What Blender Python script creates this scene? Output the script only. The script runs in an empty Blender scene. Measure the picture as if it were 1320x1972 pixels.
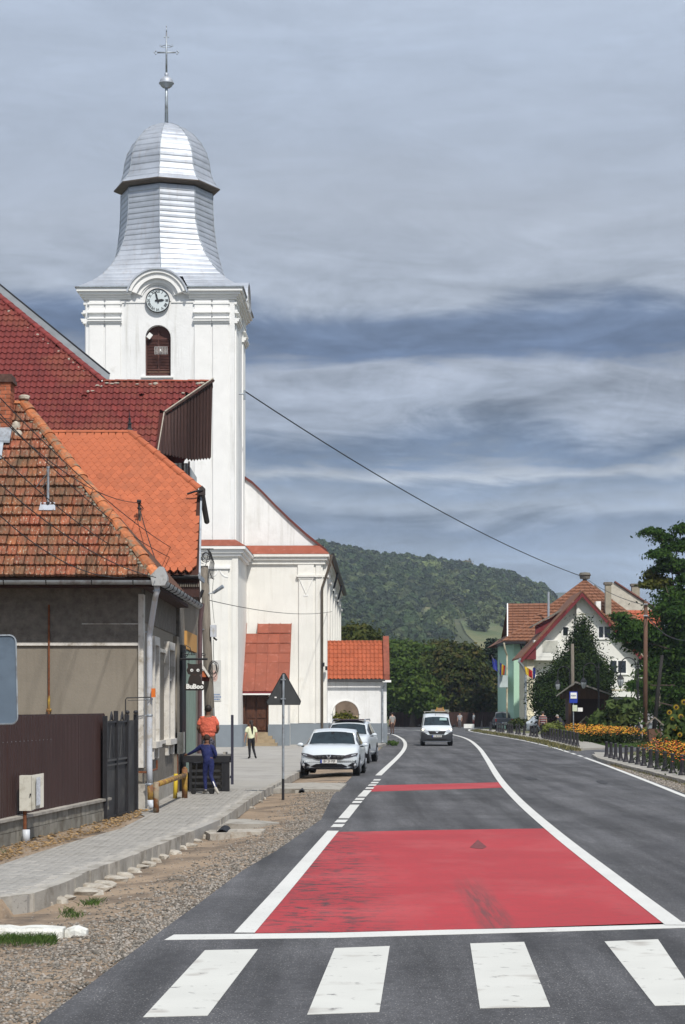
import bpy, math, random
import numpy as np
from mathutils import Vector, Matrix
random.seed(7); rng = np.random.default_rng(7)
R = math.radians
sc = bpy.context.scene
col = sc.collection
# ---------------------------------------------------------------- camera, sky, sun, exposure
F, H, HZ = 4000.0, 2.2, 1361.0          # focal length in photo pixels, eye height, horizon row
cam_d = bpy.data.cameras.new('camera'); cam = bpy.data.objects.new('camera', cam_d); col.objects.link(cam)
cam.location = (0, 0, H); cam.rotation_euler = (R(90), 0, 0)
cam_d.sensor_fit = 'HORIZONTAL'; cam_d.sensor_width = 36; cam_d.lens = F/1320*36
cam_d.shift_y = (HZ-986)/1320; cam_d.clip_start = .5; cam_d.clip_end = 9000
sc.camera = cam
SUN_EL, SUN_AZ = 50.0, 160.0             # azimuth measured from +Y towards +X (behind the camera, to the right)
world = bpy.data.worlds.new('World'); sc.world = world; world.use_nodes = True
def sky_nodes():
    nt = world.node_tree; n = nt.nodes; l = nt.links; n.clear()
    out = n.new('ShaderNodeOutputWorld'); bg = n.new('ShaderNodeBackground'); bg.inputs[1].default_value = .1
    l.new(bg.outputs[0], out.inputs[0])
    sky = n.new('ShaderNodeTexSky'); sky.sky_type = 'NISHITA'; sky.sun_disc = False
    sky.sun_elevation = R(SUN_EL); sky.sun_rotation = R(SUN_AZ); sky.dust_density = 2
    tc = n.new('ShaderNodeTexCoord'); sp = n.new('ShaderNodeSeparateXYZ'); l.new(tc.outputs['Generated'], sp.inputs[0])
    def mth(op, a, b=None, c=None):
        m = n.new('ShaderNodeMath'); m.operation = op
        for i, x in enumerate((a, b, c)):
            if x is None: continue
            if isinstance(x, (int, float)): m.inputs[i].default_value = x
            else: l.new(x, m.inputs[i])
        return m.outputs[0]
    # horizontal length of the view direction, and elevation as tangent
    hl = mth('SQRT', mth('ADD', mth('MULTIPLY', sp.outputs[0], sp.outputs[0]), mth('MULTIPLY', sp.outputs[1], sp.outputs[1])))
    el = mth('DIVIDE', sp.outputs[2], mth('MAXIMUM', hl, .02))
    el = mth('MINIMUM', mth('MAXIMUM', el, 0.0), 3.0)
    az = mth('ARCTAN2', sp.outputs[0], sp.outputs[1])
    def noise(sx, sz, sc_, det, rough, off=0.0, dist=0.0):
        cb = n.new('ShaderNodeCombineXYZ'); l.new(mth('MULTIPLY', az, sx), cb.inputs[0]); l.new(mth('MULTIPLY', el, sz), cb.inputs[1]); cb.inputs[2].default_value = off
        t = n.new('ShaderNodeTexNoise'); l.new(cb.outputs[0], t.inputs['Vector'])
        t.inputs['Scale'].default_value = sc_; t.inputs['Detail'].default_value = det; t.inputs['Roughness'].default_value = rough; t.inputs['Distortion'].default_value = dist
        return t.outputs[0]
    big = noise(3.2, 9, 1.6, 3, .5, 3.1); mid = noise(11, 46, 1.0, 8, .60, 11.7, .8); fine = noise(22, 130, 1.0, 7, .62, 1.3, .8); wisp = noise(24, 44, 1.0, 9, .68, 23.0, 1.8)
    # the elevation bands are bent by the noise, so that no edge runs level
    e2 = mth('ADD', el, mth('MULTIPLY', mth('SUBTRACT', big, .5), .055))
    e2 = mth('ADD', e2, mth('MULTIPLY', mth('SUBTRACT', mid, .5), .030))
    e2 = mth('ADD', e2, mth('MULTIPLY', mth('SUBTRACT', fine, .5), .006))
    t = mth('DIVIDE', e2, .5)
    rp = n.new('ShaderNodeValToRGB'); l.new(t, rp.inputs[0]); cr = rp.color_ramp
    pal = SKY
    while len(cr.elements) < len(pal): cr.elements.new(.5)
    for e, (p, c) in zip(cr.elements, pal): e.position = p; e.color = (*c, 1)
    # lighter and darker patches inside the bands
    amp = mth('ADD', mth('ADD', mth('MULTIPLY', mth('SUBTRACT', mid, .5), 1.5), mth('MULTIPLY', mth('SUBTRACT', fine, .5), .55)), mth('MULTIPLY', mth('SUBTRACT', wisp, .5), .7))
    fade = n.new('ShaderNodeMapRange'); l.new(el, fade.inputs[0])
    for i, v in enumerate((.17, .24, 1.0, .22), 1): fade.inputs[i].default_value = v
    gain = mth('ADD', mth('MULTIPLY', amp, fade.outputs[0]), 1.0)
    gl = n.new('ShaderNodeVectorMath'); gl.operation = 'SCALE'; l.new(rp.outputs[0], gl.inputs[0]); l.new(mth('MULTIPLY', gain, 10.0*SKYG), gl.inputs['Scale'])
    mx = n.new('ShaderNodeMix'); mx.data_type = 'RGBA'; mx.inputs[0].default_value = .93
    l.new(sky.outputs[0], mx.inputs[6]); l.new(gl.outputs[0], mx.inputs[7]); l.new(mx.outputs[2], bg.inputs[0])
# position = tan(elevation)/0.5 ; colours of the overcast layer (linear)
SKYG = 1.16
SKY = [(.00, (.31, .385, .50)), (.10, (.29, .36, .47)), (.155, (.25, .315, .42)), (.18, (.17, .225, .325)), (.205, (.29, .34, .42)), (.228, (.18, .235, .33)), (.238, (.35, .385, .44)),
       (.252, (.10, .15, .245)), (.275, (.27, .31, .385)), (.315, (.31, .345, .415)), (.33, (.085, .125, .215)), (.365, (.12, .165, .26)), (.392, (.33, .37, .44)),
       (.47, (.36, .40, .47)), (.55, (.355, .405, .49)), (.65, (.38, .44, .54)), (1.0, (.50, .56, .66))]
sky_nodes()
sd = bpy.data.lights.new('sun', 'SUN'); so = bpy.data.objects.new('sun', sd); col.objects.link(so)
sd.energy = 3.8; sd.angle = R(2.0); sd.color = (1, .95, .87)
_a, _e = R(SUN_AZ), R(SUN_EL)
SUNV = Vector((math.sin(_a)*math.cos(_e), math.cos(_a)*math.cos(_e), math.sin(_e)))
so.rotation_euler = SUNV.to_track_quat('Z', 'Y').to_euler()
sc.view_settings.view_transform = 'Standard'; sc.view_settings.look = 'None'; sc.view_settings.exposure = 0.12; sc.view_settings.gamma = 1
sc.view_settings.use_curve_mapping = False
sc.render.engine = 'CYCLES'; sc.cycles.max_bounces = 6; sc.cycles.diffuse_bounces = 3; sc.cycles.glossy_bounces = 3
sc.cycles.transparent_max_bounces = 8; sc.cycles.volume_bounces = 0; sc.cycles.use_denoising = True

# ---------------------------------------------------------------- helpers
def P(px, py, Y): return Vector(((px-660)*Y/F, Y, H+(HZ-py)*Y/F))       # point seen at a photo pixel at distance Y
def G(px, py, z=0.0):                                                   # point of the level z seen at a photo pixel
    Y = (H-z)*F/(py-HZ); return Vector(((px-660)*Y/F, Y, z))
def PX(px, Y): return (px-660)*Y/F
def PZ(py, Y): return H+(HZ-py)*Y/F
ORG = {}
class MB:
    def __init__(s): s.v = []; s.f = []; s.m = []
    def add(s, vs, fs, mi=0):
        b = len(s.v); s.v += [tuple(p) for p in vs]; s.f += [tuple(i+b for i in f) for f in fs]; s.m += [mi]*len(fs); return s
    def hexa(s, p, mi=0): return s.add(p, [(3,2,1,0),(4,5,6,7),(0,1,5,4),(1,2,6,5),(2,3,7,6),(3,0,4,7)], mi)
    def box(s, x0, x1, y0, y1, z0, z1, mi=0):
        return s.hexa([(x0,y0,z0),(x1,y0,z0),(x1,y1,z0),(x0,y1,z0),(x0,y0,z1),(x1,y0,z1),(x1,y1,z1),(x0,y1,z1)], mi)
    def prism(s, pts, vec, mi=0):
        n = len(pts); vec = Vector(vec); a = [Vector(p) for p in pts]; b = [p+vec for p in a]
        return s.add(a+b, [tuple(range(n))[::-1], tuple(range(n, 2*n))]+[(i, (i+1) % n, n+(i+1) % n, n+i) for i in range(n)], mi)
    def tube(s, pts, r, n=8, mi=0, cap=True):
        pts = [Vector(p) for p in pts]; k = len(pts); rs = r if isinstance(r, (list, tuple)) else [r]*k
        vs = []; u = None
        for i, p in enumerate(pts):
            d = (pts[min(i+1, k-1)]-pts[max(i-1, 0)])
            if d.length < 1e-9: d = Vector((0, 0, 1))
            d.normalize()
            if u is None: u = d.orthogonal().normalized()
            else:
                u = u-d*u.dot(d)
                u = u.normalized() if u.length > 1e-6 else d.orthogonal().normalized()
            w = d.cross(u)
            for j in range(n):
                a = 2*math.pi*j/n; vs.append(p+(u*math.cos(a)+w*math.sin(a))*rs[i])
        fs = [(i*n+j, i*n+(j+1) % n, (i+1)*n+(j+1) % n, (i+1)*n+j) for i in range(k-1) for j in range(n)]
        if cap: fs += [tuple(range(n))[::-1], tuple(range((k-1)*n, k*n))]
        return s.add(vs, fs, mi)
    def lathe(s, prof, c, n=16, mi=0, sq=(1, 1)):
        c = Vector(c); vs = []
        for r, z in prof:
            for j in range(n):
                a = 2*math.pi*j/n; vs.append(c+Vector((r*math.cos(a)*sq[0], r*math.sin(a)*sq[1], z)))
        k = len(prof)
        fs = [(i*n+j, i*n+(j+1) % n, (i+1)*n+(j+1) % n, (i+1)*n+j) for i in range(k-1) for j in range(n)]
        fs += [tuple(range(n))[::-1], tuple(range((k-1)*n, k*n))]
        return s.add(vs, fs, mi)
    def ell(s, c, r, n=12, m=8, mi=0):
        prof = [(max(math.sin(math.pi*i/m), .001), -math.cos(math.pi*i/m)) for i in range(m+1)]
        c = Vector(c); vs = []
        for a, z in prof:
            for j in range(n):
                t = 2*math.pi*j/n; vs.append((c.x+r[0]*a*math.cos(t), c.y+r[1]*a*math.sin(t), c.z+r[2]*z))
        return s.add(vs, [(i*n+j, i*n+(j+1) % n, (i+1)*n+(j+1) % n, (i+1)*n+j) for i in range(m) for j in range(n)], mi)
    def xf(s, M): s.v = [tuple(M @ Vector(p)) for p in s.v]; return s
    def mesh(s, name, mats, smooth=False, off=None):
        me = bpy.data.meshes.new(name)
        v = s.v if off is None else [(p[0]-off[0], p[1]-off[1], p[2]-off[2]) for p in s.v]
        me.from_pydata(v, [], s.f)
        for m in (mats if isinstance(mats, (list, tuple)) else [mats]): me.materials.append(m)
        if any(s.m): me.polygons.foreach_set('material_index', s.m)
        if smooth: me.polygons.foreach_set('use_smooth', [True]*len(me.polygons)); 
        me.update(); return me
    def build(s, name, mats, parent=None, smooth=False, **kw):
        off = ORG.get(parent.name) if parent is not None else None
        return link(name, s.mesh(name, mats, smooth, off), parent, **kw)
def link(name, me, parent=None, label=None, cat=None, group=None, kind=None, loc=None):
    o = bpy.data.objects.new(name, me); col.objects.link(o)
    if parent is not None: o.parent = parent; ORG[o.name] = ORG.get(parent.name)
    if loc is not None: o.location = loc
    return tag(o, label, cat, group, kind)
def tag(o, label=None, cat=None, group=None, kind=None):
    for k, v in (('label', label), ('category', cat), ('group', group), ('kind', kind)):
        if v: o[k] = v
    return o
def thing(name, label, cat, loc=(0, 0, 0), group=None):
    o = bpy.data.objects.new(name, None); col.objects.link(o); o.location = loc; o.empty_display_size = .2
    ORG[o.name] = Vector(loc); return tag(o, label, cat, group)
def kids(o): return [c for c in col.objects if c.parent == o]
def copy_tree(root, loc, rz=0.0, label=None, scale=None, _k=None):
    r = root.copy(); col.objects.link(r); r.location = loc; r.rotation_euler = (0, 0, rz)
    if label: r['label'] = label
    if scale: r.scale = scale
    def rec(src, dst):
        for ch in src.children:
            c = ch.copy(); col.objects.link(c); c.parent = dst; rec(ch, c)
    rec(root, r); return r
def np_mesh(name, V, Fc, mats, smooth=False, attr=None, n=4):
    """V (k,3), Fc (m,n) arrays -> mesh; attr: per-face tint value."""
    me = bpy.data.meshes.new(name); V = np.asarray(V, np.float32); Fc = np.asarray(Fc, np.int32); m = len(Fc)
    me.vertices.add(len(V)); me.vertices.foreach_set('co', V.ravel())
    me.loops.add(m*n); me.loops.foreach_set('vertex_index', Fc.ravel())
    me.polygons.add(m); me.polygons.foreach_set('loop_start', np.arange(0, m*n, n, dtype=np.int32)); 
    if smooth: me.polygons.foreach_set('use_smooth', np.ones(m, bool))
    for x in (mats if isinstance(mats, (list, tuple)) else [mats]): me.materials.append(x)
    if attr is not None:
        at = me.attributes.new('tint', 'FLOAT', 'FACE'); at.data.foreach_set('value', np.asarray(attr, np.float32))
    me.update(calc_edges=True); me.validate(); return me
def resample(pts, n):
    pts = [Vector(p) for p in pts]; L = [0]
    for a, b in zip(pts, pts[1:]): L.append(L[-1]+(b-a).length)
    out = []
    for i in range(n):
        t = L[-1]*i/(n-1); j = 0
        while j < len(L)-2 and L[j+1] < t: j += 1
        out.append(pts[j].lerp(pts[j+1], (t-L[j])/max(L[j+1]-L[j], 1e-9)))
    return out
def smooth_line(pts, per=6):
    """Catmull-Rom through the points."""
    p = [Vector(q) for q in pts]; p = [2*p[0]-p[1]]+p+[2*p[-1]-p[-2]]; out = []
    for i in range(1, len(p)-2):
        for k in range(per):
            t = k/per; a, b, c, d = p[i-1:i+3]
            out.append(.5*((2*b)+(c-a)*t+(2*a-5*b+4*c-d)*t*t+(3*b-a-3*c+d)*t**3))
    return out+[p[-2]]
def text_mb(txt, size, depth=.01, align='CENTER', bold=0.0):
    cu = bpy.data.curves.new('t', 'FONT'); cu.body = txt; cu.size = size; cu.align_x = align; cu.align_y = 'CENTER'; cu.extrude = depth; cu.offset = bold; cu.resolution_u = 2
    o = bpy.data.objects.new('t', cu); col.objects.link(o); dg = bpy.context.evaluated_depsgraph_get()
    me = bpy.data.meshes.new_from_object(o.evaluated_get(dg)); m = MB()
    m.add([v.co[:] for v in me.vertices], [tuple(p.vertices) for p in me.polygons])
    bpy.data.objects.remove(o); bpy.data.curves.remove(cu); bpy.data.meshes.remove(me)
    # text lies in XY facing +Z: stand it up facing -Y
    return m.xf(Matrix.Rotation(R(90), 4, 'X'))

# ---------------------------------------------------------------- materials
def M(name, c, rough=.8, var=.12, scale=2.0, bump=0.0, bs=30.0, metal=0.0, rand=0.0, dirt=None, dsc=1.5, dth=(.5, .65), spec=.4, stretch=(1, 1, 1), tint=0.0,
      speck=None, streak=None, emit=None, trans=0.0, bdist=.02, coat=0.0, hue=0.0):
    m = bpy.data.materials.new(name); m.use_nodes = True; nt = m.node_tree; n = nt.nodes; l = nt.links
    b = n['Principled BSDF']; b.inputs['Roughness'].default_value = rough; b.inputs['Metallic'].default_value = metal; b.inputs['Specular IOR Level'].default_value = spec
    if coat: b.inputs['Coat Weight'].default_value = coat; b.inputs['Coat Roughness'].default_value = .08
    geo = n.new('ShaderNodeNewGeometry'); mp = n.new('ShaderNodeMapping'); l.new(geo.outputs['Position'], mp.inputs[0]); mp.inputs['Scale'].default_value = stretch
    def noise(s, d=5, r=.6, vec=None):
        t = n.new('ShaderNodeTexNoise'); t.inputs['Scale'].default_value = s; t.inputs['Detail'].default_value = d; t.inputs['Roughness'].default_value = r
        l.new(vec or mp.outputs[0], t.inputs['Vector']); return t.outputs[0]
    def mix(f, a, bb, typ='MIX'):
        x = n.new('ShaderNodeMix'); x.data_type = 'RGBA'; x.blend_type = typ
        for i, v in ((0, f), (6, a), (7, bb)):
            if isinstance(v, (int, float)): x.inputs[i].default_value = v
            elif isinstance(v, tuple): x.inputs[i].default_value = (*v[:3], 1)
            else: l.new(v, x.inputs[i])
        return x.outputs[2]
    def rng_(s, a, bb, lo=0., hi=1.):
        x = n.new('ShaderNodeMapRange'); l.new(s, x.inputs[0]); x.inputs[1].default_value = a; x.inputs[2].default_value = bb; x.inputs[3].default_value = lo; x.inputs[4].default_value = hi; return x.outputs[0]
    dk = tuple(x*(1-var) for x in c); lt = tuple(min(x*(1+var), .95) for x in c)
    cc = mix(rng_(noise(scale), .3, .7), dk, lt)
    if rand:
        oi = n.new('ShaderNodeObjectInfo'); rv = rng_(oi.outputs['Random'], 0, 1, 1-rand, 1+rand)
        hs = n.new('ShaderNodeHueSaturation'); l.new(rv, hs.inputs['Value']); l.new(cc, hs.inputs['Color'])
        if hue:
            ml = n.new('ShaderNodeMath'); ml.operation = 'MULTIPLY'; ml.inputs[1].default_value = 7.31; l.new(oi.outputs['Random'], ml.inputs[0])
            fr = n.new('ShaderNodeMath'); fr.operation = 'FRACT'; l.new(ml.outputs[0], fr.inputs[0]); l.new(rng_(fr.outputs[0], 0, 1, .5-hue, .5+hue), hs.inputs['Hue'])
        cc = hs.outputs[0]
    if tint:
        at = n.new('ShaderNodeAttribute'); at.attribute_name = 'tint'; hs = n.new('ShaderNodeHueSaturation')
        l.new(rng_(at.outputs['Fac'], 0, 1, 1-tint, 1+tint), hs.inputs['Value']); l.new(rng_(at.outputs['Fac'], 0, 1, .5+hue, .5-hue), hs.inputs['Hue']); l.new(cc, hs.inputs['Color']); cc = hs.outputs[0]
    if speck: cc = mix(rng_(noise(speck[1], 2, .5), speck[2], speck[3]), cc, speck[0])
    if dirt: cc = mix(rng_(noise(dsc, 7, .68), dth[0], dth[1]), cc, dirt)
    if streak:   # (colour, amount): rain streaks run down
        mp2 = n.new('ShaderNodeMapping'); l.new(geo.outputs['Position'], mp2.inputs[0]); mp2.inputs['Scale'].default_value = (5, 5, .35)
        cc = mix(rng_(noise(1.0, 5, .6, mp2.outputs[0]), .52, .75, 0, streak[1]), cc, streak[0])
    l.new(cc, b.inputs['Base Color'])
    if bump:
        bp = n.new('ShaderNodeBump'); bp.inputs['Strength'].default_value = bump; bp.inputs['Distance'].default_value = bdist; l.new(noise(bs, 5, .65), bp.inputs['Height']); l.new(bp.outputs[0], b.inputs['Normal'])
    if emit: b.inputs['Emission Color'].default_value = (*emit[0], 1); b.inputs['Emission Strength'].default_value = emit[1]
    if trans:
        tr = n.new('ShaderNodeBsdfTranslucent'); l.new(cc, tr.inputs[0]); ms = n.new('ShaderNodeMixShader'); ms.inputs[0].default_value = trans
        l.new(b.outputs[0], ms.inputs[1]); l.new(tr.outputs[0], ms.inputs[2]); l.new(ms.outputs[0], n['Material Output'].inputs[0])
    return m
white_wall = M('limewash_white', (.76, .765, .765), .9, .05, .8, .45, 5, bdist=.03, dirt=(.60, .60, .585), dsc=.5, dth=(.5, .8), streak=((.42, .41, .37), .5))
white_trim = M('white_trim', (.80, .80, .79), .85, .04, 1.5, .15, 15, dirt=(.55, .54, .50), dsc=1.4, dth=(.6, .85))
old_white = M('stained_white', (.76, .75, .71), .9, .05, 1, .3, 12, dirt=(.50, .46, .38), dsc=.5, dth=(.6, .85), streak=((.45, .42, .35), .28))
plinth_m = M('grey_plinth_paint', (.20, .23, .26), .8, .08, 1.2, .2, 20)
silver = M('galvanised_sheet', (.42, .45, .50), .56, .14, 1.1, .35, 5, metal=.55, dirt=(.33, .34, .36), dsc=2.2, dth=(.6, .8), streak=((.30, .26, .24), .35), rand=.06)
dull_steel = M('weathered_zinc', (.36, .40, .44), .5, .15, 4, .1, 20, metal=.55, dirt=(.22, .22, .23), dsc=5)
dark_steel = M('black_iron', (.018, .018, .021), .5, .2, 8, .1, 40)
cable_m = M('cable_rubber', (.015, .015, .017), .6)
wood_dark = M('dark_stained_board', (.045, .019, .015), .75, .35, 6, .3, 30, stretch=(6, 6, .6), rand=.2)
door_wood = M('carved_door_wood', (.07, .025, .012), .6, .4, 4, .4, 20, stretch=(5, 5, .8), rand=.15)
wood_grey = M('weathered_wood', (.16, .14, .115), .85, .35, 5, .4, 30, stretch=(7, 7, .5), rand=.1)
wood_brown = M('brown_wood', (.10, .052, .033), .8, .35, 5, .3, 30, stretch=(7, 7, .6), rand=.2)
tile_old = M('weathered_clay_tile', (.285, .100, .050), .9, .35, 5, .7, 45, rand=.13, hue=.008, dirt=(.12, .078, .048), dsc=1.3, dth=(.42, .66), speck=((.46, .40, .31), 14, .60, .68), stretch=(2.6, 1, 1))
tile_orange = M('bright_clay_tile', (.39, .105, .043), .75, .10, 4, .1, 30, rand=.12, dirt=(.34, .10, .045), dsc=1.2, dth=(.5, .75))
tile_red = M('dark_red_tile', (.150, .024, .020), .7, .12, 2, .2, 30, rand=.16, dirt=(.20, .065, .035), dsc=.55, dth=(.5, .75))
tile_line = M('joint_shadow_clay', (.05, .018, .012), .9, .2)
tile_brown = M('brown_clay_tile', (.175, .075, .040), .85, .25, 2, .3, 8, rand=.1)
tile_gate = M('gateway_clay_tile', (.36, .092, .040), .8, .15, 5, .2, 20, rand=.1)
mortar = M('lime_mortar', (.40, .36, .30), .95, .3, 8, .8, 30)
moss = M('mossy_mortar', (.17, .15, .11), .95, .4, 9, .8, 30, dirt=(.34, .31, .26), dsc=7)
red_metal = M('red_painted_sheet', (.25, .066, .036), .6, .12, 1.5, .1, 12, rand=.10, dirt=(.42, .17, .13), dsc=3.3, dth=(.55, .8))
plaster_b = M("beige_plaster", (.225, .20, .163), .93, .1, 1.4, .35, 18, dirt=(.19, .165, .13), dsc=.7, dth=(.5, .75), streak=((.15, .13, .10), .45))
plaster_g = M('rough_grey_plaster', (.17, .155, .135), .95, .3, 7, 1.0, 25, bdist=.04)
band_w = M('white_band_paint', (.60, .58, .54), .8, .15, 6, .2, 30, dirt=(.30, .27, .22), dsc=3)
concrete = M('concrete', (.34, .32, .285), .93, .18, 3, .4, 40, rand=.12, dirt=(.20, .18, .15), dsc=2.2)
block_m = M('concrete_block', (.235, .225, .195), .95, .2, 3, .5, 40, rand=.16, dirt=(.13, .115, .09), dsc=2.5, streak=((.10, .09, .07), .5))
rubble_m = M('whitish_rubble', (.40, .37, .32), .95, .22, 9, .9, 25, dirt=(.27, .22, .17), dsc=7)
brown_sheet = M('brown_corrugated_sheet', (.036, .015, .013), .5, .12, 2, .05, 20, streak=((.08, .05, .045), .2))
gate_m = M('black_gate_sheet', (.022, .022, .024), .6, .25, 3, .15, 30, dirt=(.06, .058, .055), dsc=2)
pvc = M('pale_grey_pipe', (.52, .55, .60), .45, .05, 3, dirt=(.40, .38, .34), dsc=4)
rust = M('rusty_pipe', (.16, .055, .022), .85, .4, 10, .4, 40)
yellow_rust = M('yellow_paint_rusted', (.42, .27, .04), .7, .25, 5, .3, 30, dirt=(.17, .075, .035), dsc=4, dth=(.38, .56))
box_m = M('cream_metal_box', (.55, .54, .48), .5, .06, 3, dirt=(.36, .34, .28), dsc=4)
green_wall = M('mint_green_render', (.42, .63, .48), .88, .05, .6, .15, 12)
green_old = M('faded_green_door', (.22, .30, .245), .8, .15, 2, .2, 20, streak=((.14, .17, .14), .5))
ochre = M('ochre_render', (.50, .27, .08), .85, .1, 3)
cream = M('cream_render', (.62, .58, .44), .9, .08, 1, .2, 15, dirt=(.40, .34, .22), dsc=.9)
house_white = M('house_white_render', (.72, .72, .68), .88, .04, .7, .15, 12)
maroon = M('maroon_board', (.14, .014, .018), .65, .15, 3)
glass = M('dark_glass', (.012, .015, .02), .06, .1, 1, spec=.7)
glass_blue = M('windscreen_glass', (.012, .022, .028), .12, .5, 2.5, spec=.3)
black_rubber = M('tyre_rubber', (.016, .016, .017), .85)
black_plastic = M('black_plastic', (.013, .014, .017), .65, spec=.2)
car_white = M('white_car_paint', (.55, .60, .635), .30, .02, 1, spec=.5, coat=.5)
chrome = M('bright_metal', (.62, .63, .65), .22, .02, metal=.9)
lamp_glass = M('headlamp_glass', (.55, .57, .60), .15, .2, 30, metal=.4)
skin_d = M('brown_skin', (.16, .075, .045), .6); skin_l = M('fair_skin', (.46, .27, .19), .6)
hair_m = M('dark_hair', (.015, .010, .008), .6, .3, 60, stretch=(8, 8, 1))
paint_white = M('plain_white_paint', (.78, .78, .76), .6)
# ---------------------------------------------------------------- ground
ground_m = M('meadow_ground', (.085, .095, .042), .95, .35, .08, .3, 3, dirt=(.20, .17, .11), dsc=.05)
dirt_m = M('dry_dirt', (.27, .20, .137), .97, .2, .9, .8, 14, bdist=.03, dirt=(.125, .095, .070), dsc=.8, dth=(.48, .62), speck=((.36, .32, .27), 22, .62, .70))
b_ = MB(); b_.add([(-4000, -60, -.35), (4000, -60, -.35), (4000, 6000, -.35), (-4000, 6000, -.35)], [(0, 1, 2, 3)]); b_.build('ground', ground_m, kind='structure')

def wl(pts, z=0.0): return [G(x, y, z) for x, y in pts]
edgeL_px = [(72, 1972), (237, 1847), (335, 1775), (377, 1745), (467, 1677), (530, 1640), (578, 1607), (619, 1578), (641, 1532), (671, 1503), (690, 1483), (712, 1461), (735, 1441), (747, 1428), (749, 1418), (742, 1411), (715, 1406.5), (650, 1403.5), (400, 1400.5)]
EL = [Vector((-3.9, 8, 0)), Vector((-4.0, 12.5, 0))]+wl(edgeL_px)
EL[0] = EL[2]+(EL[2]-EL[3])*1.6; EL.pop(1)
edgeR_px = [(1500, 1598), (1320, 1528), (1230, 1495), (1160, 1468), (1140, 1458.5), (1112, 1447), (1060, 1433), (1005, 1418), (960, 1411.5), (930, 1407), (915, 1404.3), (935, 1402.2), (1010, 1400.8)]
ER = [Vector((11.8, 5, 0))]+wl(edgeR_px)
far = [G(1010, 1399.6), G(400, 1398.8)]
asphalt = M('asphalt', (.060, .060, .064), .88, .16, .22, .5, 90, bdist=.01, dirt=(.042, .042, .046), dsc=.5, dth=(.45, .7), speck=((.19, .185, .18), 60, .60, .66), stretch=(1, .45, 1))
def asphalt_nodes(m):
    nt = m.node_tree; n = nt.nodes; l = nt.links; b = n['Principled BSDF']; old = b.inputs['Base Color'].links[0].from_socket; g = n.new('ShaderNodeNewGeometry')
    for sc3, s, lo, hi, a, c in (((1.6, .07, 1), 1.0, .36, .64, .72, 1.5), ((.35, .25, 1), 1.0, .40, .62, .86, 1.16), ((2.0, 1.2, 1), 5.0, .40, .60, .88, 1.12)):
        mp = n.new('ShaderNodeMapping'); l.new(g.outputs[0], mp.inputs[0]); mp.inputs['Scale'].default_value = sc3; t = n.new('ShaderNodeTexNoise'); t.inputs['Scale'].default_value = s; t.inputs['Detail'].default_value = 6; t.inputs['Roughness'].default_value = .6; l.new(mp.outputs[0], t.inputs[0])
        r_ = n.new('ShaderNodeMapRange'); l.new(t.outputs[0], r_.inputs[0]); r_.inputs[1].default_value = lo; r_.inputs[2].default_value = hi; r_.inputs[3].default_value = a; r_.inputs[4].default_value = c
        v = n.new('ShaderNodeVectorMath'); v.operation = 'SCALE'; l.new(old, v.inputs[0]); l.new(r_.outputs[0], v.inputs['Scale']); old = v.outputs[0]
    l.new(old, b.inputs['Base Color'])
asphalt_nodes(asphalt)
def sheet(poly, z, th, name, m, **kw):
    b = MB(); b.prism([(p[0], p[1], z) for p in poly], (0, 0, -th)); return b.build(name, m, **kw)
road_poly = EL+[far[1], far[0]]+ER[::-1]
road = sheet(road_poly, 0.0, .25, 'road', asphalt, kind='structure')
# asphalt side lane that leaves to the right between the two rows of bollards
lane = sheet(wl([(1112, 1447), (1142, 1459), (1175, 1452), (1240, 1444), (1330, 1432), (1500, 1424), (1500, 1419), (1300, 1426), (1225, 1435), (1150, 1441)], .02), .008, .2, 'side_lane', asphalt, kind='structure')
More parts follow.
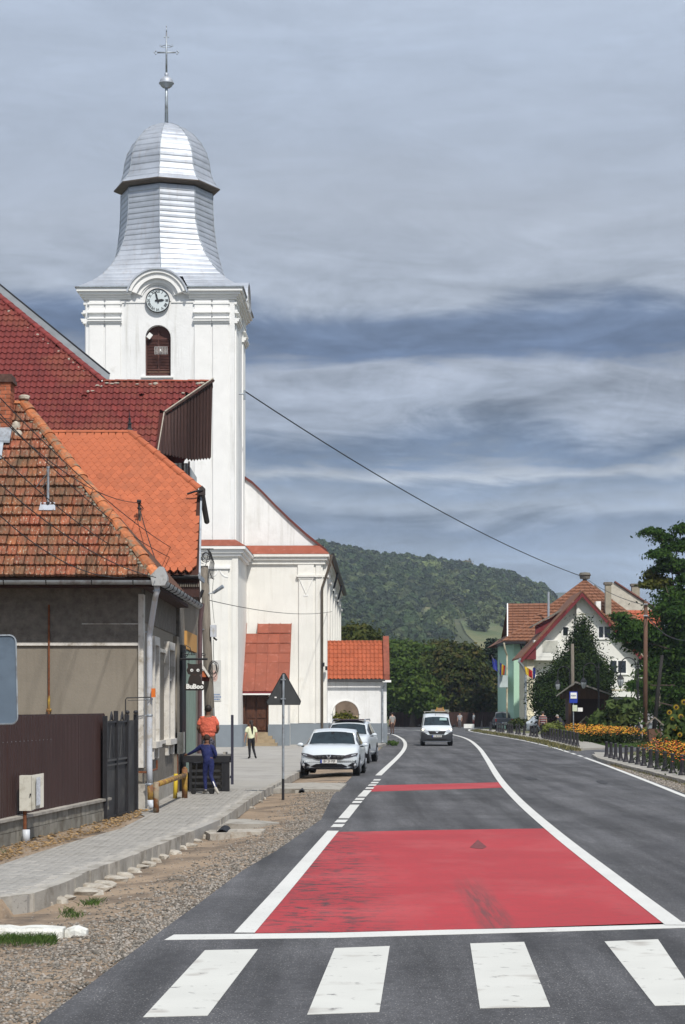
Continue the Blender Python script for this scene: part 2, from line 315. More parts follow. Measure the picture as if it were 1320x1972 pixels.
# painted markings (sheets 4 mm apart)
def paintm(name, c, worn, sc_, th, c2=(.06, .06, .062), st=(1, 1, 1), **k): return M(name, c, .75, .06, .8, .3, 90, bdist=.006, dirt=c2, dsc=sc_, dth=th, stretch=st, **k)
line_paint = paintm('white_road_paint', (.58, .58, .555), 0, 3.2, (.62, .74), c2=(.30, .29, .28), speck=((.45, .44, .42), 30, .62, .7))
zebra_paint = paintm('worn_zebra_paint', (.54, .54, .505), 0, 5.0, (.60, .68), c2=(.16, .155, .15), speck=((.36, .34, .31), 2.1, .60, .74))
red_paint = M('red_road_paint', (.36, .027, .034), .75, .12, .35, .35, 80, bdist=.006)
def red_nodes(m):
    nt = m.node_tree; n = nt.nodes; l = nt.links; b = n['Principled BSDF']; old = b.inputs['Base Color'].links[0].from_socket
    g = n.new('ShaderNodeNewGeometry'); sp = n.new('ShaderNodeSeparateXYZ'); l.new(g.outputs[0], sp.inputs[0])
    def nz(sx, sy, s, d, r):
        mp = n.new('ShaderNodeMapping'); l.new(g.outputs[0], mp.inputs[0]); mp.inputs['Scale'].default_value = (sx, sy, 1)
        t = n.new('ShaderNodeTexNoise'); t.inputs['Scale'].default_value = s; t.inputs['Detail'].default_value = d; t.inputs['Roughness'].default_value = r; l.new(mp.outputs[0], t.inputs[0]); return t.outputs[0]
    def mr(s, a, bb, lo=0., hi=1.):
        x = n.new('ShaderNodeMapRange'); l.new(s, x.inputs[0]); x.inputs[1].default_value = a; x.inputs[2].default_value = bb; x.inputs[3].default_value = lo; x.inputs[4].default_value = hi; return x.outputs[0]
    def mul(a, c):
        x = n.new('ShaderNodeMath'); x.operation = 'MULTIPLY'; l.new(a, x.inputs[0])
        if isinstance(c, (int, float)): x.inputs[1].default_value = c
        else: l.new(c, x.inputs[1])
        return x.outputs[0]
    # cross-grained wear along the left wheel track, and a black tyre smear right of the middle
    wear = mr(nz(2.2, 3.0, 1.5, 10, .80), .50, .56)
    tr = n.new('ShaderNodeMath'); tr.operation = 'ADD'; l.new(sp.outputs[0], tr.inputs[0]); tr.inputs[1].default_value = .22
    ab = n.new('ShaderNodeMath'); ab.operation = 'ABSOLUTE'; l.new(tr.outputs[0], ab.inputs[0])
    msk = mul(wear, mr(ab.outputs[0], .25, .95, 1.0, .10))
    a = n.new('ShaderNodeMix'); a.data_type = 'RGBA'; l.new(msk, a.inputs[0]); l.new(old, a.inputs[6]); a.inputs[7].default_value = (.055, .030, .032, 1)
    # faded, paler film over wide patches
    pk = n.new('ShaderNodeMix'); pk.data_type = 'RGBA'; l.new(mr(nz(1, .5, .7, 4, .6), .48, .7, 0, .38), pk.inputs[0]); l.new(a.outputs[2], pk.inputs[6]); pk.inputs[7].default_value = (.44, .10, .10, 1)
    # tyre smear near the stop line
    sx = n.new('ShaderNodeMath'); sx.operation = 'ADD'; l.new(sp.outputs[0], sx.inputs[0]); sx.inputs[1].default_value = -1.57
    sa = n.new('ShaderNodeMath'); sa.operation = 'ABSOLUTE'; l.new(sx.outputs[0], sa.inputs[0])
    sm = mul(mul(mr(sa.outputs[0], .10, .24, 1, 0), mr(sp.outputs[1], 23.5, 27.5, 1, 0)), mr(nz(14, .5, 1.2, 5, .7), .40, .62, .15, .85))
    p2 = n.new('ShaderNodeMix'); p2.data_type = 'RGBA'; l.new(sm, p2.inputs[0]); l.new(pk.outputs[2], p2.inputs[6]); p2.inputs[7].default_value = (.10, .04, .038, 1)
    # sparse nicks everywhere
    p3 = n.new('ShaderNodeMix'); p3.data_type = 'RGBA'; l.new(mr(nz(3.2, 4.0, 3.1, 6, .75), .55, .64, 0, .6), p3.inputs[0]); l.new(p2.outputs[2], p3.inputs[6]); p3.inputs[7].default_value = (.14, .05, .048, 1)
    l.new(p3.outputs[2], b.inputs['Base Color'])
red_nodes(red_paint)
def mark(px, name, m, lab, cat='road marking', z=.004, group=None):
    b = MB(); b.prism([G(x, y) + Vector((0, 0, z)) for x, y in px], (0, 0, -.003)); return b.build(name, m, label=lab, cat=cat, group=group, kind='structure')
mark([(488, 1798), (560, 1715), (604, 1660), (650, 1603), (850, 1599), (1062, 1596), (1130, 1650), (1200, 1708), (1287, 1781), (1000, 1789), (740, 1794)], 'red_panel', red_paint, 'large worn red painted panel across the lane behind the zebra crossing')
mark([(710, 1525), (722, 1513), (850, 1510), (965, 1507), (974, 1517), (850, 1521)], 'red_strip', red_paint, 'narrow red painted strip across the lane beyond the large red panel')
zp = [[(395, 1831), (497, 1829), (400, 1957), (276, 1960)], [(645, 1827), (751, 1823), (731, 1950), (592, 1955)], [(906, 1818), (1010, 1815), (1060, 1940), (925, 1943)], [(1165, 1814), (1268, 1810), (1353, 1936), (1262, 1938)]]
zl = ['leftmost white zebra stripe by the gravel edge', 'second white zebra stripe from the left, blotched with dark wear', 'third white zebra stripe from the left below the red panel', 'rightmost white zebra stripe cut by the picture edge']
for q, lb in zip(zp, zl): mark(q, 'zebra_stripe', zebra_paint, lb, group='stripes of the zebra crossing')
mark([(317, 1811), (335, 1801), (640, 1797.5), (1000, 1788), (1340, 1776), (1340, 1787), (1000, 1797), (640, 1807)], 'stop_line', line_paint, 'thin white stop line between zebra crossing and red panel')
def ribbon(px, w, name, m, lab, z=.008, per=6, sides=None):
    c = smooth_line([G(x, y) for x, y in px], per); b = MB(); L = []; Rr = []
    for i, p in enumerate(c):
        d = (c[min(i+1, len(c)-1)]-c[max(i-1, 0)]).normalized(); s = Vector((-d.y, d.x, 0))*w/2; L.append(p-s); Rr.append(p+s)
    n = len(c); vs = [(p.x, p.y, z) for p in L]+[(p.x, p.y, z) for p in Rr]
    b.add(vs, [(i, i+1, n+i+1, n+i) for i in range(n-1)]); 
    return b.build(name, m, label=lab, cat='road marking', kind='structure')
ribbon([(471, 1798), (560, 1697), (642, 1601)], .20, 'edge_line', line_paint, 'solid white edge line left of the large red panel')
ribbon([(1302, 1783), (1180, 1690), (1072, 1606), (1000, 1543), (962, 1500), (938, 1462), (922, 1440), (903, 1425), (880, 1417), (850, 1411.5), (800, 1407), (740, 1404.5)], .21, 'centre_line', line_paint, 'continuous white centre line that curves away behind the van')
ribbon([(1420, 1572), (1320, 1534), (1250, 1506), (1180, 1479), (1127, 1459.5)], .16, 'edge_line', line_paint, 'white edge line on the right in front of the near bollards')
for i, (a, c2) in enumerate((((1122, 1457.7), (1114, 1455)), ((1109, 1453.4), (1101, 1450.8)))):
    ribbon([a, c2], .16, 'edge_dash', line_paint, 'short white dash in the gap of the right edge line, %s of two' % ('nearer', 'farther')[i], per=1)
ribbon([(1097, 1449.5), (1060, 1438.5), (1005, 1426), (960, 1418.3), (930, 1413.2), (910, 1409.5), (903.5, 1406.6), (908, 1404.4), (922, 1402.7), (960, 1401.4)], .16, 'edge_line', line_paint, 'white edge line that hooks round the far bend before the far bollards')
ribbon([(729, 1494), (745, 1479), (765, 1460), (777, 1446), (781, 1436), (779, 1428), (771, 1421), (752, 1413.5), (715, 1409)], .20, 'edge_line', line_paint, 'white edge line that bends round in front of the parked cars')
dl = [((648, 1594), (654, 1588)), ((654.5, 1585), (660.5, 1579.5)), ((662, 1577), (684, 1550.5)), ((686.5, 1547.5), (690, 1543.5)), ((691.5, 1541.5), (695, 1537.5)), ((697, 1535), (709, 1522.5)), ((711, 1520), (714, 1517)), ((716, 1514), (719, 1511.3)), ((720.5, 1509.3), (723.5, 1506.5)), ((725, 1504), (728, 1501.3))]
for i, (a, c2) in enumerate(dl):
    mid = ((a[0]+c2[0])/2, (a[1]+c2[1])/2)
    ribbon([a, c2], .21, 'edge_dash', line_paint, '%s dash counted from the large red panel in the broken left edge line' % 'first second third fourth fifth sixth seventh eighth ninth tenth'.split()[i], per=1)

tar = M('tar_patch', (.030, .030, .033), .8, .2, 3, .4, 60, bdist=.006)
for px, lb in (([(1010, 1498), (1020, 1496), (1034, 1499), (1036, 1502), (1024, 1503), (1013, 1501)], 'small dark tar stain right of the centre line'), ([(1148, 1505), (1160, 1503), (1172, 1508), (1168, 1511), (1154, 1509)], 'small dark tar stain near the right edge line'), ([(905, 1633), (921, 1618), (938, 1632), (930, 1636), (915, 1635)], 'small dark triangular scuff on the red panel')): mark(px, 'tar_stain', tar if 'tar' in lb else M('dark_red_scuff', (.15, .035, .036), .8, .4, 14), lb, 'stain', z=.0075)
# ---------------------------------------------------------------- left pavement and the church square
PV = .12
K1 = wl([(-150, 1731), (0, 1729.5), (52, 1725), (70, 1720), (121, 1701), (168, 1679), (225, 1660), (280, 1638), (330, 1618), (373, 1600)], PV)
K2 = wl([(424, 1579), (458, 1556), (491, 1533), (514, 1520), (530, 1512), (545, 1503.5), (566, 1492), (589, 1481), (640, 1461), (690, 1445), (745, 1431.5)], PV)
SL = wl([(280, 1572), (233, 1596), (148, 1619), (70, 1643), (0, 1666), (-150, 1716)], PV)
pave_m = M('pavement_concrete', (.33, .315, .29), .93, .10, .5, .3, 60, bdist=.01, dirt=(.21, .20, .185), dsc=.6, dth=(.5, .75), speck=((.20, .19, .18), 40, .62, .7))
paver_m = M('grey_paving_brick', (.335, .32, .295), .93, .10, 1.2, .3, 50, bdist=.01, tint=.10, dirt=(.25, .235, .21), dsc=.9, dth=(.55, .75))
sq = K1+K2+[Vector((-2.2, 121, PV)), Vector((-40, 121, PV)), Vector((-40, 43, PV)), Vector((-4.6, 43, PV))]+SL
pav = sheet(sq, PV, .3, 'pavement', pave_m, kind='structure')
# kerb stones: one part each
def kerb(line, stone, w, h, z, par, m, name='kerb_stone', jit=.012, side=-1):
    L = sum((b-a).length for a, b in zip(line, line[1:])); n = max(2, int(L/stone)+1); pts = resample(line, n)
    for i, (a, c) in enumerate(zip(pts, pts[1:])):
        d = (c-a); ln = d.length; d.normalize(); s = Vector((d.y, -d.x, 0))*side; z1 = z+random.uniform(0, jit); o = s*random.uniform(-.012, .012)
        a2 = a+d*.008+o; c2 = c-d*.008+o; b = MB()
        q = [a2-s*.02, a2+s*w, c2+s*w, c2-s*.02]
        b.hexa([(p.x, p.y, z-h) for p in q]+[(p.x, p.y, z1) for p in q]); b.build(name, m, par)
kerb(K1[1:], .52, .13, .22, PV+.006, pav, concrete)
kerb(K2[:4], .6, .13, .2, PV+.006, pav, concrete)
kerb(K2[3:8], .9, .13, .2, PV+.006, pav, concrete)
# paving bricks on the strip nearest the camera, real joints (one joined part)
def in_poly(x, y, poly):
    c = False; j = len(poly)-1
    for i in range(len(poly)):
        a, b = poly[i], poly[j]
        if (a[1] > y) != (b[1] > y) and x < (b[0]-a[0])*(y-a[1])/(b[1]-a[1])+a[0]: c = not c
        j = i
    return c
stripP = [(p.x, p.y) for p in K1]+[(p.x, p.y) for p in K2[:4]]+[(-3.6, 53), (-4.05, 42.6)]+[(p.x, p.y) for p in SL]
V = []; Fq = []; T = []
def inset(x, y): return all(in_poly(x+dx, y+dy, stripP) for dx in (-.1, .1) for dy in (-.05, .05)) and in_poly(x+.22, y, stripP)
for i in range(0, 15):
    for j in range(0, 300):
        x = -4.5+i*.206+(j % 2)*.103; y = 22.3+j*.104
        if not inset(x, y): continue
        z = PV+.004+random.uniform(0, .005); k = len(V)
        V += [(x-.1015, y-.0505, PV-.01), (x+.1015, y-.0505, PV-.01), (x+.1015, y+.0505, PV-.01), (x-.1015, y+.0505, PV-.01), (x-.1005, y-.0490, z), (x+.1005, y-.0490, z+random.uniform(-.0015, .0015)), (x+.1005, y+.0490, z), (x-.1005, y+.0490, z)]
        t = random.random()
        for f in ((4, 5, 6, 7), (0, 1, 5, 4), (1, 2, 6, 5), (2, 3, 7, 6), (3, 0, 4, 7)): Fq.append([a+k for a in f]); T.append(t)
link('paving_bricks', np_mesh('paving_bricks', V, Fq, paver_m, attr=T), pav, kind='stuff')
# concrete strips, culverts, painted kerb
def slab_px(px, z, th, name, m, lab=None, cat=None, **k): 
    b = MB(); b.prism([G(x, y, z) for x, y in px], (0, 0, -th)); return b.build(name, m, label=lab, cat=cat, **k)
drive = slab_px([(373, 1600), (424, 1579), (470, 1577), (538, 1584), (500, 1587), (440, 1587), (400, 1596)], .02, .2, 'driveway_slab', concrete, kind='structure')
slab_px([(395, 1601), (440, 1597), (512, 1596), (505, 1602), (445, 1603), (405, 1607)], .03, .12, 'culvert_edge', rubble_m, 'rough whitish concrete edge above the nearer culvert pipe', 'concrete edge')
slab_px([(514, 1520), (545, 1509), (600, 1507), (668, 1509), (655, 1521), (600, 1520), (540, 1519)], .05, .2, 'culvert_slab', concrete, 'pale concrete slab crossing the ditch beside the road sign', 'concrete slab')
def culvert(px, py, r, lab):
    c = G(px, py, -.02); b = MB(); pts = [(c.x, c.y, c.z), (c.x, c.y+1.2, c.z)]
    t = thing('culvert_pipe', lab, 'culvert pipe', c); n = 20; vs = []
    for y in (0, 1.2):
        for rr in (r, r*.86):
            for j in range(n): a = 2*math.pi*j/n; vs.append((c.x+rr*math.cos(a), c.y+y, c.z+rr*math.sin(a)))
    fs = []
    for j in range(n):
        k = (j+1) % n; fs += [(j, k, n+k, n+j), (j, 2*n+j, 2*n+k, k), (n+j, n+k, 3*n+k, 3*n+j)]
    b.add(vs, fs); b.build('pipe_wall', black_plastic, t)
    e = MB(); e.lathe([(r*.86, 0), (r*.86, .02)], (0, 0, 0), 20); e.xf(Matrix.Translation((c.x, c.y+1.0, c.z)) @ Matrix.Rotation(R(90), 4, 'X')); e.build('painted_dark_inside', cable_m, t)  # black disc across the pipe paints the shade of its depth
    for a_, c_ in ((-2.2, -1.02), (1.02, 2.4)): h = MB(); h.box(c.x+r*a_, c.x+r*c_, c.y+.15, c.y+.4, -.3, c.z+r*.7); h.build('head_wall', concrete, t)
culvert(427, 1609, .105, 'round black culvert pipe mouth between the rubble and the driveway')
culvert(581, 1527, .075, 'small round black culvert pipe mouth below the slab by the road sign')
def lump(c, sx, sy, sz, m, name, lab=None, cat=None, group=None, par=None, rz=0):
    b = MB(); b.ell((0, 0, 0), (1, 1, 1), 9, 5); vs = []
    for v in b.v:
        k = 1+random.uniform(-.16, .16); x, y, z = v[0]*k*sx, v[1]*k*sy, max(-.6, min(.62, v[2]*k))*sz
        vs.append((c[0]+x*math.cos(rz)-y*math.sin(rz), c[1]+x*math.sin(rz)+y*math.cos(rz), c[2]+z))
    b.v = vs; return b.build(name, m, par, label=lab, cat=cat, group=group)
rub = [(98, 1734, .17), (80, 1741, .12), (118, 1729, .12), (150, 1719, .19), (170, 1711, .20), (193, 1704, .14), (207, 1694, .17), (222, 1687, .15), (241, 1678, .15), (258, 1670, .13), (271, 1665, .14), (286, 1659, .15), (303, 1651, .16), (322, 1642, .14), (338, 1634, .14), (352, 1628, .12), (366, 1620, .14), (398, 1612, .15), (500, 1537, .12), (508, 1531, .12), (493, 1545, .10), (478, 1556, .10)]
RO = [sorted(rub, key=lambda r: -r[1]).index(r) for r in rub]
for i, (x, y, s_) in enumerate(rub):
    p = G(x+random.uniform(-3, 3), y+random.uniform(-1, 1), -.065); k_ = random.uniform(.6, 1.25); lump((p.x+.04, p.y, p.z), s_*.85*k_, s_*1.7*k_, s_*.5, rubble_m, 'rubble_stone', 'rough whitish concrete lump, %s from the near end along the foot of the pavement kerb' % 'first second third fourth fifth sixth seventh eighth ninth tenth eleventh twelfth thirteenth fourteenth fifteenth sixteenth seventeenth eighteenth nineteenth twentieth twenty-first twenty-second'.split()[RO[i]], 'rubble', 'rubble along the kerb', rz=random.uniform(.6, 1.2))
for k, (x0, x1, lab) in enumerate(((-60, 120, 'long white painted kerb block in the dirt at the lower left'), (124, 166, 'short rounded white painted kerb end at the lower left'))):
    a = G(x0, 1797, .0); c = G(x1, 1799, 0); n = 8 if k == 0 else 4; b = MB(); vs = []
    for i in range(n+1):
        t = i/n; e = .75 if (k == 1 and i in (0, n)) or (k == 0 and i == n) else 1; x = a.x+(c.x-a.x)*t; y = a.y+(c.y-a.y)*t+random.uniform(-.01, .01); w = .17*(e if k == 0 else e*.8); h = .045*e+random.uniform(-.012, .012)
        vs += [(x, y, -.06), (x, y+.01, h-.03), (x, y+.03, h), (x, y+w*1.9, h), (x, y+w*2.1, -.06)]
    fs = [(i*5+j, (i+1)*5+j, (i+1)*5+j+1, i*5+j+1) for i in range(n) for j in range(4)]+[(4, 3, 2, 1, 0), tuple(n*5+j for j in range(5))]
    b.add(vs, fs); b.build('painted_kerb', M('whitewashed_stone', (.66, .66, .62), .9, .1, 6, .8, 25, dirt=(.38, .36, .31), dsc=5), label=lab, cat='kerb')
# ---------------------------------------------------------------- dirt verge as a height field
def xat(line, y):
    for a, b in zip(line, line[1:]):
        if (a[1]-y)*(b[1]-y) <= 0 and a[1] != b[1]: return a[0]+(b[0]-a[0])*(y-a[1])/(b[1]-a[1])
    return line[-1][0]
ELs = [(p.x, p.y) for p in EL[:14]]; SLs = [(p.x, p.y) for p in SL[::-1]]
from mathutils import noise as mn
ys = [8+.14*i for i in range(0, 240)]+[41.6+.5*i for i in range(0, 160)]; xs = [-14+.5*i for i in range(12)]+[-8+.1*i for i in range(112)]
V = []; nx = len(xs)
def vz(x, y):
    d = xat(ELs, y)-x if y > EL[0].y else 2
    t = min(max(d/1.7, 0), 1); t = t*t*(3-2*t)
    z = -.012-.075*t+.022*mn.noise((x*1.3, y*.9, 0))+.010*mn.noise((x*6, y*4, 3))
    if d < .25: z = -.012 if d > 0 else -.05
    else: z += .02*math.exp(-((d-.75)/.4)**2)
    if 22.3 < y < 42.6 and x < xat(SLs, y)+.05: z = PV-.015+.02*mn.noise((x*3, y*2, 5))
    if y < 17: z = max(z, -.05)
    return z
for y in ys:
    for x in xs: V.append((x, y, vz(x, y)))
Fq = [(j*nx+i, j*nx+i+1, (j+1)*nx+i+1, (j+1)*nx+i) for j in range(len(ys)-1) for i in range(nx-1)]
link('dirt_verge', np_mesh('dirt_verge', V, Fq, dirt_m, smooth=True), kind='structure')
# gravel: loose chips on the verge, one mesh
def chips(n, place, name, m, smin, smax, flat=.6):
    base = np.array([(1, 0, 0), (0, 1, 0), (-1, 0, 0), (0, -1, 0), (0, 0, 1), (0, 0, -1)], float); tri = np.array([(0, 1, 4), (1, 2, 4), (2, 3, 4), (3, 0, 4), (1, 0, 5), (2, 1, 5), (3, 2, 5), (0, 3, 5)])
    V = []; Fc = []; T = []
    for i in range(n):
        p = place()
        if p is None: continue
        s = random.uniform(smin, smax)*random.uniform(.6, 1.2); a = random.uniform(0, 6.28); ca, sa = math.cos(a), math.sin(a)
        q = base*s*(1+rng.uniform(-.35, .35, (6, 3))); q[:, 2] *= flat
        x = q[:, 0]*ca-q[:, 1]*sa; y = q[:, 0]*sa+q[:, 1]*ca
        k = len(V)*6; V.append(np.stack([x+p[0], y+p[1], q[:, 2]+p[2]+s*.15], 1)); Fc.append(tri+k); T += [random.random()]*8
    me = np_mesh(name, np.concatenate(V), np.concatenate(Fc), m, attr=T, n=3); return link(name, me, kind='stuff')
gravel_m = M('gravel_chips', (.205, .185, .160), .95, .25, 9, tint=.62, hue=.01)
def pl_road():
    y = 12.5+48*random.random()**1.9; xe = xat(ELs, y) if y > EL[0].y else ELs[0][0]; d = abs(random.gauss(.15, .42))-.05
    if y < 18: d = random.uniform(-.05, 2.6)
    x = xe-d; return (x, y, vz(x, y)) if d > -.06 else None
gr = chips(16000, pl_road, 'gravel', gravel_m, .008, .030); tag(gr, 'loose grey-brown gravel chips along the left edge of the asphalt', 'gravel')
def pl_near():
    y = random.uniform(13, 21.5); xe = xat(ELs, y) if y > EL[0].y else ELs[0][0]; x = xe-random.random()*3.2; return (x, y, vz(x, y))
tag(chips(9000, pl_near, 'gravel', gravel_m, .008, .024), 'thick loose gravel spread over the lower left corner beside the asphalt', 'gravel')
def pl_dirt():
    y = 12.5+30*random.random()**1.5; x = random.uniform(-6, xat(ELs, y) if y > EL[0].y else -3.5)
    if in_poly(x, y, [(p.x, p.y) for p in sq]): return None
    return (x, y, vz(x, y))
tag(chips(4200, pl_dirt, 'gravel', gravel_m, .005, .017), 'fine scattered grit on the dry dirt verge', 'gravel')
leaf_litter = M('dry_leaf_litter', (.26, .17, .08), .95, .3, 12, tint=.5)
def pl_fence():
    y = random.uniform(23, 42); x = xat(SLs, y)-abs(random.gauss(0, .5))-.12; return (x, y, PV+.01) if x > -6 else None
tag(chips(1500, pl_fence, 'dry_leaves', leaf_litter, .012, .045, .35), 'dry fallen leaves and crumbs along the foot of the block wall', 'fallen leaves')
# grass tufts
def blades(n, place, name, m, h, w, lab, cat='grass', lean=.5, rnd=1.0):
    V = []; Fc = []; T = []
    for i in range(n):
        p = place()
        if p is None: continue
        a = random.uniform(0, 6.28); hh = h*random.uniform(.4, 1.1); dx, dy = math.cos(a)*w/2, math.sin(a)*w/2; lx, ly = random.gauss(0, lean)*hh, random.gauss(0, lean)*hh; k = len(V)
        V += [(p[0]-dx, p[1]-dy, p[2]), (p[0]+dx, p[1]+dy, p[2]), (p[0]+dx*.6+lx*.5, p[1]+dy*.6+ly*.5, p[2]+hh*.6), (p[0]-dx*.1+lx, p[1]+ly, p[2]+hh)]; Fc.append((k, k+1, k+2, k+3)); T.append(random.random())
    return link(name, np_mesh(name, V, Fc, m, attr=T), kind='stuff', label=lab, cat=cat)
grass_m = M('short_grass', (.055, .105, .018), .8, .25, 2, tint=.45, hue=.03, trans=.3)
grass_dry = M('dry_verge_grass', (.16, .15, .06), .9, .3, 1.2, tint=.5, hue=.02, trans=.3)
def pg1():
    a = G(random.uniform(-60, 108), 1811+random.gauss(0, 4.5), -.03); return a
blades(2600, pg1, 'grass', grass_m, .06, .008, 'small patch of green grass beside the white painted kerb', lean=.6)
def pg2():
    c = random.choice([G(172, 1736), G(181, 1733), G(134, 1752), G(145, 1758), G(15, 1641, .1), G(3, 1639, .1)]); return Vector((c.x+random.gauss(0, .05), c.y+random.gauss(0, .12), c.z-.04))
blades(500, pg2, 'grass_tuft', grass_m, .07, .01, 'thin weed tufts scattered in the dirt by the kerb', lean=.7)
# ---------------------------------------------------------------- the church
TH = R(-1.06); CO = Vector((PX(308.5, 107.3), 107.3, 0)); kt = 107.3/F; kn = 113.9/F
Zt = lambda y: H+(HZ-y)*kt
Zn = lambda y: H+(HZ-y)*kn
ut = lambda x: (x-308.5)*kt
un = lambda x: (x-660)*kn-CO.x-.12
def cthing(name, label, cat, group=None):
    o = thing(name, label, cat, CO, group); o.rotation_euler = (0, 0, TH); ORG[o.name] = Vector((0, 0, 0)); return o
church = cthing('church', 'white baroque church with clock tower, silver dome and grey plinth', 'church')
def arch_wall(b, u0, u1, z0, z1, cx, hw, zb, zs, v0, v1, n=12, mi=0):
    """wall slab v0..v1 with a round-headed opening (jambs cx+-hw, from zb to springing zs)."""
    if cx-hw > u0: b.box(u0, cx-hw, v0, v1, z0, z1, mi)
    if cx+hw < u1: b.box(cx+hw, u1, v0, v1, z0, z1, mi)
    if zb > z0: b.box(cx-hw, cx+hw, v0, v1, z0, zb, mi)
    pts = [(cx-hw*math.cos(math.pi*i/n), zs+hw*math.sin(math.pi*i/n)) for i in range(n+1)]
    for (a, za), (c, zc) in zip(pts, pts[1:]):
        b.hexa([(a, v0, za), (c, v0, zc), (c, v1, zc), (a, v1, za), (a, v0, z1), (c, v0, z1), (c, v1, z1), (a, v1, z1)], mi)
def arc_ring(b, cx, cz, r0, r1, v0, v1, a0=0., a1=180., n=20, mi=0):
    for i in range(n):
        q = []
        for a in (a0+(a1-a0)*i/n, a0+(a1-a0)*(i+1)/n):
            c, s = math.cos(R(a)), math.sin(R(a)); q.append((c, s))
        (c0, s0), (c1, s1) = q
        lo = [(cx+r0*c0, v0, cz+r0*s0), (cx+r0*c1, v0, cz+r0*s1), (cx+r1*c1, v0, cz+r1*s1), (cx+r1*c0, v0, cz+r1*s0)]
        b.hexa(lo+[(x, v1, z) for x, _, z in lo], mi)
def band(b, hw, v0, v1, z0, z1, o, mi=0, gap=None):
    """a moulding of overhang o round the tower's front and sides."""
    if gap: b.box(-hw-o, -gap, v0-o, v0+.1, z0, z1, mi); b.box(gap, hw+o, v0-o, v0+.1, z0, z1, mi)
    else: b.box(-hw-o, hw+o, v0-o, v0+.1, z0, z1, mi)
    for s in (-1, 1): b.box(min(s*(hw-.1), s*(hw+o)), max(s*(hw-.1), s*(hw+o)), v0+.1, v1+o, z0, z1, mi)
HWT, DT = 3.86, 7.72
b = MB()
wz0, wz1, wcx, whw = Zt(724), Zt(650), ut(304.5), .66
arch_wall(b, -HWT, HWT, 10.3, 23.8, wcx, whw, wz0, wz1, 0, .7)
b.box(-HWT, -HWT+.7, .7, DT, 10.3, 23.8); b.box(HWT-.7, HWT, .7, DT, 10.3, 23.8); b.box(-HWT+.7, HWT-.7, DT-.7, DT, 10.3, 23.8)
b.box(-HWT+.7, HWT-.7, .7, DT-.7, 18.2, 18.4); b.box(-HWT+.02, HWT-.02, .02, DT-.02, 23.8, 23.84)
tower = b.build('tower_wall', white_wall, church)
b = MB(); b.box(-4.05, 4.05, -.25, DT+.2, .1, 10.3); b.build('tower_base_wall', old_white, church)
# pilasters, capitals and cornices of the tower
pil = [(ut(172), ut(200)), (ut(203.5), ut(232)), (ut(375), ut(407)), (ut(410.5), ut(441))]
b = MB()
for x0, x1 in pil: b.box(x0, x1, -.07, .02, 10.5, 23.3)
for s in (1, -1):
    for y0, y1 in ((.25, 1.1), (1.25, 2.1), (DT-2.1, DT-1.25), (DT-1.1, DT-.25)): b.box(min(s*(HWT-.02), s*(HWT+.07)), max(s*(HWT-.02), s*(HWT+.07)), y0, y1, 10.5, 23.3)
b.build('pilasters', white_trim, church, kind='stuff')
for z0, z1, o in ((Zt(603), Zt(601), .22), (Zt(601), Zt(597), .14), (Zt(622.5), Zt(619), .14), (Zt(619), Zt(615), .22), (Zt(615), Zt(613), .26), (Zt(586), Zt(582), .11)):
    b = MB()
    for x0, x1 in ((ut(169), ut(201.5)), (ut(202), ut(235)), (ut(373), ut(408)), (ut(409), ut(443))): b.box(x0, x1, -.07-o+.07, .0, z0, z1)
    for s in (1, -1):
        for y0, y1 in ((-.02, 2.2), (DT-2.2, DT)): b.box(min(s*(HWT-.02), s*(HWT+o)), max(s*(HWT-.02), s*(HWT+o)), y0, y1, z0, z1)
    b.build('capital_moulding', white_trim, church, kind='stuff')
for z0, z1, o in ((23.62, 23.80, .42), (23.47, 23.62, .30), (23.36, 23.47, .19), (23.25, 23.36, .10)):
    for s in (-1, 1):
        b = MB(); hw = HWT; b.box(min(s*1.5, s*(hw+o)), max(s*1.5, s*(hw+o)), -o, .1, z0, z1); b.box(min(s*(hw-.1), s*(hw+o)), max(s*(hw-.1), s*(hw+o)), .1, DT+o, z0, z1); b.build('cornice_moulding', white_trim, church)
b = MB(); b.box(ut(233), ut(281), -.05, .02, Zt(583), Zt(579.5)); b.box(ut(330), ut(374), -.05, .02, Zt(583), Zt(579.5)); b.build('string_course', white_trim, church, kind='stuff')
CZ, CX = Zt(579.5), ut(304.5)
for r0, r1, v in ((1.40, 1.56, -.44), (1.26, 1.40, -.32), (1.12, 1.26, -.36), (.92, 1.12, -.18), (.84, .92, -.10)):
    b = MB(); arc_ring(b, CX, CZ, r0, r1, v, .05, 18, 162); b.build('arched_moulding', white_trim, church)
b = MB(); b.prism([(CX+1.42*math.cos(R(a)), -.03, CZ+1.42*math.sin(R(a))) for a in range(0, 181, 9)], (0, .1, 0)); b.build('clock_tympanum', white_wall, church)
b = MB()   # flared feet that carry the arch into the cornice
for s in (-1, 1): b.prism([(CX+s*1.32, -.34, CZ+.38), (CX+s*1.50, -.34, CZ+.60), (CX+s*1.9, -.34, CZ+.70), (CX+s*1.9, -.34, CZ+.42), (CX+s*1.52, -.34, CZ+.32)], (0, .36, 0))
b.build('arch_foot', white_trim, church, kind='stuff')
# right-hand pediment arch
b = MB(); arc_ring(b, 0, CZ+.05, 1.1, 1.56, 0, .42, 18, 162); b.xf(Matrix.Translation((HWT+.42, DT/2, 0)) @ Matrix.Rotation(R(90), 4, 'Z')); b.build('arched_moulding', white_trim, church)
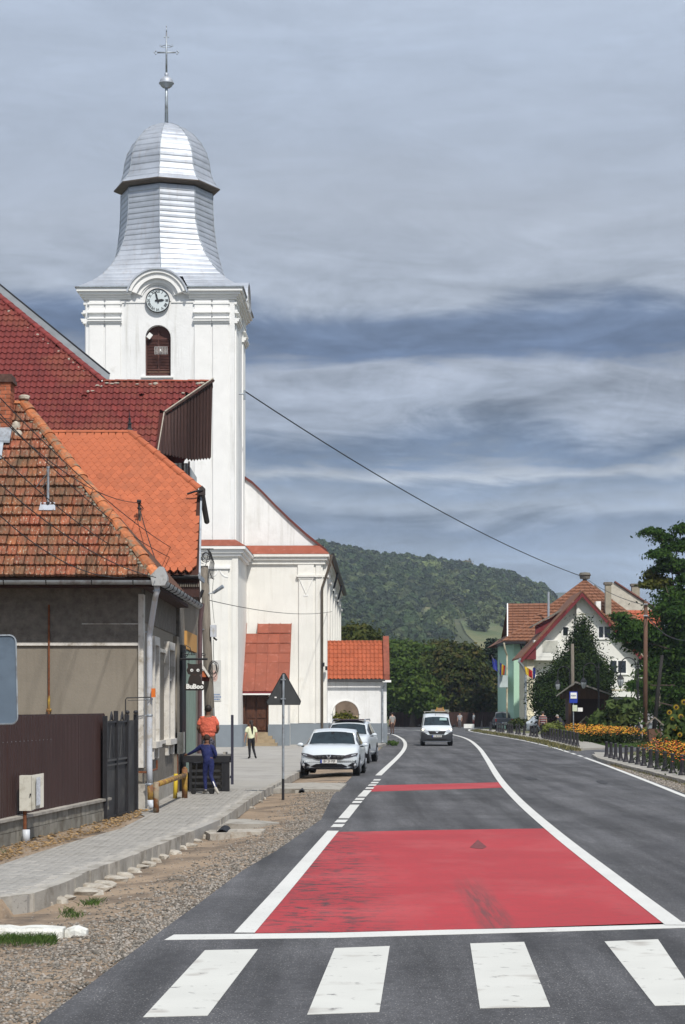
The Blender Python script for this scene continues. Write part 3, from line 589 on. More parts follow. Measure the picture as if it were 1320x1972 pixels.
# clock
ck = cthing('clock', 'round white clock with black Roman numerals under the tower arch', 'clock')
b = MB(); n = 40; b.lathe([(.60, 0), (.60, .05), (.0, .051)], (0, 0, 0), n); M0 = Matrix.Translation((CX, -.10, CZ)) @ Matrix.Rotation(R(90), 4, 'X')
b.xf(M0); b.build('dial', M('pale_blue_dial', (.60, .66, .68), .4, .05, 2), ck)
b = MB(); arc_ring(b, CX, CZ, .585, .625, -.19, -.10, 0, 360, 40); b.build('dial_rim', black_plastic, ck)
NUM = ['XII', 'I', 'II', 'III', 'IIII', 'V', 'VI', 'VII', 'VIII', 'IX', 'X', 'XI']
for i, t in enumerate(NUM):
    m_ = text_mb(t, .19, .004, bold=.004); a = R(30*i); m_.xf(Matrix.Translation((CX+.46*math.sin(a), -.158, CZ+.46*math.cos(a))) @ Matrix.Rotation(a, 4, 'Y')); m_.build('numeral', dark_steel, ck)
for ang, ln, w, nm in ((86, .36, .045, 'hour_hand'), (-14, .52, .032, 'minute_hand')):
    b = MB(); b.prism([(-w, -.17, -.14), (w, -.17, -.14), (w*1.3, -.17, ln*.6), (0, -.17, ln), (-w*1.3, -.17, ln*.6)], (0, -.012 if nm[0] == 'h' else -.02, 0)); b.xf(Matrix.Translation((CX, -.004, CZ)) @ Matrix.Rotation(R(ang), 4, 'Y')); b.build(nm, dark_steel, ck)
# belfry shutters
sh = M('brown_shutter', (.085, .032, .025), .7, .2, 6)
pts = [(wcx-whw, wz0), (wcx+whw, wz0)]+[(wcx+whw*math.cos(math.pi*i/12), wz1+whw*math.sin(math.pi*i/12)) for i in range(13)]
b = MB(); b.prism([(x, .36, z) for x, z in pts], (0, .05, 0)); b.box(wcx-.03, wcx+.03, .30, .36, wz0, wz1+.6); b.box(wcx-whw, wcx+whw, .29, .355, wz1-.05, wz1+.04); b.box(wcx-whw, wcx+whw, .29, .355, wz0+.35, wz0+.42); b.box(wcx-whw, wcx-whw+.07, .30, .355, wz0, wz1); b.box(wcx+whw-.07, wcx+whw, .30, .355, wz0, wz1)
wn = b.build('belfry_shutter', sh, church)
k = 0; z = wz0+.46
while z < wz1-.08:
    for s in (-1, 1):
        c = wcx+s*(whw/2-.01); b = MB(); b.hexa([(c-.26, .30, z), (c+.26, .30, z), (c+.26, .355, z+.035), (c-.26, .355, z+.035), (c-.26, .30, z+.018), (c+.26, .30, z+.018), (c+.26, .355, z+.055), (c-.26, .355, z+.055)]); b.build('slat', sh, wn)
    z += .078
b = MB(); b.box(wcx-.5, wcx-.03, .325, .355, wz0+.04, wz0+.33); b.box(wcx+.03, wcx+.5, .325, .355, wz0+.04, wz0+.33); b.build('shutter_panel', sh, wn, kind='stuff')
b = MB(); b.box(wcx-.86, wcx+.80, -.10, .36, wz0-.09, wz0-.002); b.build('window_sill', white_trim, church)
b = MB(); b.box(wcx-.85, wcx+.72, .3, .33, Zt(716), Zt(712.5)); b.build('window_bar', wood_brown, church)
# white grid aerial and small box hung in the belfry window
ae = cthing('grid_aerial', 'white wire grid aerial hung in the belfry window', 'aerial'); b = MB()
cx, cz = ut(310.5), Zt(675)
for i in range(9): b.tube([(cx-.33+.0825*i, -.12-.05*(abs(i-4)/4)**2*-1, cz-.19), (cx-.33+.0825*i, -.12-.05*(abs(i-4)/4)**2*-1, cz+.19)], .006, 4)
for j in range(7): b.tube([(cx-.33, -.07, cz-.19+.063*j), (cx, -.12, cz-.19+.063*j), (cx+.33, -.07, cz-.19+.063*j)], .006, 4)
b.build('wire_grid', paint_white, ae, kind='stuff'); b = MB(); b.tube([(cx, .3, cz), (cx, -.25, cz)], .018); b.box(cx-.03, cx+.03, -.29, -.23, cz-.07, cz+.03); b.build('feed_arm', paint_white, ae)
bx = cthing('radio_box', 'small tilted white radio box at the upper left of the belfry window', 'radio box'); b = MB(); b.box(-.11, .11, -.05, .05, -.14, .14); b.xf(Matrix.Translation((ut(288), .1, Zt(646))) @ Matrix.Rotation(R(38), 4, 'Y')); b.build('housing', paint_white, bx); b = MB(); b.tube([(ut(288), .1, Zt(646)), (ut(284), .3, Zt(651))], .02); b.build('bracket', dull_steel, bx)
# dome of folded metal sheets
DX, DY = -.05, DT/2
prof = [(23.80, 4.34, 1.0), (24.02, 4.0, .97), (24.35, 3.6, .9), (24.8, 3.22, .78), (25.35, 2.98, .58), (26.0, 2.80, .33), (26.8, 2.64, .13), (27.7, 2.52, .03), (28.6, 2.47, 0), (29.62, 2.45, 0)]
prof2 = [(29.85, 2.84, 0), (30.0, 2.68, 0), (30.3, 2.47, 0), (30.7, 2.33, 0), (31.3, 2.25, 0), (31.8, 2.10, 0), (32.35, 1.80, 0), (32.8, 1.40, 0), (33.12, .95, 0), (33.35, .42, 0), (33.42, .12, 0)]
def at_prof(pf, z):
    for a, c in zip(pf, pf[1:]):
        if a[0] <= z <= c[0]+1e-6:
            t = (z-a[0])/(c[0]-a[0]); return tuple(a[i]+(c[i]-a[i])*t for i in (1, 2))
    return pf[-1][1:]
def ring(z, r, bl, grow=0.0):
    out = []
    for i in range(8):
        a = R(-90+45*i-3*(1-bl)); o = Vector((math.cos(a), math.sin(a), 0))*r
        c = [(0, -1), (1, -1), (1, 0), (1, 1), (0, 1), (-1, 1), (-1, 0), (-1, -1)][i]; q = Vector((c[0]*(r), c[1]*(r), 0))
        p = o.lerp(q, bl); p += p.normalized()*grow; out.append(Vector((DX*(1-bl)+p.x, DY+p.y, z)))
    return out
def sheets(pf, rows, name):
    zz = [pf[0][0]]; tot = 0; seg = []
    for a, c in zip(pf, pf[1:]): L = math.hypot(c[0]-a[0], c[1]-a[1]); seg.append((tot, tot+L, a, c)); tot += L
    def at_len(s):
        for s0, s1, a, c in seg:
            if s <= s1+1e-6: t = (s-s0)/(s1-s0); return [a[i]+(c[i]-a[i])*t for i in range(3)]
        return list(pf[-1])
    for k in range(rows):
        p0, pm, p1 = at_len(tot*k/rows), at_len(tot*(k+.5)/rows), at_len(tot*(k+1)/rows)
        r0, ra, rb, r1, rin = ring(*p0, .016), ring(*[p0[i]+.3*(pm[i]-p0[i]) for i in range(3)], .034), ring(*pm, .036), ring(*p1, .008), ring(*p0, -.0)
        for i in range(8):
            j = (i+1) % 8; b = MB(); m = 5
            rows_ = [rin, r0, ra, rb, r1]; vs = []
            ta, tb = 0., 1.
            if pf is prof and p0[0] < 24.45: ta, tb = {0: (.345, 1), 7: (0, .655), 1: (0, .63), 2: (.37, 1)}.get(i, (0, 1))
            for rr in rows_:
                for q in range(m):
                    t = ta+(tb-ta)*q/(m-1); p = rr[i].lerp(rr[j], t); n_ = Vector((p.x-DX, p.y-DY, 0)).normalized()
                    vs.append(p+n_*(.010*mn.noise((i*3+t*5, k*1.7, p.z)) if rr is not rin else 0))
            b.add(vs, [(a*m+c, a*m+c+1, (a+1)*m+c+1, (a+1)*m+c) for a in range(4) for c in range(m-1)])
            b.build(name, silver, church)
sheets(prof, 22, 'metal_sheet'); sheets(prof2, 13, 'metal_sheet')
b = MB(); q0 = ring(29.80, 2.86, 0); q1 = ring(29.68, 2.42, 0); b.add(q0+q1, [(i, (i+1) % 8, 8+(i+1) % 8, 8+i) for i in range(8)]); q2 = ring(29.86, 2.88, 0); b.add(q0+q2, [((i+1) % 8, i, 8+i, 8+(i+1) % 8) for i in range(8)]); b.build('eave_soffit', M('brown_soffit', (.13, .105, .09), .7, .2, 4), church)
b = MB()
for pf in (prof[3:], prof2):
    for i in range(8): b.tube([ring(z, r, bl, .035)[i] for z, r, bl in pf], .022, 5)
b.build('standing_seam', dull_steel, church, kind='stuff')
b = MB(); b.prism([(-4.36, -.5, 23.80), (-1.5, -.5, 23.80), (-1.5, .02, 23.80), (1.3, .02, 23.80), (1.3, -.5, 23.80), (4.36, -.5, 23.80), (4.36, DT/2-1.5, 23.80), (HWT, DT/2-1.5, 23.80), (HWT, DT/2+1.5, 23.80), (4.36, DT/2+1.5, 23.80), (4.36, DT+.5, 23.80), (-4.36, DT+.5, 23.80)], (0, 0, .05)); b.build('eave_edge', dull_steel, church)
# barrel of metal over each clock arch
for rot in (0, 90):
    b = MB(); arc_ring(b, 0, 0, 1.56, 1.64, -.52, 1.9, 14, 166); 
    T_ = Matrix.Translation((CX, 0, CZ)) if rot == 0 else Matrix.Translation((HWT, DT/2, CZ+.05)) @ Matrix.Rotation(R(90), 4, 'Z')
    b.xf(T_); b.build('arch_roof', silver, church, smooth=False)
# finial: rod, ball and cross
ox, oy = DX-.02, DY; zc = 33.35
b = MB(); b.tube([(ox, oy, zc), (ox, oy, 36.0)], [.10, .07], 10); b.build('finial_rod', dull_steel, church, smooth=True)
b = MB(); b.ell((ox, oy, 35.62), (.37, .37, .33), 18, 10); b.lathe([(.40, -.03), (.41, 0), (.40, .03)], (ox, oy, 35.58), 18); b.lathe([(.13, .3), (.09, .4), (.12, .48), (.05, .55)], (ox, oy, 35.60), 12); b.build('finial_ball', silver, church, smooth=True)
b = MB(); zx = 37.23
b.tube([(ox, oy, 36.1), (ox, oy, 38.3)], [.055, .04], 8); b.tube([(ox, oy, 38.3), (ox, oy, 38.62)], [.04, .008], 6)
b.tube([(ox-.50, oy, zx), (ox+.50, oy, zx)], .042, 8)
b.tube([(ox-.29, oy, zx+.32), (ox, oy, zx+.42), (ox+.29, oy, zx+.32)], .022, 6)
for s in (-1, 1):
    for dx, dz in ((.57, .075), (.57, -.075), (.64, 0)): b.ell((ox+s*dx, oy, zx+dz), (.045, .03, .045), 8, 6)
    b.tube([(ox+s*.36*math.cos(R(a)), oy, zx+.36+.10*math.sin(R(a))) for a in range(-100, 60, 20)], .016, 5)
    for dx in (.10,): b.ell((ox+s*dx, oy, 38.05), (.04, .03, .04), 8, 6)
b.ell((ox, oy, 38.62), (.03, .03, .06), 8, 6); b.build('cross', dull_steel, church, smooth=True)
b = MB(); b.tube([(HWT+.05, 2.4, Zt(745)), (HWT+.4, 2.4, Zt(745))], .05, 8); b.tube([(HWT+.35, 2.4, Zt(757)), (HWT+.35, 2.4, Zt(738))], .06, 8); b.build('wire_bracket', dull_steel, church)
# lower tower: red skirt, cornice, pilaster, plinth
def skirt(b, hw, v0, v1, z0, z1, o0, o1, mi=0):
    a = [(-hw-o0, v0-o0, z0), (hw+o0, v0-o0, z0), (hw+o0, v1+o0, z0), (-hw-o0, v1+o0, z0)]; c = [(-hw-o1, v0-o1, z1), (hw+o1, v0-o1, z1), (hw+o1, v1+o1, z1), (-hw-o1, v1+o1, z1)]
    b.add(a+c, [(0, 1, 5, 4), (1, 2, 6, 5), (2, 3, 7, 6), (3, 0, 4, 7), (3, 2, 1, 0)], mi)
b = MB(); skirt(b, 4.05, -.25, DT, 10.46, 10.82, .42, -.15); b.build('cornice_tiles', red_metal, church)
for z0, z1, o in ((10.30, 10.45, .40), (10.12, 10.30, .27), (9.95, 10.12, .15), (9.30, 9.42, .16)):
    b = MB(); band(b, 4.05, -.25, 7, z0, z1, o) if z0 > 9.5 else [b.box(x0, x1, -.25-o, -.2, z0, z1) for x0, x1 in ((-3.65, -2.5), (2.5, 3.65))]; b.build('cornice_moulding', white_trim, church, kind='stuff' if z0 < 9.5 else None)
b = MB()
for x0, x1 in ((-3.55, -2.6), (2.6, 3.55)): b.box(x0, x1, -.32, -.24, 1.26, 9.30)
for x0, x1 in ((3.75, 4.05), (-4.05, -3.75)): b.box(x0, x1, -.30, -.24, 1.26, 9.95)
b.build('base_pilaster', old_white, church, kind='stuff')
b = MB()
for cx in (2.6, 3.55): arc_ring(b, cx, 9.3, .40, .45, -.345, -.31, 180 if cx > 3 else 270, 270 if cx > 3 else 360, 8)
b.build('capital_ornament', white_trim, church, kind='stuff')
b = MB(); b.box(-4.3, 4.3, -.5, 3.4, .1, 1.26); b.build('plinth', plinth_m, church)
# nave
NV, NE, NL = 6.6, 8.23, 47.5
b = MB(); b.box(-NE, NE, NV, NV+.8, .1, 10.4); b.box(NE-.8, NE, NV+.8, NL, .1, 10.4); b.box(-NE, -NE+.8, NV+.8, NL, .1, 10.4); b.box(-NE+.8, NE-.8, NL-.8, NL, .1, 10.4); b.build('nave_wall', old_white, church)
gz0 = Zn(1052); slope = [(467, 918), (485, 930), (505, 949), (530, 975), (560, 1004), (590, 1031), (610, 1047), (629, 1062)]
sp_ = [(un(x), Zn(y)) for x, y in slope]; ex = [(0.0, sp_[0][1]+sp_[0][0]*.95)]+sp_
gp = [(-NE-.05, gz0-.2)]+[(-x, z) for x, z in ex[::-1][:-1]]+ex+[(NE+.05, gz0-.2)]
b = MB(); b.prism([(x, NV+.35, z) for x, z in gp], (0, .45, 0)); b.build('gable_wall', white_wall, church)
b = MB()
for sgn in (1, -1):
    for (x0, z0), (x1, z1) in zip(ex, ex[1:]):
        b.hexa([(sgn*x0, NV+.22, z0-.02), (sgn*x1, NV+.22, z1-.02), (sgn*x1, NV+.95, z1-.02), (sgn*x0, NV+.95, z0-.02), (sgn*x0, NV+.22, z0+.13), (sgn*x1, NV+.22, z1+.13), (sgn*x1, NV+.95, z1+.13), (sgn*x0, NV+.95, z0+.13)])
b.build('gable_coping', M('coping_sheet', (.13, .028, .020), .6, .3, 2), church)
b = MB(); skirt(b, NE, NV, NV+1, 10.55, 11.05, .38, -.25); b.build('cornice_tiles', red_metal, church)
for z0, z1, o in ((10.40, 10.545, .36), (10.22, 10.40, .24), (10.0, 10.22, .13)):
    b = MB(); band(b, NE, NV, NL, z0, z1, o); b.build('cornice_moulding', old_white, church)
ap = ex[0]
b = MB(); b.prism([(-NE-.45, NV+.85, 10.5), (NE+.45, NV+.85, 10.5), (NE+.1, NV+.85, 10.95), (ex[4][0], NV+.85, ex[4][1]-.05), (ap[0], NV+.85, ap[1]-.05), (-ex[4][0], NV+.85, ex[4][1]-.05), (-NE-.1, NV+.85, 10.95)], (0, NL-NV-.4, 0)); b.build('nave_roof', tile_brown, church)
b = MB()
b.box(un(576), un(604), NV-.10, NV+.02, 1.3, 9.3); b.box(un(572), un(607), NV-.2, NV+.02, 9.3, 9.42); b.box(un(574), un(605), NV-.14, NV+.02, 9.2, 9.3); b.box(un(574), un(605), NV-.10, NV+.02, 9.42, 10.0)
b.box(un(609), un(619), NV-.07, NV+.02, 1.3, 10.0); b.box(un(607), un(620.5), NV-.15, NV+.02, 9.3, 9.42)
for i in range(7):
    v = NV+.15+i*6.6
    b.box(NE-.02, NE+.22, v, v+1.3, 1.3, 10.0); b.box(NE-.02, NE+.32, v-.08, v+1.38, 9.3, 9.42)
b.build('nave_pilaster', old_white, church, kind='stuff')
b = MB(); b.tube([(un(577), NV-.12, 9.2), (un(590), NV-.12, 8.35), (un(603), NV-.12, 9.2)], .022, 5); b.box(un(585), un(594), NV-.12, NV-.09, 8.25, 8.32); b.build('capital_ornament', white_trim, church, kind='stuff')
b = MB(); b.box(5.3, NE+.12, NV-.12, NV+.05, .1, 1.28); b.box(NE-.05, NE+.3, NV+.05, NL, .1, 1.28); b.build('plinth', plinth_m, church)
# gutter and downpipes of the nave
b = MB(); b.tube([(NE+.52, NV+.9, 10.56), (NE+.52, NL, 10.56)], .12, 8); b.build('gutter', dark_steel, church)
for v in (NV-.1, NV+13.4, NV+26.5):
    b = MB(); b.tube([(NE+.52, v+.9, 10.5), (NE+.45, v+.6, 10.1), (NE+.12, v+.35, 8.8), (NE+.12, v+.3, 8.4), (NE+.12, v+.3, .4)] if v > NV else [(NE+.50, NV-.1, 10.5), (NE+.40, NV-.25, 10.0), (un(621), NV-.28, 8.7), (un(621), NV-.2, 8.3), (un(621), NV-.2, .2)], .065, 8); b.build('downpipe', M('brown_downpipe', (.075, .06, .045), .6, .3, 2) if v < NV else dark_steel, church)
for y_, x_ in ((1280, 623.5), (1287, 629)):
    b = MB(); b.box(un(x_)-.06, un(x_)+.06, NV-.35, NV-.1, Zn(y_)-.12, Zn(y_)+.1); b.build('wall_bracket', dark_steel, church)
# porch with lean-to roof of red sheets
u0, u1, v0 = 4.06, 6.45, 3.5; z1, z0 = Zn(1201), 3.02
b = MB(); b.box(5.43, u1, v0, v0+.35, .1, 2.98); b.box(u1-.35, u1, v0+.35, NV, .1, 2.98); b.add([(u1-.3, v0+.1, 2.98), (u1-.3, NV, 2.98), (u1-.3, NV, z1-.15)], [(0, 1, 2)]); b.build('porch_wall', old_white, church)
b = MB(); b.box(5.40, u1+.1, v0-.12, v0+.2, .1, 1.25); b.build('plinth', plinth_m, church)
nr, nc = 7, 4; A = Vector((u0, v0-.35, z0)); U = Vector((u1-u0+.06, 0, 0)); S = Vector((0, NV-v0+.35, z1-z0)); N_ = U.cross(S).normalized()
for i in range(nr):
    for j in range(nc):
        if i == nr-1 and j == 0: continue
        p = A+U*(j/nc)+S*(i/nr); du = U/nc; ds = S/nr; sag = N_*(-.10*math.sin(math.pi*(i+.5)/nr)); e = N_*random.uniform(.02, .035); b = MB()
        q = [p+du*.015+sag, p+du*.985+sag, p+du*.985+ds*.99+sag, p+du*.015+ds*.99+sag]; b.hexa([x-N_*.02 for x in q]+[q[0]+e, q[1]+e, q[2]+e*.5, q[3]+e*.5]); b.build('roof_sheet', red_metal, church)
b = MB(); 
for j in range(nc+1): b.tube([A+U*(j/nc)+S*t+N_*(.03-.10*math.sin(math.pi*t)) for t in [i/6 for i in range(7)]], .018, 5)
b.build('sheet_seam', red_metal, church, kind='stuff')
b = MB(); b.box(u0, u1+.06, v0-.36, v0-.30, z0-.14, z0-.02); b.build('fascia_board', maroon, church); b = MB(); b.box(u0, u1+.06, v0-.42, v0-.362, z0-.20, z0-.12); b.build('gutter', white_trim, church)
d = MB(); d.box(4.06, 4.16, v0+.1, v0+.3, .7, 2.95); d.box(5.33, 5.43, v0+.1, v0+.3, .7, 2.95); d.box(4.16, 5.33, v0+.1, v0+.3, 2.85, 2.95); df = d.build('door_frame', door_wood, church)
for i, (a, c) in enumerate(((4.17, 4.74), (4.75, 5.32))):
    d = MB(); d.box(a, c, v0+.24, v0+.3, .85, 2.85); lf = d.build('door_leaf', door_wood, df)
d = MB()
for a, c in ((4.23, 4.68), (4.81, 5.26)):
    for zz0, zz1 in ((.95, 1.5), (1.6, 2.1), (2.2, 2.75)): d.box(a, c, v0+.20, v0+.24, zz0, zz1); d.prism([((a+c)/2, v0+.17, zz0+.06), (c-.06, v0+.17, (zz0+zz1)/2), ((a+c)/2, v0+.17, zz1-.06), (a+.06, v0+.17, (zz0+zz1)/2)], (0, .03, 0))
d.build('door_panels', door_wood, df, kind='stuff')
stone = M('sandstone_steps', (.33, .26, .17), .9, .2, 3, .3, 20, rand=.1)
for i in range(4):
    b = MB(); b.box(4.1, 5.5+.14*(3-i), v0-.10-.36*(3-i), v0+.24, .1+.0+(.18*i if i else 0), .1+.18*(i+1)+.004*i); b.build('step', stone, church)
b = MB(); arc_ring(b, 0, 0, 0, 0, 0, 0)if False else b.box(ut(386), ut(392), -.36, -.30, Zt(1385), Zt(1330)); b.build('notice', M('white_notice', (.7, .72, .75), .5), church)
# banner with a face, on the tower base
bn = cthing('banner', 'tall pale banner with a face and blue lines of print on the church wall', 'banner')
bu0, bu1, bz0, bz1 = ut(404), ut(427), Zt(1350), Zt(1272)
b = MB(); b.box(bu0, bu1, -.36, -.325, bz0, bz1); b.build('sheet', M('banner_cloth', (.52, .52, .50), .7, .06, 5), bn)
fc = (bu0+.30, -.362, Zt(1302))
def flat(pts, m, name, par, y, th=.004): b = MB(); b.prism([(x, y, z) for x, z in pts], (0, -th, 0)); return b.build(name, m, par)
ell2 = lambda cx, cz, rx, rz, t=0, n=18: [(cx+rx*math.cos(a)*math.cos(t)-rz*math.sin(a)*math.sin(t), cz+rx*math.cos(a)*math.sin(t)+rz*math.sin(a)*math.cos(t)) for a in [2*math.pi*i/n for i in range(n)]]
flat(ell2(bu0+.27, Zt(1292), .23, .32, .1), M('banner_hair', (.36, .33, .29), .7), 'printed_hair', bn, -.361); flat(ell2(bu0+.27, Zt(1302), .17, .30, .15), M('banner_skin', (.50, .34, .29), .7), 'printed_face', bn, -.366)
bd = M('banner_dark', (.10, .055, .05), .7)
for cx, cy, rx, rz in ((bu0+.19, Zt(1297), .045, .018), (bu0+.36, Zt(1296), .045, .018), (bu0+.28, Zt(1308), .07, .022)): flat(ell2(cx, cy, rx, rz), bd, 'printed_feature', bn, -.371)
bt = M('banner_print', (.10, .17, .33), .7)
for i, (y, w) in enumerate(((1338, .36), (1342.5, .44), (1347, .42))):
    x = bu1-.05-w
    while x < bu1-.06: ww = random.uniform(.03, .07); flat([(x, Zt(y)-.035), (x+ww, Zt(y)-.035), (x+ww, Zt(y)+.035), (x, Zt(y)+.035)], bt, 'printed_word', bn, -.361); x += ww+.018

# ---------------------------------------------------------------- tiles
def tile_profile(kind, w, L, rise=.03):
    """One roof tile: x across (0..w), y up the slope (0..L), z out of the roof."""
    if kind == 'ribbed': xs = [0, .10, .2, .48, .52, .62, .92, 1]; zs = [.008, .040, .010, .010, .036, .008, .010, .04]
    elif kind == 'wave': xs = [0, .14, .30, .5, .72, .88, 1]; zs = [.045, .066, .045, .006, .0, .022, .045]
    elif kind == 'flat': xs = [0, .12, .88, 1]; zs = [.012, .018, .018, .012]
    n = len(xs); th = rise; v = []
    for y, k in ((0, th), (L, 0)):
        for x, z in zip(xs, zs): v.append((x*w, y, z+k))
    for x, z in zip(xs, zs): v.append((x*w, 0, z-.005))
    f = [(i, i+1, n+i+1, n+i) for i in range(n-1)]+[(2*n+i, 2*n+i+1, i+1, i) for i in range(n-1)]
    f += [(0, n, 2*n), (n-1, 3*n-1, 2*n-1)]
    return v, f
def tile_diamond(w, L, th=.046):
    pts = [(w*.02, w*.50), (w*.02, L), (w*.98, L), (w*.98, w*.50), (w*.54, 0), (w*.46, 0)]
    v = [(x, y, th+.012*(1-y/L)+.004) for x, y in pts]+[(x, y, .012*(1-y/L)-.004) for x, y in pts]
    return v, [tuple(range(6))[::-1]]+[(i, (i+1) % 6, 6+(i+1) % 6, 6+i) for i in range(6)]
def tiling(par, A, U, S, cells, tiles, m, maxn=300, name='tile', jit=.006, near=None):
    """cells: list of (u, s) positions in metres from A along unit vectors U, S."""
    N = U.cross(S).normalized(); off = ORG.get(par.name, Vector((0, 0, 0))); mes = []
    for v, f in tiles:
        me = bpy.data.meshes.new(name); me.from_pydata(v, [], f); me.materials.append(m); me.update(); mes.append(me)
    Bs = Matrix((U, S, N)).transposed().to_4x4()
    def mat_of(u, s): p = A+U*u+S*s+N*random.uniform(0, jit)-off; return Matrix.Translation(p) @ Bs @ Matrix.Rotation(random.gauss(0, .008), 4, 'Z')
    if near: cells = sorted(cells, key=near)
    for u, s in cells[:maxn]:
        o = bpy.data.objects.new(name, random.choice(mes)); col.objects.link(o); o.parent = par; o.matrix_basis = mat_of(u, s)
    if cells[maxn:]:
        b = MB()
        for u, s in cells[maxn:]:
            v, f = random.choice(tiles); Mx = mat_of(u, s); b.add([Mx @ Vector(p) for p in v], f)
        link('roof_tiles', b.mesh('roof_tiles', m), par, kind='stuff')
def ridge_caps(par, p, q, step, r, m, name='ridge_tile', squash=.6, jit=.02):
    p, q = Vector(p), Vector(q); n = max(1, round((q-p).length/step)); d = (q-p).normalized(); s = d.cross(Vector((0, 0, 1))).normalized(); up = s.cross(d)
    for i in range(n):
        a = p.lerp(q, i/n)-d*.03; c = p.lerp(q, (i+1)/n)+d*.03; b = MB(); vs = []
        j = Vector((0, 0, random.uniform(-jit, jit)*.3))
        for e, rr in ((a, r*1.12), (c, r*.94)):
            for k in range(7): t = math.pi*k/6; vs.append(e+s*math.cos(t)*rr+up*math.sin(t)*rr*squash+j)
            for k in range(7): t = math.pi*k/6; vs.append(e+s*math.cos(t)*(rr-.018)+up*(math.sin(t)*rr*squash-.018)+j)
        f = [(k, k+1, 14+k+1, 14+k) for k in range(6)]+[(7+k+1, 7+k, 21+k, 21+k+1) for k in range(6)]+[(k, 7+k, 7+k+1, k+1) for k in range(6)]+[(14+k, 14+k+1, 21+k+1, 21+k) for k in range(6)]
        b.add(vs, f); b.build(name, m, par)

# ---------------------------------------------------------------- gateway beside the church
GY = 118.0; kg = GY/F; gx = lambda x: (x-660)*kg; gz = lambda y: H+(HZ-y)*kg
gate = thing('gateway_house', 'small white gateway with arch and orange tiled roof attached to the church', 'gatehouse', (.8, GY, 0))
x0, x1 = -1.0, gx(745); acx, ahw = gx(666), .76
b = MB()
for y0, y1 in ((GY, GY+.4), (GY+3.6, GY+4.0)): arch_wall(b, x0, x1, .1, 3.72, acx, ahw, .1, 1.77, y0, y1)
b.box(x1-.35, x1, GY+.4, GY+3.6, .1, 3.72); b.box(x0, x0+.3, GY+.4, GY+3.6, .1, 3.72); b.build('wall', white_wall, gate)
b = MB(); arc_ring(b, acx, 1.77, ahw, ahw+.07, GY-.035, GY+.01, 0, 180, 16); b.build('arch_trim', white_trim, gate)
b = MB(); b.box(x0, acx-ahw-.002, GY-.05, GY+.01, .1, gz(1393)); b.box(acx+ahw+.002, x1+.05, GY-.05, GY+.01, .1, gz(1393)); b.box(x1, x1+.05, GY+.01, GY+4, .1, gz(1393)); b.build('plinth', plinth_m, gate, kind='stuff')
rz0, rz1, rd = 3.74, 5.95, 2.1; xr = gx(738.5); p0 = (x0, GY-.28, rz0); 
b = MB(); b.prism([(x0, GY-.25, rz0-.02), (x0, GY+2, rz1-.03), (x0, GY+4.25, rz0-.02)], (xr-x0, 0, 0)); b.build('roof_deck', tile_line, gate)
U = Vector((1, 0, 0)); S = Vector((0, GY+2-(GY-.3), rz1-rz0)); SL_ = S.length; S.normalize(); rows = 9; w = .235
cells = [(j*w, i*SL_/rows) for i in range(rows) for j in range(int((xr-x0)/w))]
tiling(gate, Vector((x0+.02, GY-.3, rz0+.005)), U, S, cells, [tile_profile('wave', w, SL_/rows+.05, .03)], tile_gate)
ridge_caps(gate, (x0, GY+2, rz1), (xr, GY+2, rz1), .4, .10, tile_gate)
b = MB(); b.prism([(xr+.02, GY-.35, 3.70), (xr+.02, GY-.30, 4.05), (xr+.02, GY+1.9, 6.28), (xr+.02, GY+2.1, 6.28), (xr+.02, GY+4.35, 4.05), (xr+.02, GY+4.35, 3.70)], (.34, 0, 0)); b.build('parapet', M('parapet_brick', (.22, .065, .04), .85, .25, 4, .3, 15), gate)
b = MB(); b.box(xr-.05, x1+.25, GY-.42, GY+.05, 3.58, 3.70); b.build('parapet_ledge', white_trim, gate)
b = MB(); b.tube([(x0, GY-.38, 3.68), (xr+.1, GY-.38, 3.68)], .06, 8); b.build('gutter', dark_steel, gate)
b = MB(); b.tube([(gx(742), GY-.38, 3.6), (gx(741), GY-.3, 3.45), (gx(737), GY-.1, 3.2), (gx(737), GY-.1, .25), (gx(737), GY-.2, .15)], .055, 8); b.build('downpipe', dull_steel, gate)
# courtyard seen through the arch
ct = thing('courtyard_steps', 'stone steps with wall seen through the gateway arch', 'steps', (.3, 134, 0))
for i in range(7): b = MB(); b.box(-1.6, 1.8, 132.5+i*.4, 136, .1+.22*i, .1+.22*(i+1)-.01); b.build('step', stone, ct)
b = MB(); b.box(-6, 2.2, 136.2, 136.6, .1, 3.2); b.build('garden_wall', M('garden_wall', (.17, .13, .10), .9, .3, 2, .3, 6), ct)
# ---------------------------------------------------------------- nearest house with the weathered tile roof
h1 = thing('corner_house', 'nearest grey-beige house with mossy weathered clay tile roof and white downpipe', 'house', (-4.1, 42.5, .1))
Y1, X1 = 42.5, -4.1; z_ = lambda y: PZ(y, Y1); x_ = lambda x: PX(x, Y1)
b = MB(); b.box(-13, X1, Y1, Y1+.4, 0, z_(1242)); b.build('front_wall', plaster_b, h1)
b = MB(); b.box(-13, X1, Y1-.03, Y1+.4, z_(1238), 4.62); b.build('upper_wall', plaster_g, h1)
b = MB(); b.box(-13, x_(267), Y1-.05, Y1+.1, z_(1243.5), z_(1238)+.0); b.build('white_band', band_w, h1)
b = MB(); b.box(x_(158), x_(266), Y1-.045, Y1+.0, z_(1202.5), z_(1201)); b.build('lime_line', band_w, h1)
b = MB(); b.box(x_(267), X1+.03, Y1-.06, Y1+.3, .95, 4.5); b.build('corner_strip', band_w, h1)
b = MB(); b.box(x_(262), X1+.07, Y1-.09, Y1+.5, 0, .62); b.build('corner_plinth', concrete, h1)
b = MB(); b.box(X1-.4, X1-.0, Y1+.4, 50.9, 0, 3.95); b.build('street_wall', plaster_b, h1)
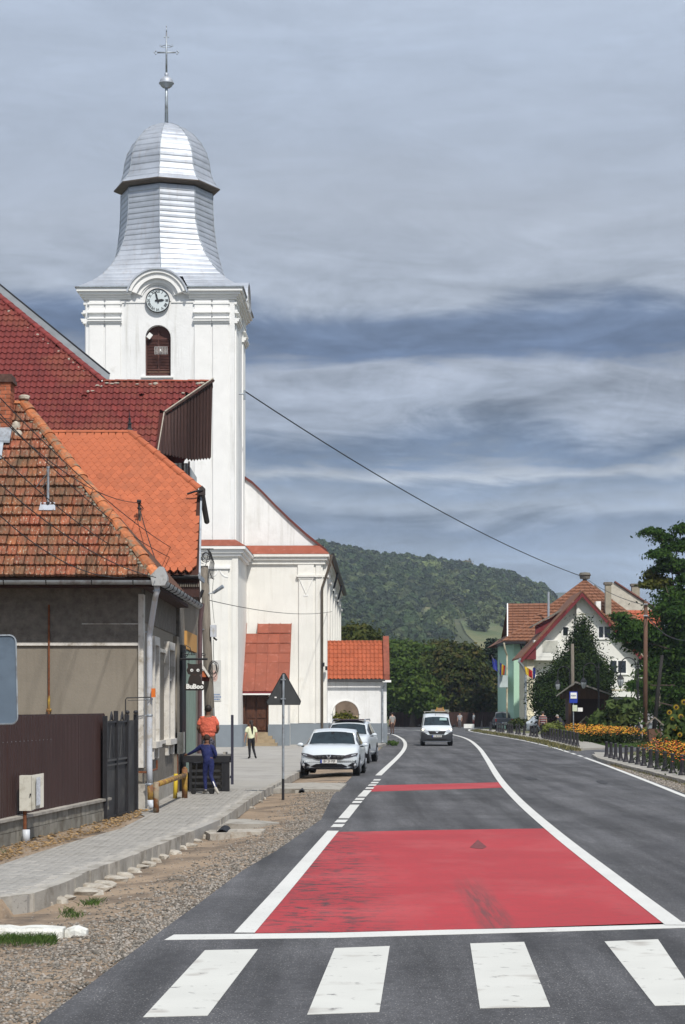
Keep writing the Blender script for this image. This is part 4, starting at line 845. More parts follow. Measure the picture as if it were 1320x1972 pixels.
b = MB(); b.box(X1-.4, X1+.02, Y1+.4, 50.9, 3.95, 4.62); b.box(X1-.01, X1+.025, Y1+.5, 50.6, .55, 1.28); b.build('rough_wall', plaster_g, h1, kind='stuff')
b = MB(); b.box(X1-.01, X1+.05, Y1+.5, 50.9, .0, .55); b.build('street_plinth', concrete, h1)
for y0, y1 in ((44.0, 45.3), (47.7, 49.4)):
    f = MB(); fw = .16; o = .12
    f.box(X1-.0, X1+o, y0, y0+fw, 1.45, 3.70); f.box(X1, X1+o, y1-fw, y1, 1.45, 3.70); f.box(X1, X1+o, y0+fw, y1-fw, 3.52, 3.70); w = f.build('window_surround', band_w, h1)
    f = MB(); f.box(X1, X1+o+.04, y0-.06, y1+.06, 1.32, 1.45); f.box(X1, X1+o-.02, y0, y0+.25, 1.08, 1.32); f.box(X1, X1+o-.02, y1-.25, y1, 1.08, 1.32); f.build('sill', band_w, w, kind='stuff')
    f = MB(); f.box(X1, X1+.02, y0+fw, y1-fw, 1.45, 3.52); f.build('pane', glass, w)
    f = MB(); f.box(X1+.02, X1+.05, (y0+y1)/2-.03, (y0+y1)/2+.03, 1.45, 3.52); f.box(X1+.021, X1+.045, y0+fw, y1-fw, 2.8, 2.86); f.build('window_bar', band_w, w)
b = MB(); b.box(X1, X1+.05, 45.32, 47.68, 3.42, 3.5); b.box(X1, X1+.05, 45.32, 47.68, 1.36, 1.44); b.box(X1, X1+.05, 49.45, 50.8, 3.42, 3.5); b.box(X1, X1+.05, 49.45, 50.8, 1.36, 1.44); b.build('string_course', band_w, h1, kind='stuff')
b = MB(); b.box(X1, X1+.10, 50.2, 50.85, .0, 3.9); b.build('end_pilaster', plaster_b, h1)
b = MB(); b.box(-13, -3.78, 41.75, 50.9, 4.62, 4.70); b.build('soffit', wood_dark, h1)
# pipe down the front wall
b = MB(); b.tube([(x_(95), Y1-.06, z_(1165)), (x_(95), Y1-.06, z_(1340))], .022, 6); b.build('rust_pipe', rust, h1); b = MB(); b.tube([(x_(95), Y1-.062, z_(1340)), (x_(95), Y1-.062, z_(1378))], .026, 8); b.tube([(x_(95)-.05, Y1-.062, z_(1368)), (x_(95)+.05, Y1-.062, z_(1368))], .035, 6); b.build('yellow_pipe', yellow_rust, h1)
AE, AZ, EX, EY, EZ, RY, RZ = -6.89, 8.71, -3.75, 41.7, 4.80, 44.85, 8.71
back = (-3.69, 50.95, EZ)
b = MB(); b.add([(-13, EY, EZ-.02), (EX, EY, EZ-.02), (AE, RY, RZ-.02), (-13, RY, RZ-.02)], [(0, 1, 2, 3)]); b.add([(EX, EY, EZ-.02), back, (AE, RY, RZ-.02)], [(0, 1, 2)]); b.add([back, (-13, 50.95, EZ), (-13, RY, RZ-.02), (AE, RY, RZ-.02)], [(0, 1, 2, 3)]); b.add([(-13, EY, EZ-.1), (EX, EY, EZ-.1), back, (-13, 50.95, EZ)], [(3, 2, 1, 0)]); b.build('roof_deck', M('deck_under_tiles', (.10, .045, .025), .95, .3), h1)
U = Vector((1, 0, 0)); S = Vector((0, RY-EY, RZ-EZ)); L1 = S.length; S.normalize(); rows = 18; rl = L1/rows; w = .207; A = Vector((-7.45, EY-.05, EZ))
def hip1(s): return EX+(AE-EX)*s/L1
cells = []; extra = []
for i in range(rows):
    s = i*rl
    for j in range(-14, 20):
        x = -7.45+j*w+(.0 if i % 2 else .03)
        if x+w*.75 <= hip1(s+rl*.4): (cells if j >= 0 else extra).append((x+7.45, s))
tiling(h1, A, U, S, cells+extra, [tile_profile('ribbed', w*.998, rl+.05, .055+.008*k) for k in range(3)], tile_old, maxn=len(cells), jit=.016)
# slipped joints along the hip: mortar bed, cap tiles
b = MB(); 
for i in range(60):
    t = i/59; p = Vector((EX, EY, EZ)).lerp(Vector((AE, RY, RZ)), t); b.ell((p.x-.13+random.uniform(-.03, .02), p.y-.02, p.z+.02+random.uniform(-.01, .02)), (random.uniform(.05, .09), .08, .05), 7, 4)
b.build('mortar_bed', moss, h1, kind='stuff')
cap_t = M('old_ridge_tile', (.42, .145, .06), .9, .3, 9, .5, 40, rand=.25, dirt=(.20, .15, .10), dsc=6, dth=(.5, .62))
ridge_caps(h1, (EX+.02, EY, EZ+.03), (AE, RY, RZ+.04), .29, .135, cap_t, squash=.75, jit=.05)
ridge_caps(h1, (AE, RY, RZ+.03), (-7.7, RY, RZ+.03), .33, .12, cap_t)
lump((AE+.02, RY-.05, RZ+.16), .13, .1, .09, mortar, 'mortar_cap', par=None).parent = None
mc = bpy.data.objects['mortar_cap']; mc.parent = h1; mc.location = -Vector(h1.location)
# chimney
cx0, cx1, cy0, cy1, cz0, cz1 = -7.72, -7.07, 44.2, 44.75, 7.7, 9.28
ch = MB(); ch.box(cx0+.015, cx1-.015, cy0+.015, cy1-.015, cz0, cz1-.1); chim = ch.build('chimney', mortar, h1)
brick_m = M('chimney_brick', (.36, .11, .055), .9, .25, 8, .5, 40, rand=.28, dirt=(.12, .07, .05), dsc=9, dth=(.55, .7))
n = 0; z = cz0+.3
while z < cz1-.17:
    sh_ = (n % 2)*.11
    for (a, c) in [(cx0+i*.22-sh_, cx0+i*.22-sh_+.208) for i in range(4)]:
        a, c = max(a, cx0), min(c, cx1)
        if c-a > .05: b = MB(); e = random.uniform(0, .008); b.box(a, c, cy0-e, cy0+.1, z, z+.074); b.build('brick', brick_m, chim)
    for i in range(3):
        a, c = cy0+.11+i*.2-sh_, cy0+.3+i*.2-sh_; a, c = max(a, cy0+.102), min(c, cy1)
        if c-a > .05: b = MB(); b.box(cx1-.1, cx1+random.uniform(0, .006), a, c, z, z+.074); b.build('brick', brick_m, chim)
    z += .086; n += 1
b = MB(); b.box(cx0-.05, cx1+.05, cy0-.05, cy1+.05, cz1-.17, cz1-.09); b.box(cx0-.02, cx1+.025, cy0-.02, cy1+.02, cz1-.09, cz1); b.build('chimney_cap', M('sooty_brick', (.09, .05, .04), .95, .4, 9, .5, 20), chim)
b = MB(); b.hexa([(cx0, 43.9, 7.78), (cx1+.03, 43.9, 7.78), (cx1+.03, 44.2, 8.05), (cx0, 44.2, 8.05), (cx0, 43.9, 7.83), (cx1+.03, 43.9, 7.83), (cx1+.03, 44.2, 8.15), (cx0, 44.2, 8.15)]); b.hexa([(cx0, 43.66, 7.42), (cx1-.1, 43.66, 7.42), (cx1-.1, 43.9, 7.72), (cx0, 43.9, 7.72), (cx0, 43.66, 7.48), (cx1-.1, 43.66, 7.48), (cx1-.1, 43.9, 7.80), (cx0, 43.9, 7.80)]); b.build('chimney_flashing', dull_steel, h1, kind='stuff')
b = MB(); b.ell((cx1+.10, 44.3, 8.1), (.12, .1, .2), 8, 5); b.ell((cx1+.17, 44.2, 7.95), (.1, .08, .15), 8, 5); b.build('mortar_bed', mortar, h1, kind='stuff')
# vent pipe on the slope
vp = thing('vent_pipe', 'thin grey vent pipe with square flashing on the weathered tile roof', 'vent pipe', (-6.08, 42.87, 6.25)); b = MB()
b.tube([(-6.08, 42.87, 6.1), (-6.08, 42.87, 7.13)], .028, 8); b.tube([(-6.08, 42.87, 7.12), (-6.08, 42.87, 7.16)], .036, 8); b.build('pipe', dull_steel, vp); b = MB(); b.lathe([(.06, -.05), (.04, .12)], (-6.08, 42.84, 6.3), 10); b.build('collar', dark_steel, vp)
b = MB(); A2 = Vector((-6.08, 42.83, 6.30)); q = [A2+U*a+S*c+Vector((0, -.045, .04)) for a, c in ((-.17, -.12), (.17, -.12), (.15, .10), (-.15, .10))]; b.hexa([p-Vector((0, -.02, .02)) for p in q]+q); b.build('flashing', silver, vp)
b = MB(); b.tube([(-6.10, 42.85, 7.0), (-6.22, 42.78, 6.85), (-6.30, 42.72, 6.72)], .012, 4); b.tube([(-6.10, 42.85, 6.85), (-6.2, 42.8, 6.72)], .01, 4); b.build('stay', dark_steel, vp)
# gutters and the long white downpipe
b = MB(); gyy, gzz = EY-.10, 4.73
prof_g = [(.085*math.cos(R(a)), .085*math.sin(R(a))) for a in range(180, 361, 20)]
def gutter(b, p, q, r=.085):
    p, q = Vector(p), Vector(q); d = (q-p).normalized(); s = d.cross(Vector((0, 0, 1))).normalized(); vs = []
    for e in (p, q):
        for rr in (r, r-.008):
            for a in range(180, 361, 20): vs.append(e+s*rr*math.cos(R(a))+Vector((0, 0, rr*math.sin(R(a)))))
    n = 10; b.add(vs, [(i, i+1, 2*n+i+1, 2*n+i) for i in range(n-1)]+[(n+i+1, n+i, 3*n+i, 3*n+i+1) for i in range(n-1)]+[(i+1, i, n+i, n+i+1) for i in range(n-1)])
gutter(b, (-13, gyy, gzz), (-3.72, gyy, gzz)); b.build('gutter', dull_steel, h1, smooth=True)
b = MB(); b.box(-13, -3.78, EY+.0, EY+.05, 4.60, 4.78); b.build('fascia', wood_dark, h1)
for x in [x_(px)+.1 for px in (12, 92, 178, 256)]: b = MB(); b.tube([(x, gyy-.09, 4.74), (x, gyy-.065, 4.68), (x, gyy, 4.64), (x, gyy+.08, 4.69)], .014, 5); b.build('gutter_bracket', dark_steel, h1)
b = MB(); gutter(b, (-3.64, 41.7, 4.73), (-3.52, 50.95, 4.70), .10); b.build('gutter', dull_steel, h1, smooth=True)
for i in range(11): y = 42.5+i*.8; xx = -3.64+.12*(y-41.7)/9.3; b = MB(); b.tube([(xx-.12, y, 4.72), (xx-.08, y, 4.64), (xx, y, 4.61), (xx+.08, y, 4.64), (xx+.115, y, 4.73)], .012, 5); b.build('gutter_bracket', dark_steel, h1)
b = MB(); b.prism([(-3.80, 41.45, 4.62), (-3.55, 41.45, 4.62), (-3.50, 41.45, 4.72), (-3.50, 41.45, 4.80), (-3.58, 41.45, 4.99), (-3.66, 41.45, 5.0), (-3.84, 41.45, 4.82)], (0, .3, 0)); b.build('gutter_corner', M('pale_sheet', (.42, .43, .43), .5, .1, 4, metal=.3, dirt=(.25, .24, .22), dsc=6), h1)
b = MB(); pts = [(-3.72, 41.6, 4.64), (-3.72, 41.6, 4.50), (-3.76, 41.7, 4.40), (-3.90, 42.2, 3.82), (-3.93, 42.28, 3.65), (-3.93, 42.28, 1.0), (-3.92, 42.28, .60)]; b.tube(pts, .058, 12); b.build('downpipe', pvc, h1, smooth=True)
for z in (4.52, 3.72, 2.35, 2.02, .62): b = MB(); b.lathe([(.066, -.02), (.070, 0), (.066, .02)], (-3.93 if z < 4 else -3.72, 42.28 if z < 4 else 41.6, z), 12); b.box(-4.02 if z < 4 else -3.8, -3.93 if z < 4 else -3.74, 42.27 if z < 4 else 41.6, 42.29 if z < 4 else 41.62, z-.01, z+.01); b.build('pipe_clamp', dull_steel, h1)
b = MB(); b.tube([(-3.92, 42.28, .62), (-3.91, 42.27, .28)], .060, 12); b.build('pipe_shoe', yellow_rust, h1, smooth=True); b = MB(); b.tube([(-3.91, 42.27, .30), (-3.91, 42.27, .22), (-3.85, 42.2, .15)], .064, 12); b.build('pipe_elbow', pvc, h1, smooth=True)
og = thing('orange_marker', 'small orange gas marker tag beside the white downpipe', 'marker', (-3.86, 42.2, 2.4)); b = MB(); b.box(-3.88, -3.80, 42.12, 42.2, PZ(1343, 42.2), PZ(1326, 42.2)); b.build('tag', M('orange_plastic', (.62, .15, .02), .5), og)
b = MB(); b.tube([P(242, 1378, 42.1), P(242, 1348, 42.1), P(244, 1344, 42.1), P(290, 1343, 42.15)], .012, 5); b.tube([P(246, 1349, 42.1), P(283, 1348, 42.15)], .008, 5); b.build('thin_pipe', dark_steel, og)
# ---------------------------------------------------------------- second house: new orange diamond tiles
h2 = thing('orange_roof_house', 'house with new orange diamond-tiled roof and faded green street door', 'house', (-4.0, 52.2, .1))
b = MB(); b.box(-14, -4.0, 52.2, 58.4, 0, 5.45); b.build('wall', plaster_b, h2)
b = MB(); b.prism([(-4.0, 52.2, 5.45), (-4.0, 58.4, 5.45), (-4.0, 56.7, 7.7), (-4.0, 53.9, 7.7)], (-.3, 0, 0)); b.build('gable', plaster_g, h2)
E2, Z2, R2, RZ2 = 52.0, 5.53, 55.3, 9.48; vx = -3.60
low = (-3.71, 53.9, 7.81); lowb = (-3.86, 56.7, 7.81); re = (-5.67, R2, RZ2)
d_ = .03
b = MB(); b.add([(-14, E2, Z2-d_), (vx, E2, Z2-d_), (low[0], low[1], low[2]-d_), (re[0], re[1], re[2]-d_), (-14, R2, RZ2-d_)], [(0, 1, 2, 3, 4)])
b.add([(-14, 58.6, Z2), (-4.03, 58.6, Z2), lowb, re, (-14, R2, RZ2)], [(4, 3, 2, 1, 0)]); b.add([low, lowb, re], [(0, 1, 2)]); b.add([(vx, E2, Z2-.12), (-4.03, 58.6, Z2-.12), (-14, 58.6, Z2-.12), (-14, E2, Z2-.12)], [(0, 1, 2, 3)]); b.build('roof_deck', tile_line, h2)
b = MB(); b.prism([(-14, 52.05, 4.95), (vx+.01, 52.05, 4.95), (-3.99, 58.2, 4.95), (-14, 58.2, 4.95)], (0, 0, .43)); b.box(-4.3, vx, 51.98, 52.04, 5.38, 5.42); b.build('eave_box', wood_dark, h2)
for i in range(26): b = MB(); b.box(-4.35+.029*i if 0 else -5.0+.055*i, -5.0+.055*i+.03, 52.0, 52.05, 5.20, 5.28); b.build('dentil', wood_grey, h2)
S = Vector((0, R2-E2, RZ2-Z2)); L2 = S.length; S.normalize(); rows = 34; rl = L2/rows; w = .19; A = Vector((-14, E2-.04, Z2))
def edge2(s):
    y = E2+S.y*s
    if y < low[1]: return vx+(low[0]-vx)*(y-E2)/(low[1]-E2)
    return low[0]+(re[0]-low[0])*(y-low[1])/(re[1]-low[1])
H1B = [(PX(x, 53.5), y) for x, y in ()]
cells = []; ext = []
for i in range(rows-1):
    s = i*rl
    for j in range(0, 60):
        x = -14+j*w+(w/2 if i % 2 else 0); 
        if x+w <= edge2(s+rl*.6)+.03:
            # visible beside the nearer roof?
            y = E2+S.y*(s+rl); z = Z2+S.z*(s+rl); px = 660+F*(x+w)/y; py = HZ-(z-H)*F/y
            hp = 45+(py-780)*255/320
            (cells if (px > hp-4 and x > -8.7) else ext).append((x+14, s))
cells.sort(key=lambda c: -c[0]+abs(c[1]-2.6)*.8)
tiling(h2, A, U, S, cells+[e for e in ext if e[0] > 4.0], [tile_diamond(w*.91, rl*2.15)], tile_orange, maxn=300, jit=.003)
for j in range(22):   # long straight top course
    x = re[0]-.24*(j+1)
    if x < -8.8: break
    p = Vector((x, R2-.36, RZ2-.43)); q = Vector((x, R2-.02, RZ2-.02)); n_ = Vector((0, -.766, .643))*.035; b = MB(); b.hexa([p, p+U*.23, q+U*.23, q, p+n_, p+U*.23+n_, q+U*.23+n_, q+n_]); b.build('top_tile', tile_orange, h2)
ridge_caps(h2, (re[0], R2, RZ2+.02), (-9.1, R2, RZ2+.02), .36, .11, tile_orange, jit=0)
ridge_caps(h2, (low[0]+.0, low[1], low[2]+.03), (re[0], re[1], re[2]+.03), .36, .12, tile_orange, jit=0, squash=.8)
b = MB(); b.lathe([(.09, 0), (.05, .06), (.045, .16), (.07, .17), (.03, .2), (.028, .30), (.05, .31), (.015, .34), (.006, .52)], (re[0], re[1], RZ2+.08), 10); b.build('ridge_finial', dark_steel, h2)
b = MB(); gutter(b, (-3.64, 53.55, 7.76), (-3.70, 56.6, 7.25), .075); b.prism([(-3.70, 53.5, 7.66), (-3.54, 53.5, 7.66), (-3.54, 53.5, 7.82), (-3.62, 53.5, 7.90), (-3.70, 53.5, 7.82)], (0, .12, 0)); b.build('gable_gutter', M('brown_gutter', (.045, .035, .032), .6, .3, 5), h2)
b = MB(); b.tube([(-4.0, 53.5, 7.68), (-3.8, 53.45, 7.74), (-3.6, 53.5, 7.78)], .026, 6); b.build('gutter_bracket', dark_steel, h2)
b = MB(); b.box(vx-.02, vx+.02, 51.98, 53.9, 5.40, 5.52); b.prism([(vx+.0, 52, 5.42), (vx+.0, 52, 5.56), (low[0]+.02, 53.9, 7.86), (low[0]+.02, 53.9, 7.68)], (.045, 0, 0)); b.build('verge_board', dull_steel, h2)
b = MB(); gutter(b, (-14, 51.93, 5.46), (vx, 51.93, 5.46), .07); b.build('gutter', dark_steel, h2)
b = MB(); b.tube([(-3.80, 56.3, 5.0), (-3.86, 56.3, 4.5), (-3.88, 56.3, .2)], .06, 8); b.build('downpipe', M('plum_downpipe', (.10, .06, .065), .6, .2, 5), h2)
b = MB(); b.box(-4.0, -3.96, 52.3, 56.0, .1, 3.62); b.build('green_shopfront', green_old, h2)
b = MB(); b.box(-4.0, -3.93, 50.98, 52.15, .1, 3.72); b.build('painted_dark_doorway', black_plastic, h2)  # solid black slab: the darkness of the open doorway is in its colour
b = MB(); b.box(-4.0, -3.94, 52.5, 56.2, 3.66, 4.12); b.build('ochre_fascia', ochre, h2)
b = MB(); b.box(-4.4, -4.0, 50.95, 52.2, 0, 4.9); b.build('passage_wall', plaster_g, h2)
ap_ = thing('roof_antenna', 'dark stub mast carrying cables on the orange diamond-tiled roof', 'mast', P(270, 1040, 53.2)); b = MB(); b.tube([P(271, 1045, 53.2), P(268, 967, 53.0)], .035, 8); b.build('mast', wood_grey, ap_); b = MB(); b.tube([P(264, 966, 52.9), P(272, 966, 52.9)], .05, 6); b.tube([P(265, 978, 52.9), P(273, 980, 52.9)], .03, 6); b.build('insulator', dark_steel, ap_)
# ---------------------------------------------------------------- third house: tall dark red roof with boarded gable
h3 = thing('red_roof_house', 'tall house with dark red pantile roof and overhanging brown boarded gable', 'house', (-6.6, 71.5, .1))
J = Vector((-8.74, 76, 14.08)); B3 = Vector((-4.75, 76, 14.08)); A3 = Vector((-6.38, 74.6, 12.70)); D3 = Vector((-6.47, 73.07, 11.17)); UL = J+Vector((-4.46, 3.9, 3.9))*2.2
poly3 = [J, B3, A3, D3, Vector((-6.47, 70, 8.08)), Vector((-19, 70, 8.08)), Vector((-19, UL.y, UL.z)), UL]
b = MB(); b.prism([p+Vector((0, .02, -.03)) for p in poly3], (0, .15, -.15)); b.build('roof_deck', M('deck_dark_red', (.07, .018, .015), .95), h3)
b = MB(); b.add([J, B3, Vector((-7.6, 82, 8.1)), Vector((-19, 82, 8.1)), Vector((-19, 79, 11.1))], [(0, 1, 2, 3, 4)]); b.build('rear_roof', tile_red, h3)
S = Vector((0, 1, 1)).normalized(); w = .218; rl = .352; A = Vector((-19, 70-.03, 8.08)); p2 = [((p.x+19), (p.y-70)*math.sqrt(2)) for p in poly3]
def vis3(x, s):
    y = 70+s/math.sqrt(2); z = 8.08+s/math.sqrt(2); px = 660+F*x/y; py = HZ-(z-H)*F/y
    if px < -15: return False
    if px < 45: top = 790
    elif px < 108: top = 780+(px-45)*1.255
    elif px < 252: top = 848
    else: top = 848+(px-252)*.82
    return py < top
cells = []
for i in range(60):
    s = i*rl
    for j in range(64):
        u = j*w
        if in_poly(u+w*.5, s+rl*.6, p2) and in_poly(u+w*.98, s+rl*.35, p2) and vis3(u-19+w/2, s+rl/2): cells.append((u, s))
cells.sort(key=lambda c: -c[1]*.35-c[0])
print('house3 tiles', len(cells))
tiling(h3, A, U, S, cells, [tile_profile('wave', w, rl+.05, .045)], tile_red, maxn=300, jit=.004)
red_ridge = M('dark_red_ridge', (.17, .024, .02), .7, .2, 4, .2, 20, rand=.15)
ridge_caps(h3, J+Vector((0, 0, .02)), B3+Vector((0, 0, .02)), .42, .12, M('brown_red_ridge', (.24, .055, .03), .8, .3, 4, .3, 15, rand=.2, dirt=(.34, .30, .26), dsc=3, dth=(.6, .7)), jit=.03)
ridge_caps(h3, J+Vector((0, 0, .04)), UL, .42, .15, red_ridge, jit=.02)
b = MB(); d = (UL-J).normalized()
for i in range(46):
    t = random.random(); p = J+(UL-J)*(i/45)*.95+Vector((-.20, -.15, -.10)); s_ = random.uniform(.02, .055); b.ell((p.x+random.uniform(-.05, .05), p.y, p.z+random.uniform(-.03, .03)), (s_*1.5, s_, s_), 6, 4)
for px, py in ((188, 746), (196, 747), (178, 756), (170, 757), (206, 741), (215, 742), (225, 741), (265, 743), (290, 743), (300, 742), (382, 742), (389, 741), (353, 760)):
    y = (-61.9-2.2+0)/((HZ-py)/F-1); p = P(px, py, y); b.ell((p.x, p.y-.06, p.z+.05), (random.uniform(.05, .12), .05, random.uniform(.03, .07)), 6, 4)
b.build('mortar_bed', mortar, h3, kind='stuff')
for px, py in ((53, 763), (163, 762), (274, 760)):
    y = (-61.9-2.2)/((HZ-py)/F-1); p = P(px, py, y); b = MB(); arc_ring(b, p.x, p.z, .03, .10, p.y-.20, p.y+.1, 0, 180, 8); b.build('vent_tile', red_ridge, h3)
b = MB(); o1, o2 = Vector((.12, .5, .02)), Vector((.12, .8, .44)); b.hexa([J+o1, UL+o1, UL+o1+Vector((0, .1, 0)), J+o1+Vector((0, .1, 0)), J+o2, UL+o2, UL+o2+Vector((0, .1, 0)), J+o2+Vector((0, .1, 0))]); b.build('verge_sheet', M('grey_verge_sheet', (.22, .235, .25), .6, .15, 2, metal=.2), h3)
b = MB(); b.tube([J+o2, UL+o2], .035, 6); b.build('verge_edge', dark_steel, h3)
bot = [Vector(p) for p in (D3, P(370, 884, 75.7), P(407, 880, 76.0))]; top = [D3, A3, B3]
def pl3(line, ks, t):
    for i in range(len(ks)-1):
        if t <= ks[i+1]: return line[i].lerp(line[i+1], (t-ks[i])/(ks[i+1]-ks[i]))
    return line[-1]
n = 17
for i in range(n):
    a, c = i/n, (i+1)/n; q = [pl3(bot, (0, .62, 1), a+.004), pl3(bot, (0, .62, 1), c-.004), pl3(top, (0, .13, 1), c-.004), pl3(top, (0, .13, 1), a+.004)]; e = Vector((.0, random.uniform(0, .02), 0)); m_ = (q[0]+q[1])/2-Vector((0, 0, .07))
    b = MB(); b.prism([p+e for p in (q[0], m_, q[1], q[2], q[3])], (-.03, .06, 0)); b.build('plank', wood_dark, h3)
b = MB(); b.tube([D3+Vector((0, -.05, 0)), A3+Vector((.0, -.08, .03)), B3+Vector((.04, -.05, .06))], .05, 5); b.build('barge_board', wood_dark, h3); b = MB(); b.tube([A3+Vector((.0, -.12, .09)), B3+Vector((.02, -.09, .13))], .028, 5); b.tube([D3+Vector((-.03, -.1, 0)), A3+Vector((-.02, -.12, .07))], .02, 5); b.build('verge_mortar', mortar, h3, kind='stuff')
b = MB(); b.box(-19, -5.72, 76.7, 81.5, 0, 11.2); b.box(-19, -6.75, 71.5, 76.7, 0, 9.2); b.build('wall', M('pale_grey_wall', (.45, .47, .48), .9, .08, 2), h3)
b = MB()
for px in (330.5, 352.5, 364): x = PX(px, 76.6); b.box(x-.03, x+.03, 76.6, 76.7, 6, 11.25)
b.build('dark_post', wood_dark, h3, kind='stuff')

# ---------------------------------------------------------------- brown fence on block wall, black gate
fa, fb = G(-120, 1668, .05), G(200, 1585, .05); fd = (fb-fa); FL = fd.length; fd.normalize(); fn = Vector((fd.y, -fd.x, 0))     # fn points towards the street
fw = thing('block_fence', 'brown corrugated sheet fence standing on a low grey block wall', 'fence', fb)
def on_f(t, o, z): p = fa+fd*t+fn*o; return Vector((p.x, p.y, z))
core = MB(); core.hexa([on_f(0, -.1, -.1), on_f(FL, -.1, -.1), on_f(FL, .085, -.1), on_f(0, .085, -.1), on_f(0, -.1, .46), on_f(FL, -.1, .46), on_f(FL, .085, .46), on_f(0, .085, .46)]); core.build('wall_core', M('dark_joint', (.10, .09, .075), .95), fw)
for r_ in range(3):
    t = -(r_ % 2)*.2
    while t < FL:
        a, c = max(t, 0), min(t+.392, FL); z0 = -.08+r_*.19
        if c-a > .06:
            e = .1+random.uniform(0, .010); b = MB(); b.hexa([on_f(a, .08, z0), on_f(c, .08, z0), on_f(c, e, z0), on_f(a, e, z0), on_f(a, .08, z0+.182), on_f(c, .08, z0+.182), on_f(c, e, z0+.182), on_f(a, e, z0+.182)]); b.build('block', block_m, fw)
        t += .40
t = 0
while t < FL:
    c = min(t+random.uniform(1.2, 1.7), FL); b = MB(); z = .475; b.hexa([on_f(t+.006, -.14, z), on_f(c-.006, -.14, z), on_f(c-.006, .15, z), on_f(t+.006, .15, z), on_f(t+.006, -.14, z+.045), on_f(c-.006, -.14, z+.05), on_f(c-.006, .15, z+.045), on_f(t+.006, .15, z+.04)]); b.build('coping_slab', concrete, fw); t = c
def corrugated(par, f, L, z0, z1, o, m, pitch=.10, depth=.022, name='fence_panel', gap=1.18):
    t0 = 0
    while t0 < L-.05:
        t1 = min(t0+gap, L); b = MB(); vs = []; ts = []; t = t0
        while t < t1: ts += [(t, 0), (t+pitch*.38, 0), (t+pitch*.46, 1), (t+pitch*.9, 1)]; t += pitch
        ts = [(a, k) for a, k in ts if a <= t1+.01]
        for a, k in ts: vs += [f(a, o+k*depth, z0), f(a, o+k*depth, z1)]
        b.add(vs, [(2*i, 2*i+2, 2*i+3, 2*i+1) for i in range(len(ts)-1)]); b.build(name, m, par); t0 = t1
corrugated(fw, on_f, FL, .50, 2.06, .0, brown_sheet)
b = MB(); b.tube([on_f(0, .0, 2.065), on_f(FL, 0, 2.065)], .014, 4); b.build('top_rail', brown_sheet, fw)
b = MB()
for i in range(26):
    q = on_f(i*.25, .027, 1.66); b.ell(q, (.007, .007, .007), 5, 3)
b.build('rivets', dull_steel, fw, kind='stuff')
gb = thing('gas_box', 'cream gas meter box on a rusty pipe in front of the brown fence', 'meter box', G(50, 1620, .05)); gq = Vector((PX(52, 31.85), 31.85, .08)); s_ = gq.y/F
b = MB(); bx0, bx1 = PX(37, gq.y), PX(61, gq.y); b.box(bx0, bx1, gq.y+.02, gq.y+.24, PZ(1562, gq.y), PZ(1494, gq.y)); b.build('body', box_m, gb)
b = MB(); b.hexa([(bx1, gq.y+.0, PZ(1560, gq.y)), (PX(80, gq.y), gq.y+.22, PZ(1556, gq.y)), (PX(80, gq.y), gq.y+.25, PZ(1556, gq.y)), (bx1, gq.y+.03, PZ(1560, gq.y)), (bx1, gq.y+.0, PZ(1493, gq.y)), (PX(80, gq.y), gq.y+.22, PZ(1490, gq.y)), (PX(80, gq.y), gq.y+.25, PZ(1490, gq.y)), (bx1, gq.y+.03, PZ(1493, gq.y))]); b.build('open_side', box_m, gb)
b = MB(); b.hexa([P(70, 1552, gq.y-.0), P(78, 1550, gq.y+.1), P(78, 1550, gq.y+.12), P(70, 1552, gq.y+.05), P(70, 1498, gq.y-.0), P(78, 1496, gq.y+.1), P(78, 1496, gq.y+.12), P(70, 1498, gq.y+.05)]); b.build('label_strip', M('label_strip', (.45, .48, .52), .5, .3, 30), gb)
b = MB(); b.ell(P(58.5, 1530, gq.y), (.014, .03, .014), 6, 4); b.build('lock', dark_steel, gb)
b = MB(); b.tube([P(48, 1562, gq.y+.1), P(48, 1606, gq.y+.1)], .028, 8); b.build('riser', rust, gb); b = MB(); b.tube([P(50.5, 1598, gq.y+.05), P(50.5, 1624, gq.y+.05)], .058, 12); b.build('sleeve', pvc, gb, smooth=True)
# gate
ga, gbp = G(201, 1588, .05), G(262, 1566, .08); gd = gbp-ga; GL = gd.length; gd.normalize(); gn = Vector((gd.y, -gd.x, 0))
gt = thing('metal_gate', 'tall black sheet metal gate with spearhead tops between fence and house', 'gate', ga)
def on_g(t, o, z): p = ga+gd*t+gn*o; return Vector((p.x, p.y, z))
def gbar(t0, t1, z0, z1, o0, o1, name, m=dark_steel): b = MB(); b.hexa([on_g(t0, o0, z0), on_g(t1, o0, z0), on_g(t1, o1, z0), on_g(t0, o1, z0), on_g(t0, o0, z1), on_g(t1, o0, z1), on_g(t1, o1, z1), on_g(t0, o1, z1)]); return b.build(name, m, gt)
LF = GL*.66
for i in range(2): gbar(.05+i*LF/2, (i+1)*LF/2-.0, .12, 1.93, -.015, .0, 'sheet_panel', gate_m)
gbar(LF+.12, GL-.12, .12, 1.93, -.015, 0, 'sheet_panel', gate_m)
for t, z1, w in ((0, 2.03, .06), (LF/2-.015, 2.12, .04), (LF, 2.05, .11), (GL-.12, 2.05, .12)): gbar(t, t+w, .02, z1, -.03, .05, 'gate_post')
for z in (.14, 1.10, 1.19, 1.90): gbar(.06, LF, z, z+.035, .0, .03, 'rail', M('worn_rail', (.06, .06, .06), .5, .3, 5) if 1 < z < 1.5 else dark_steel)
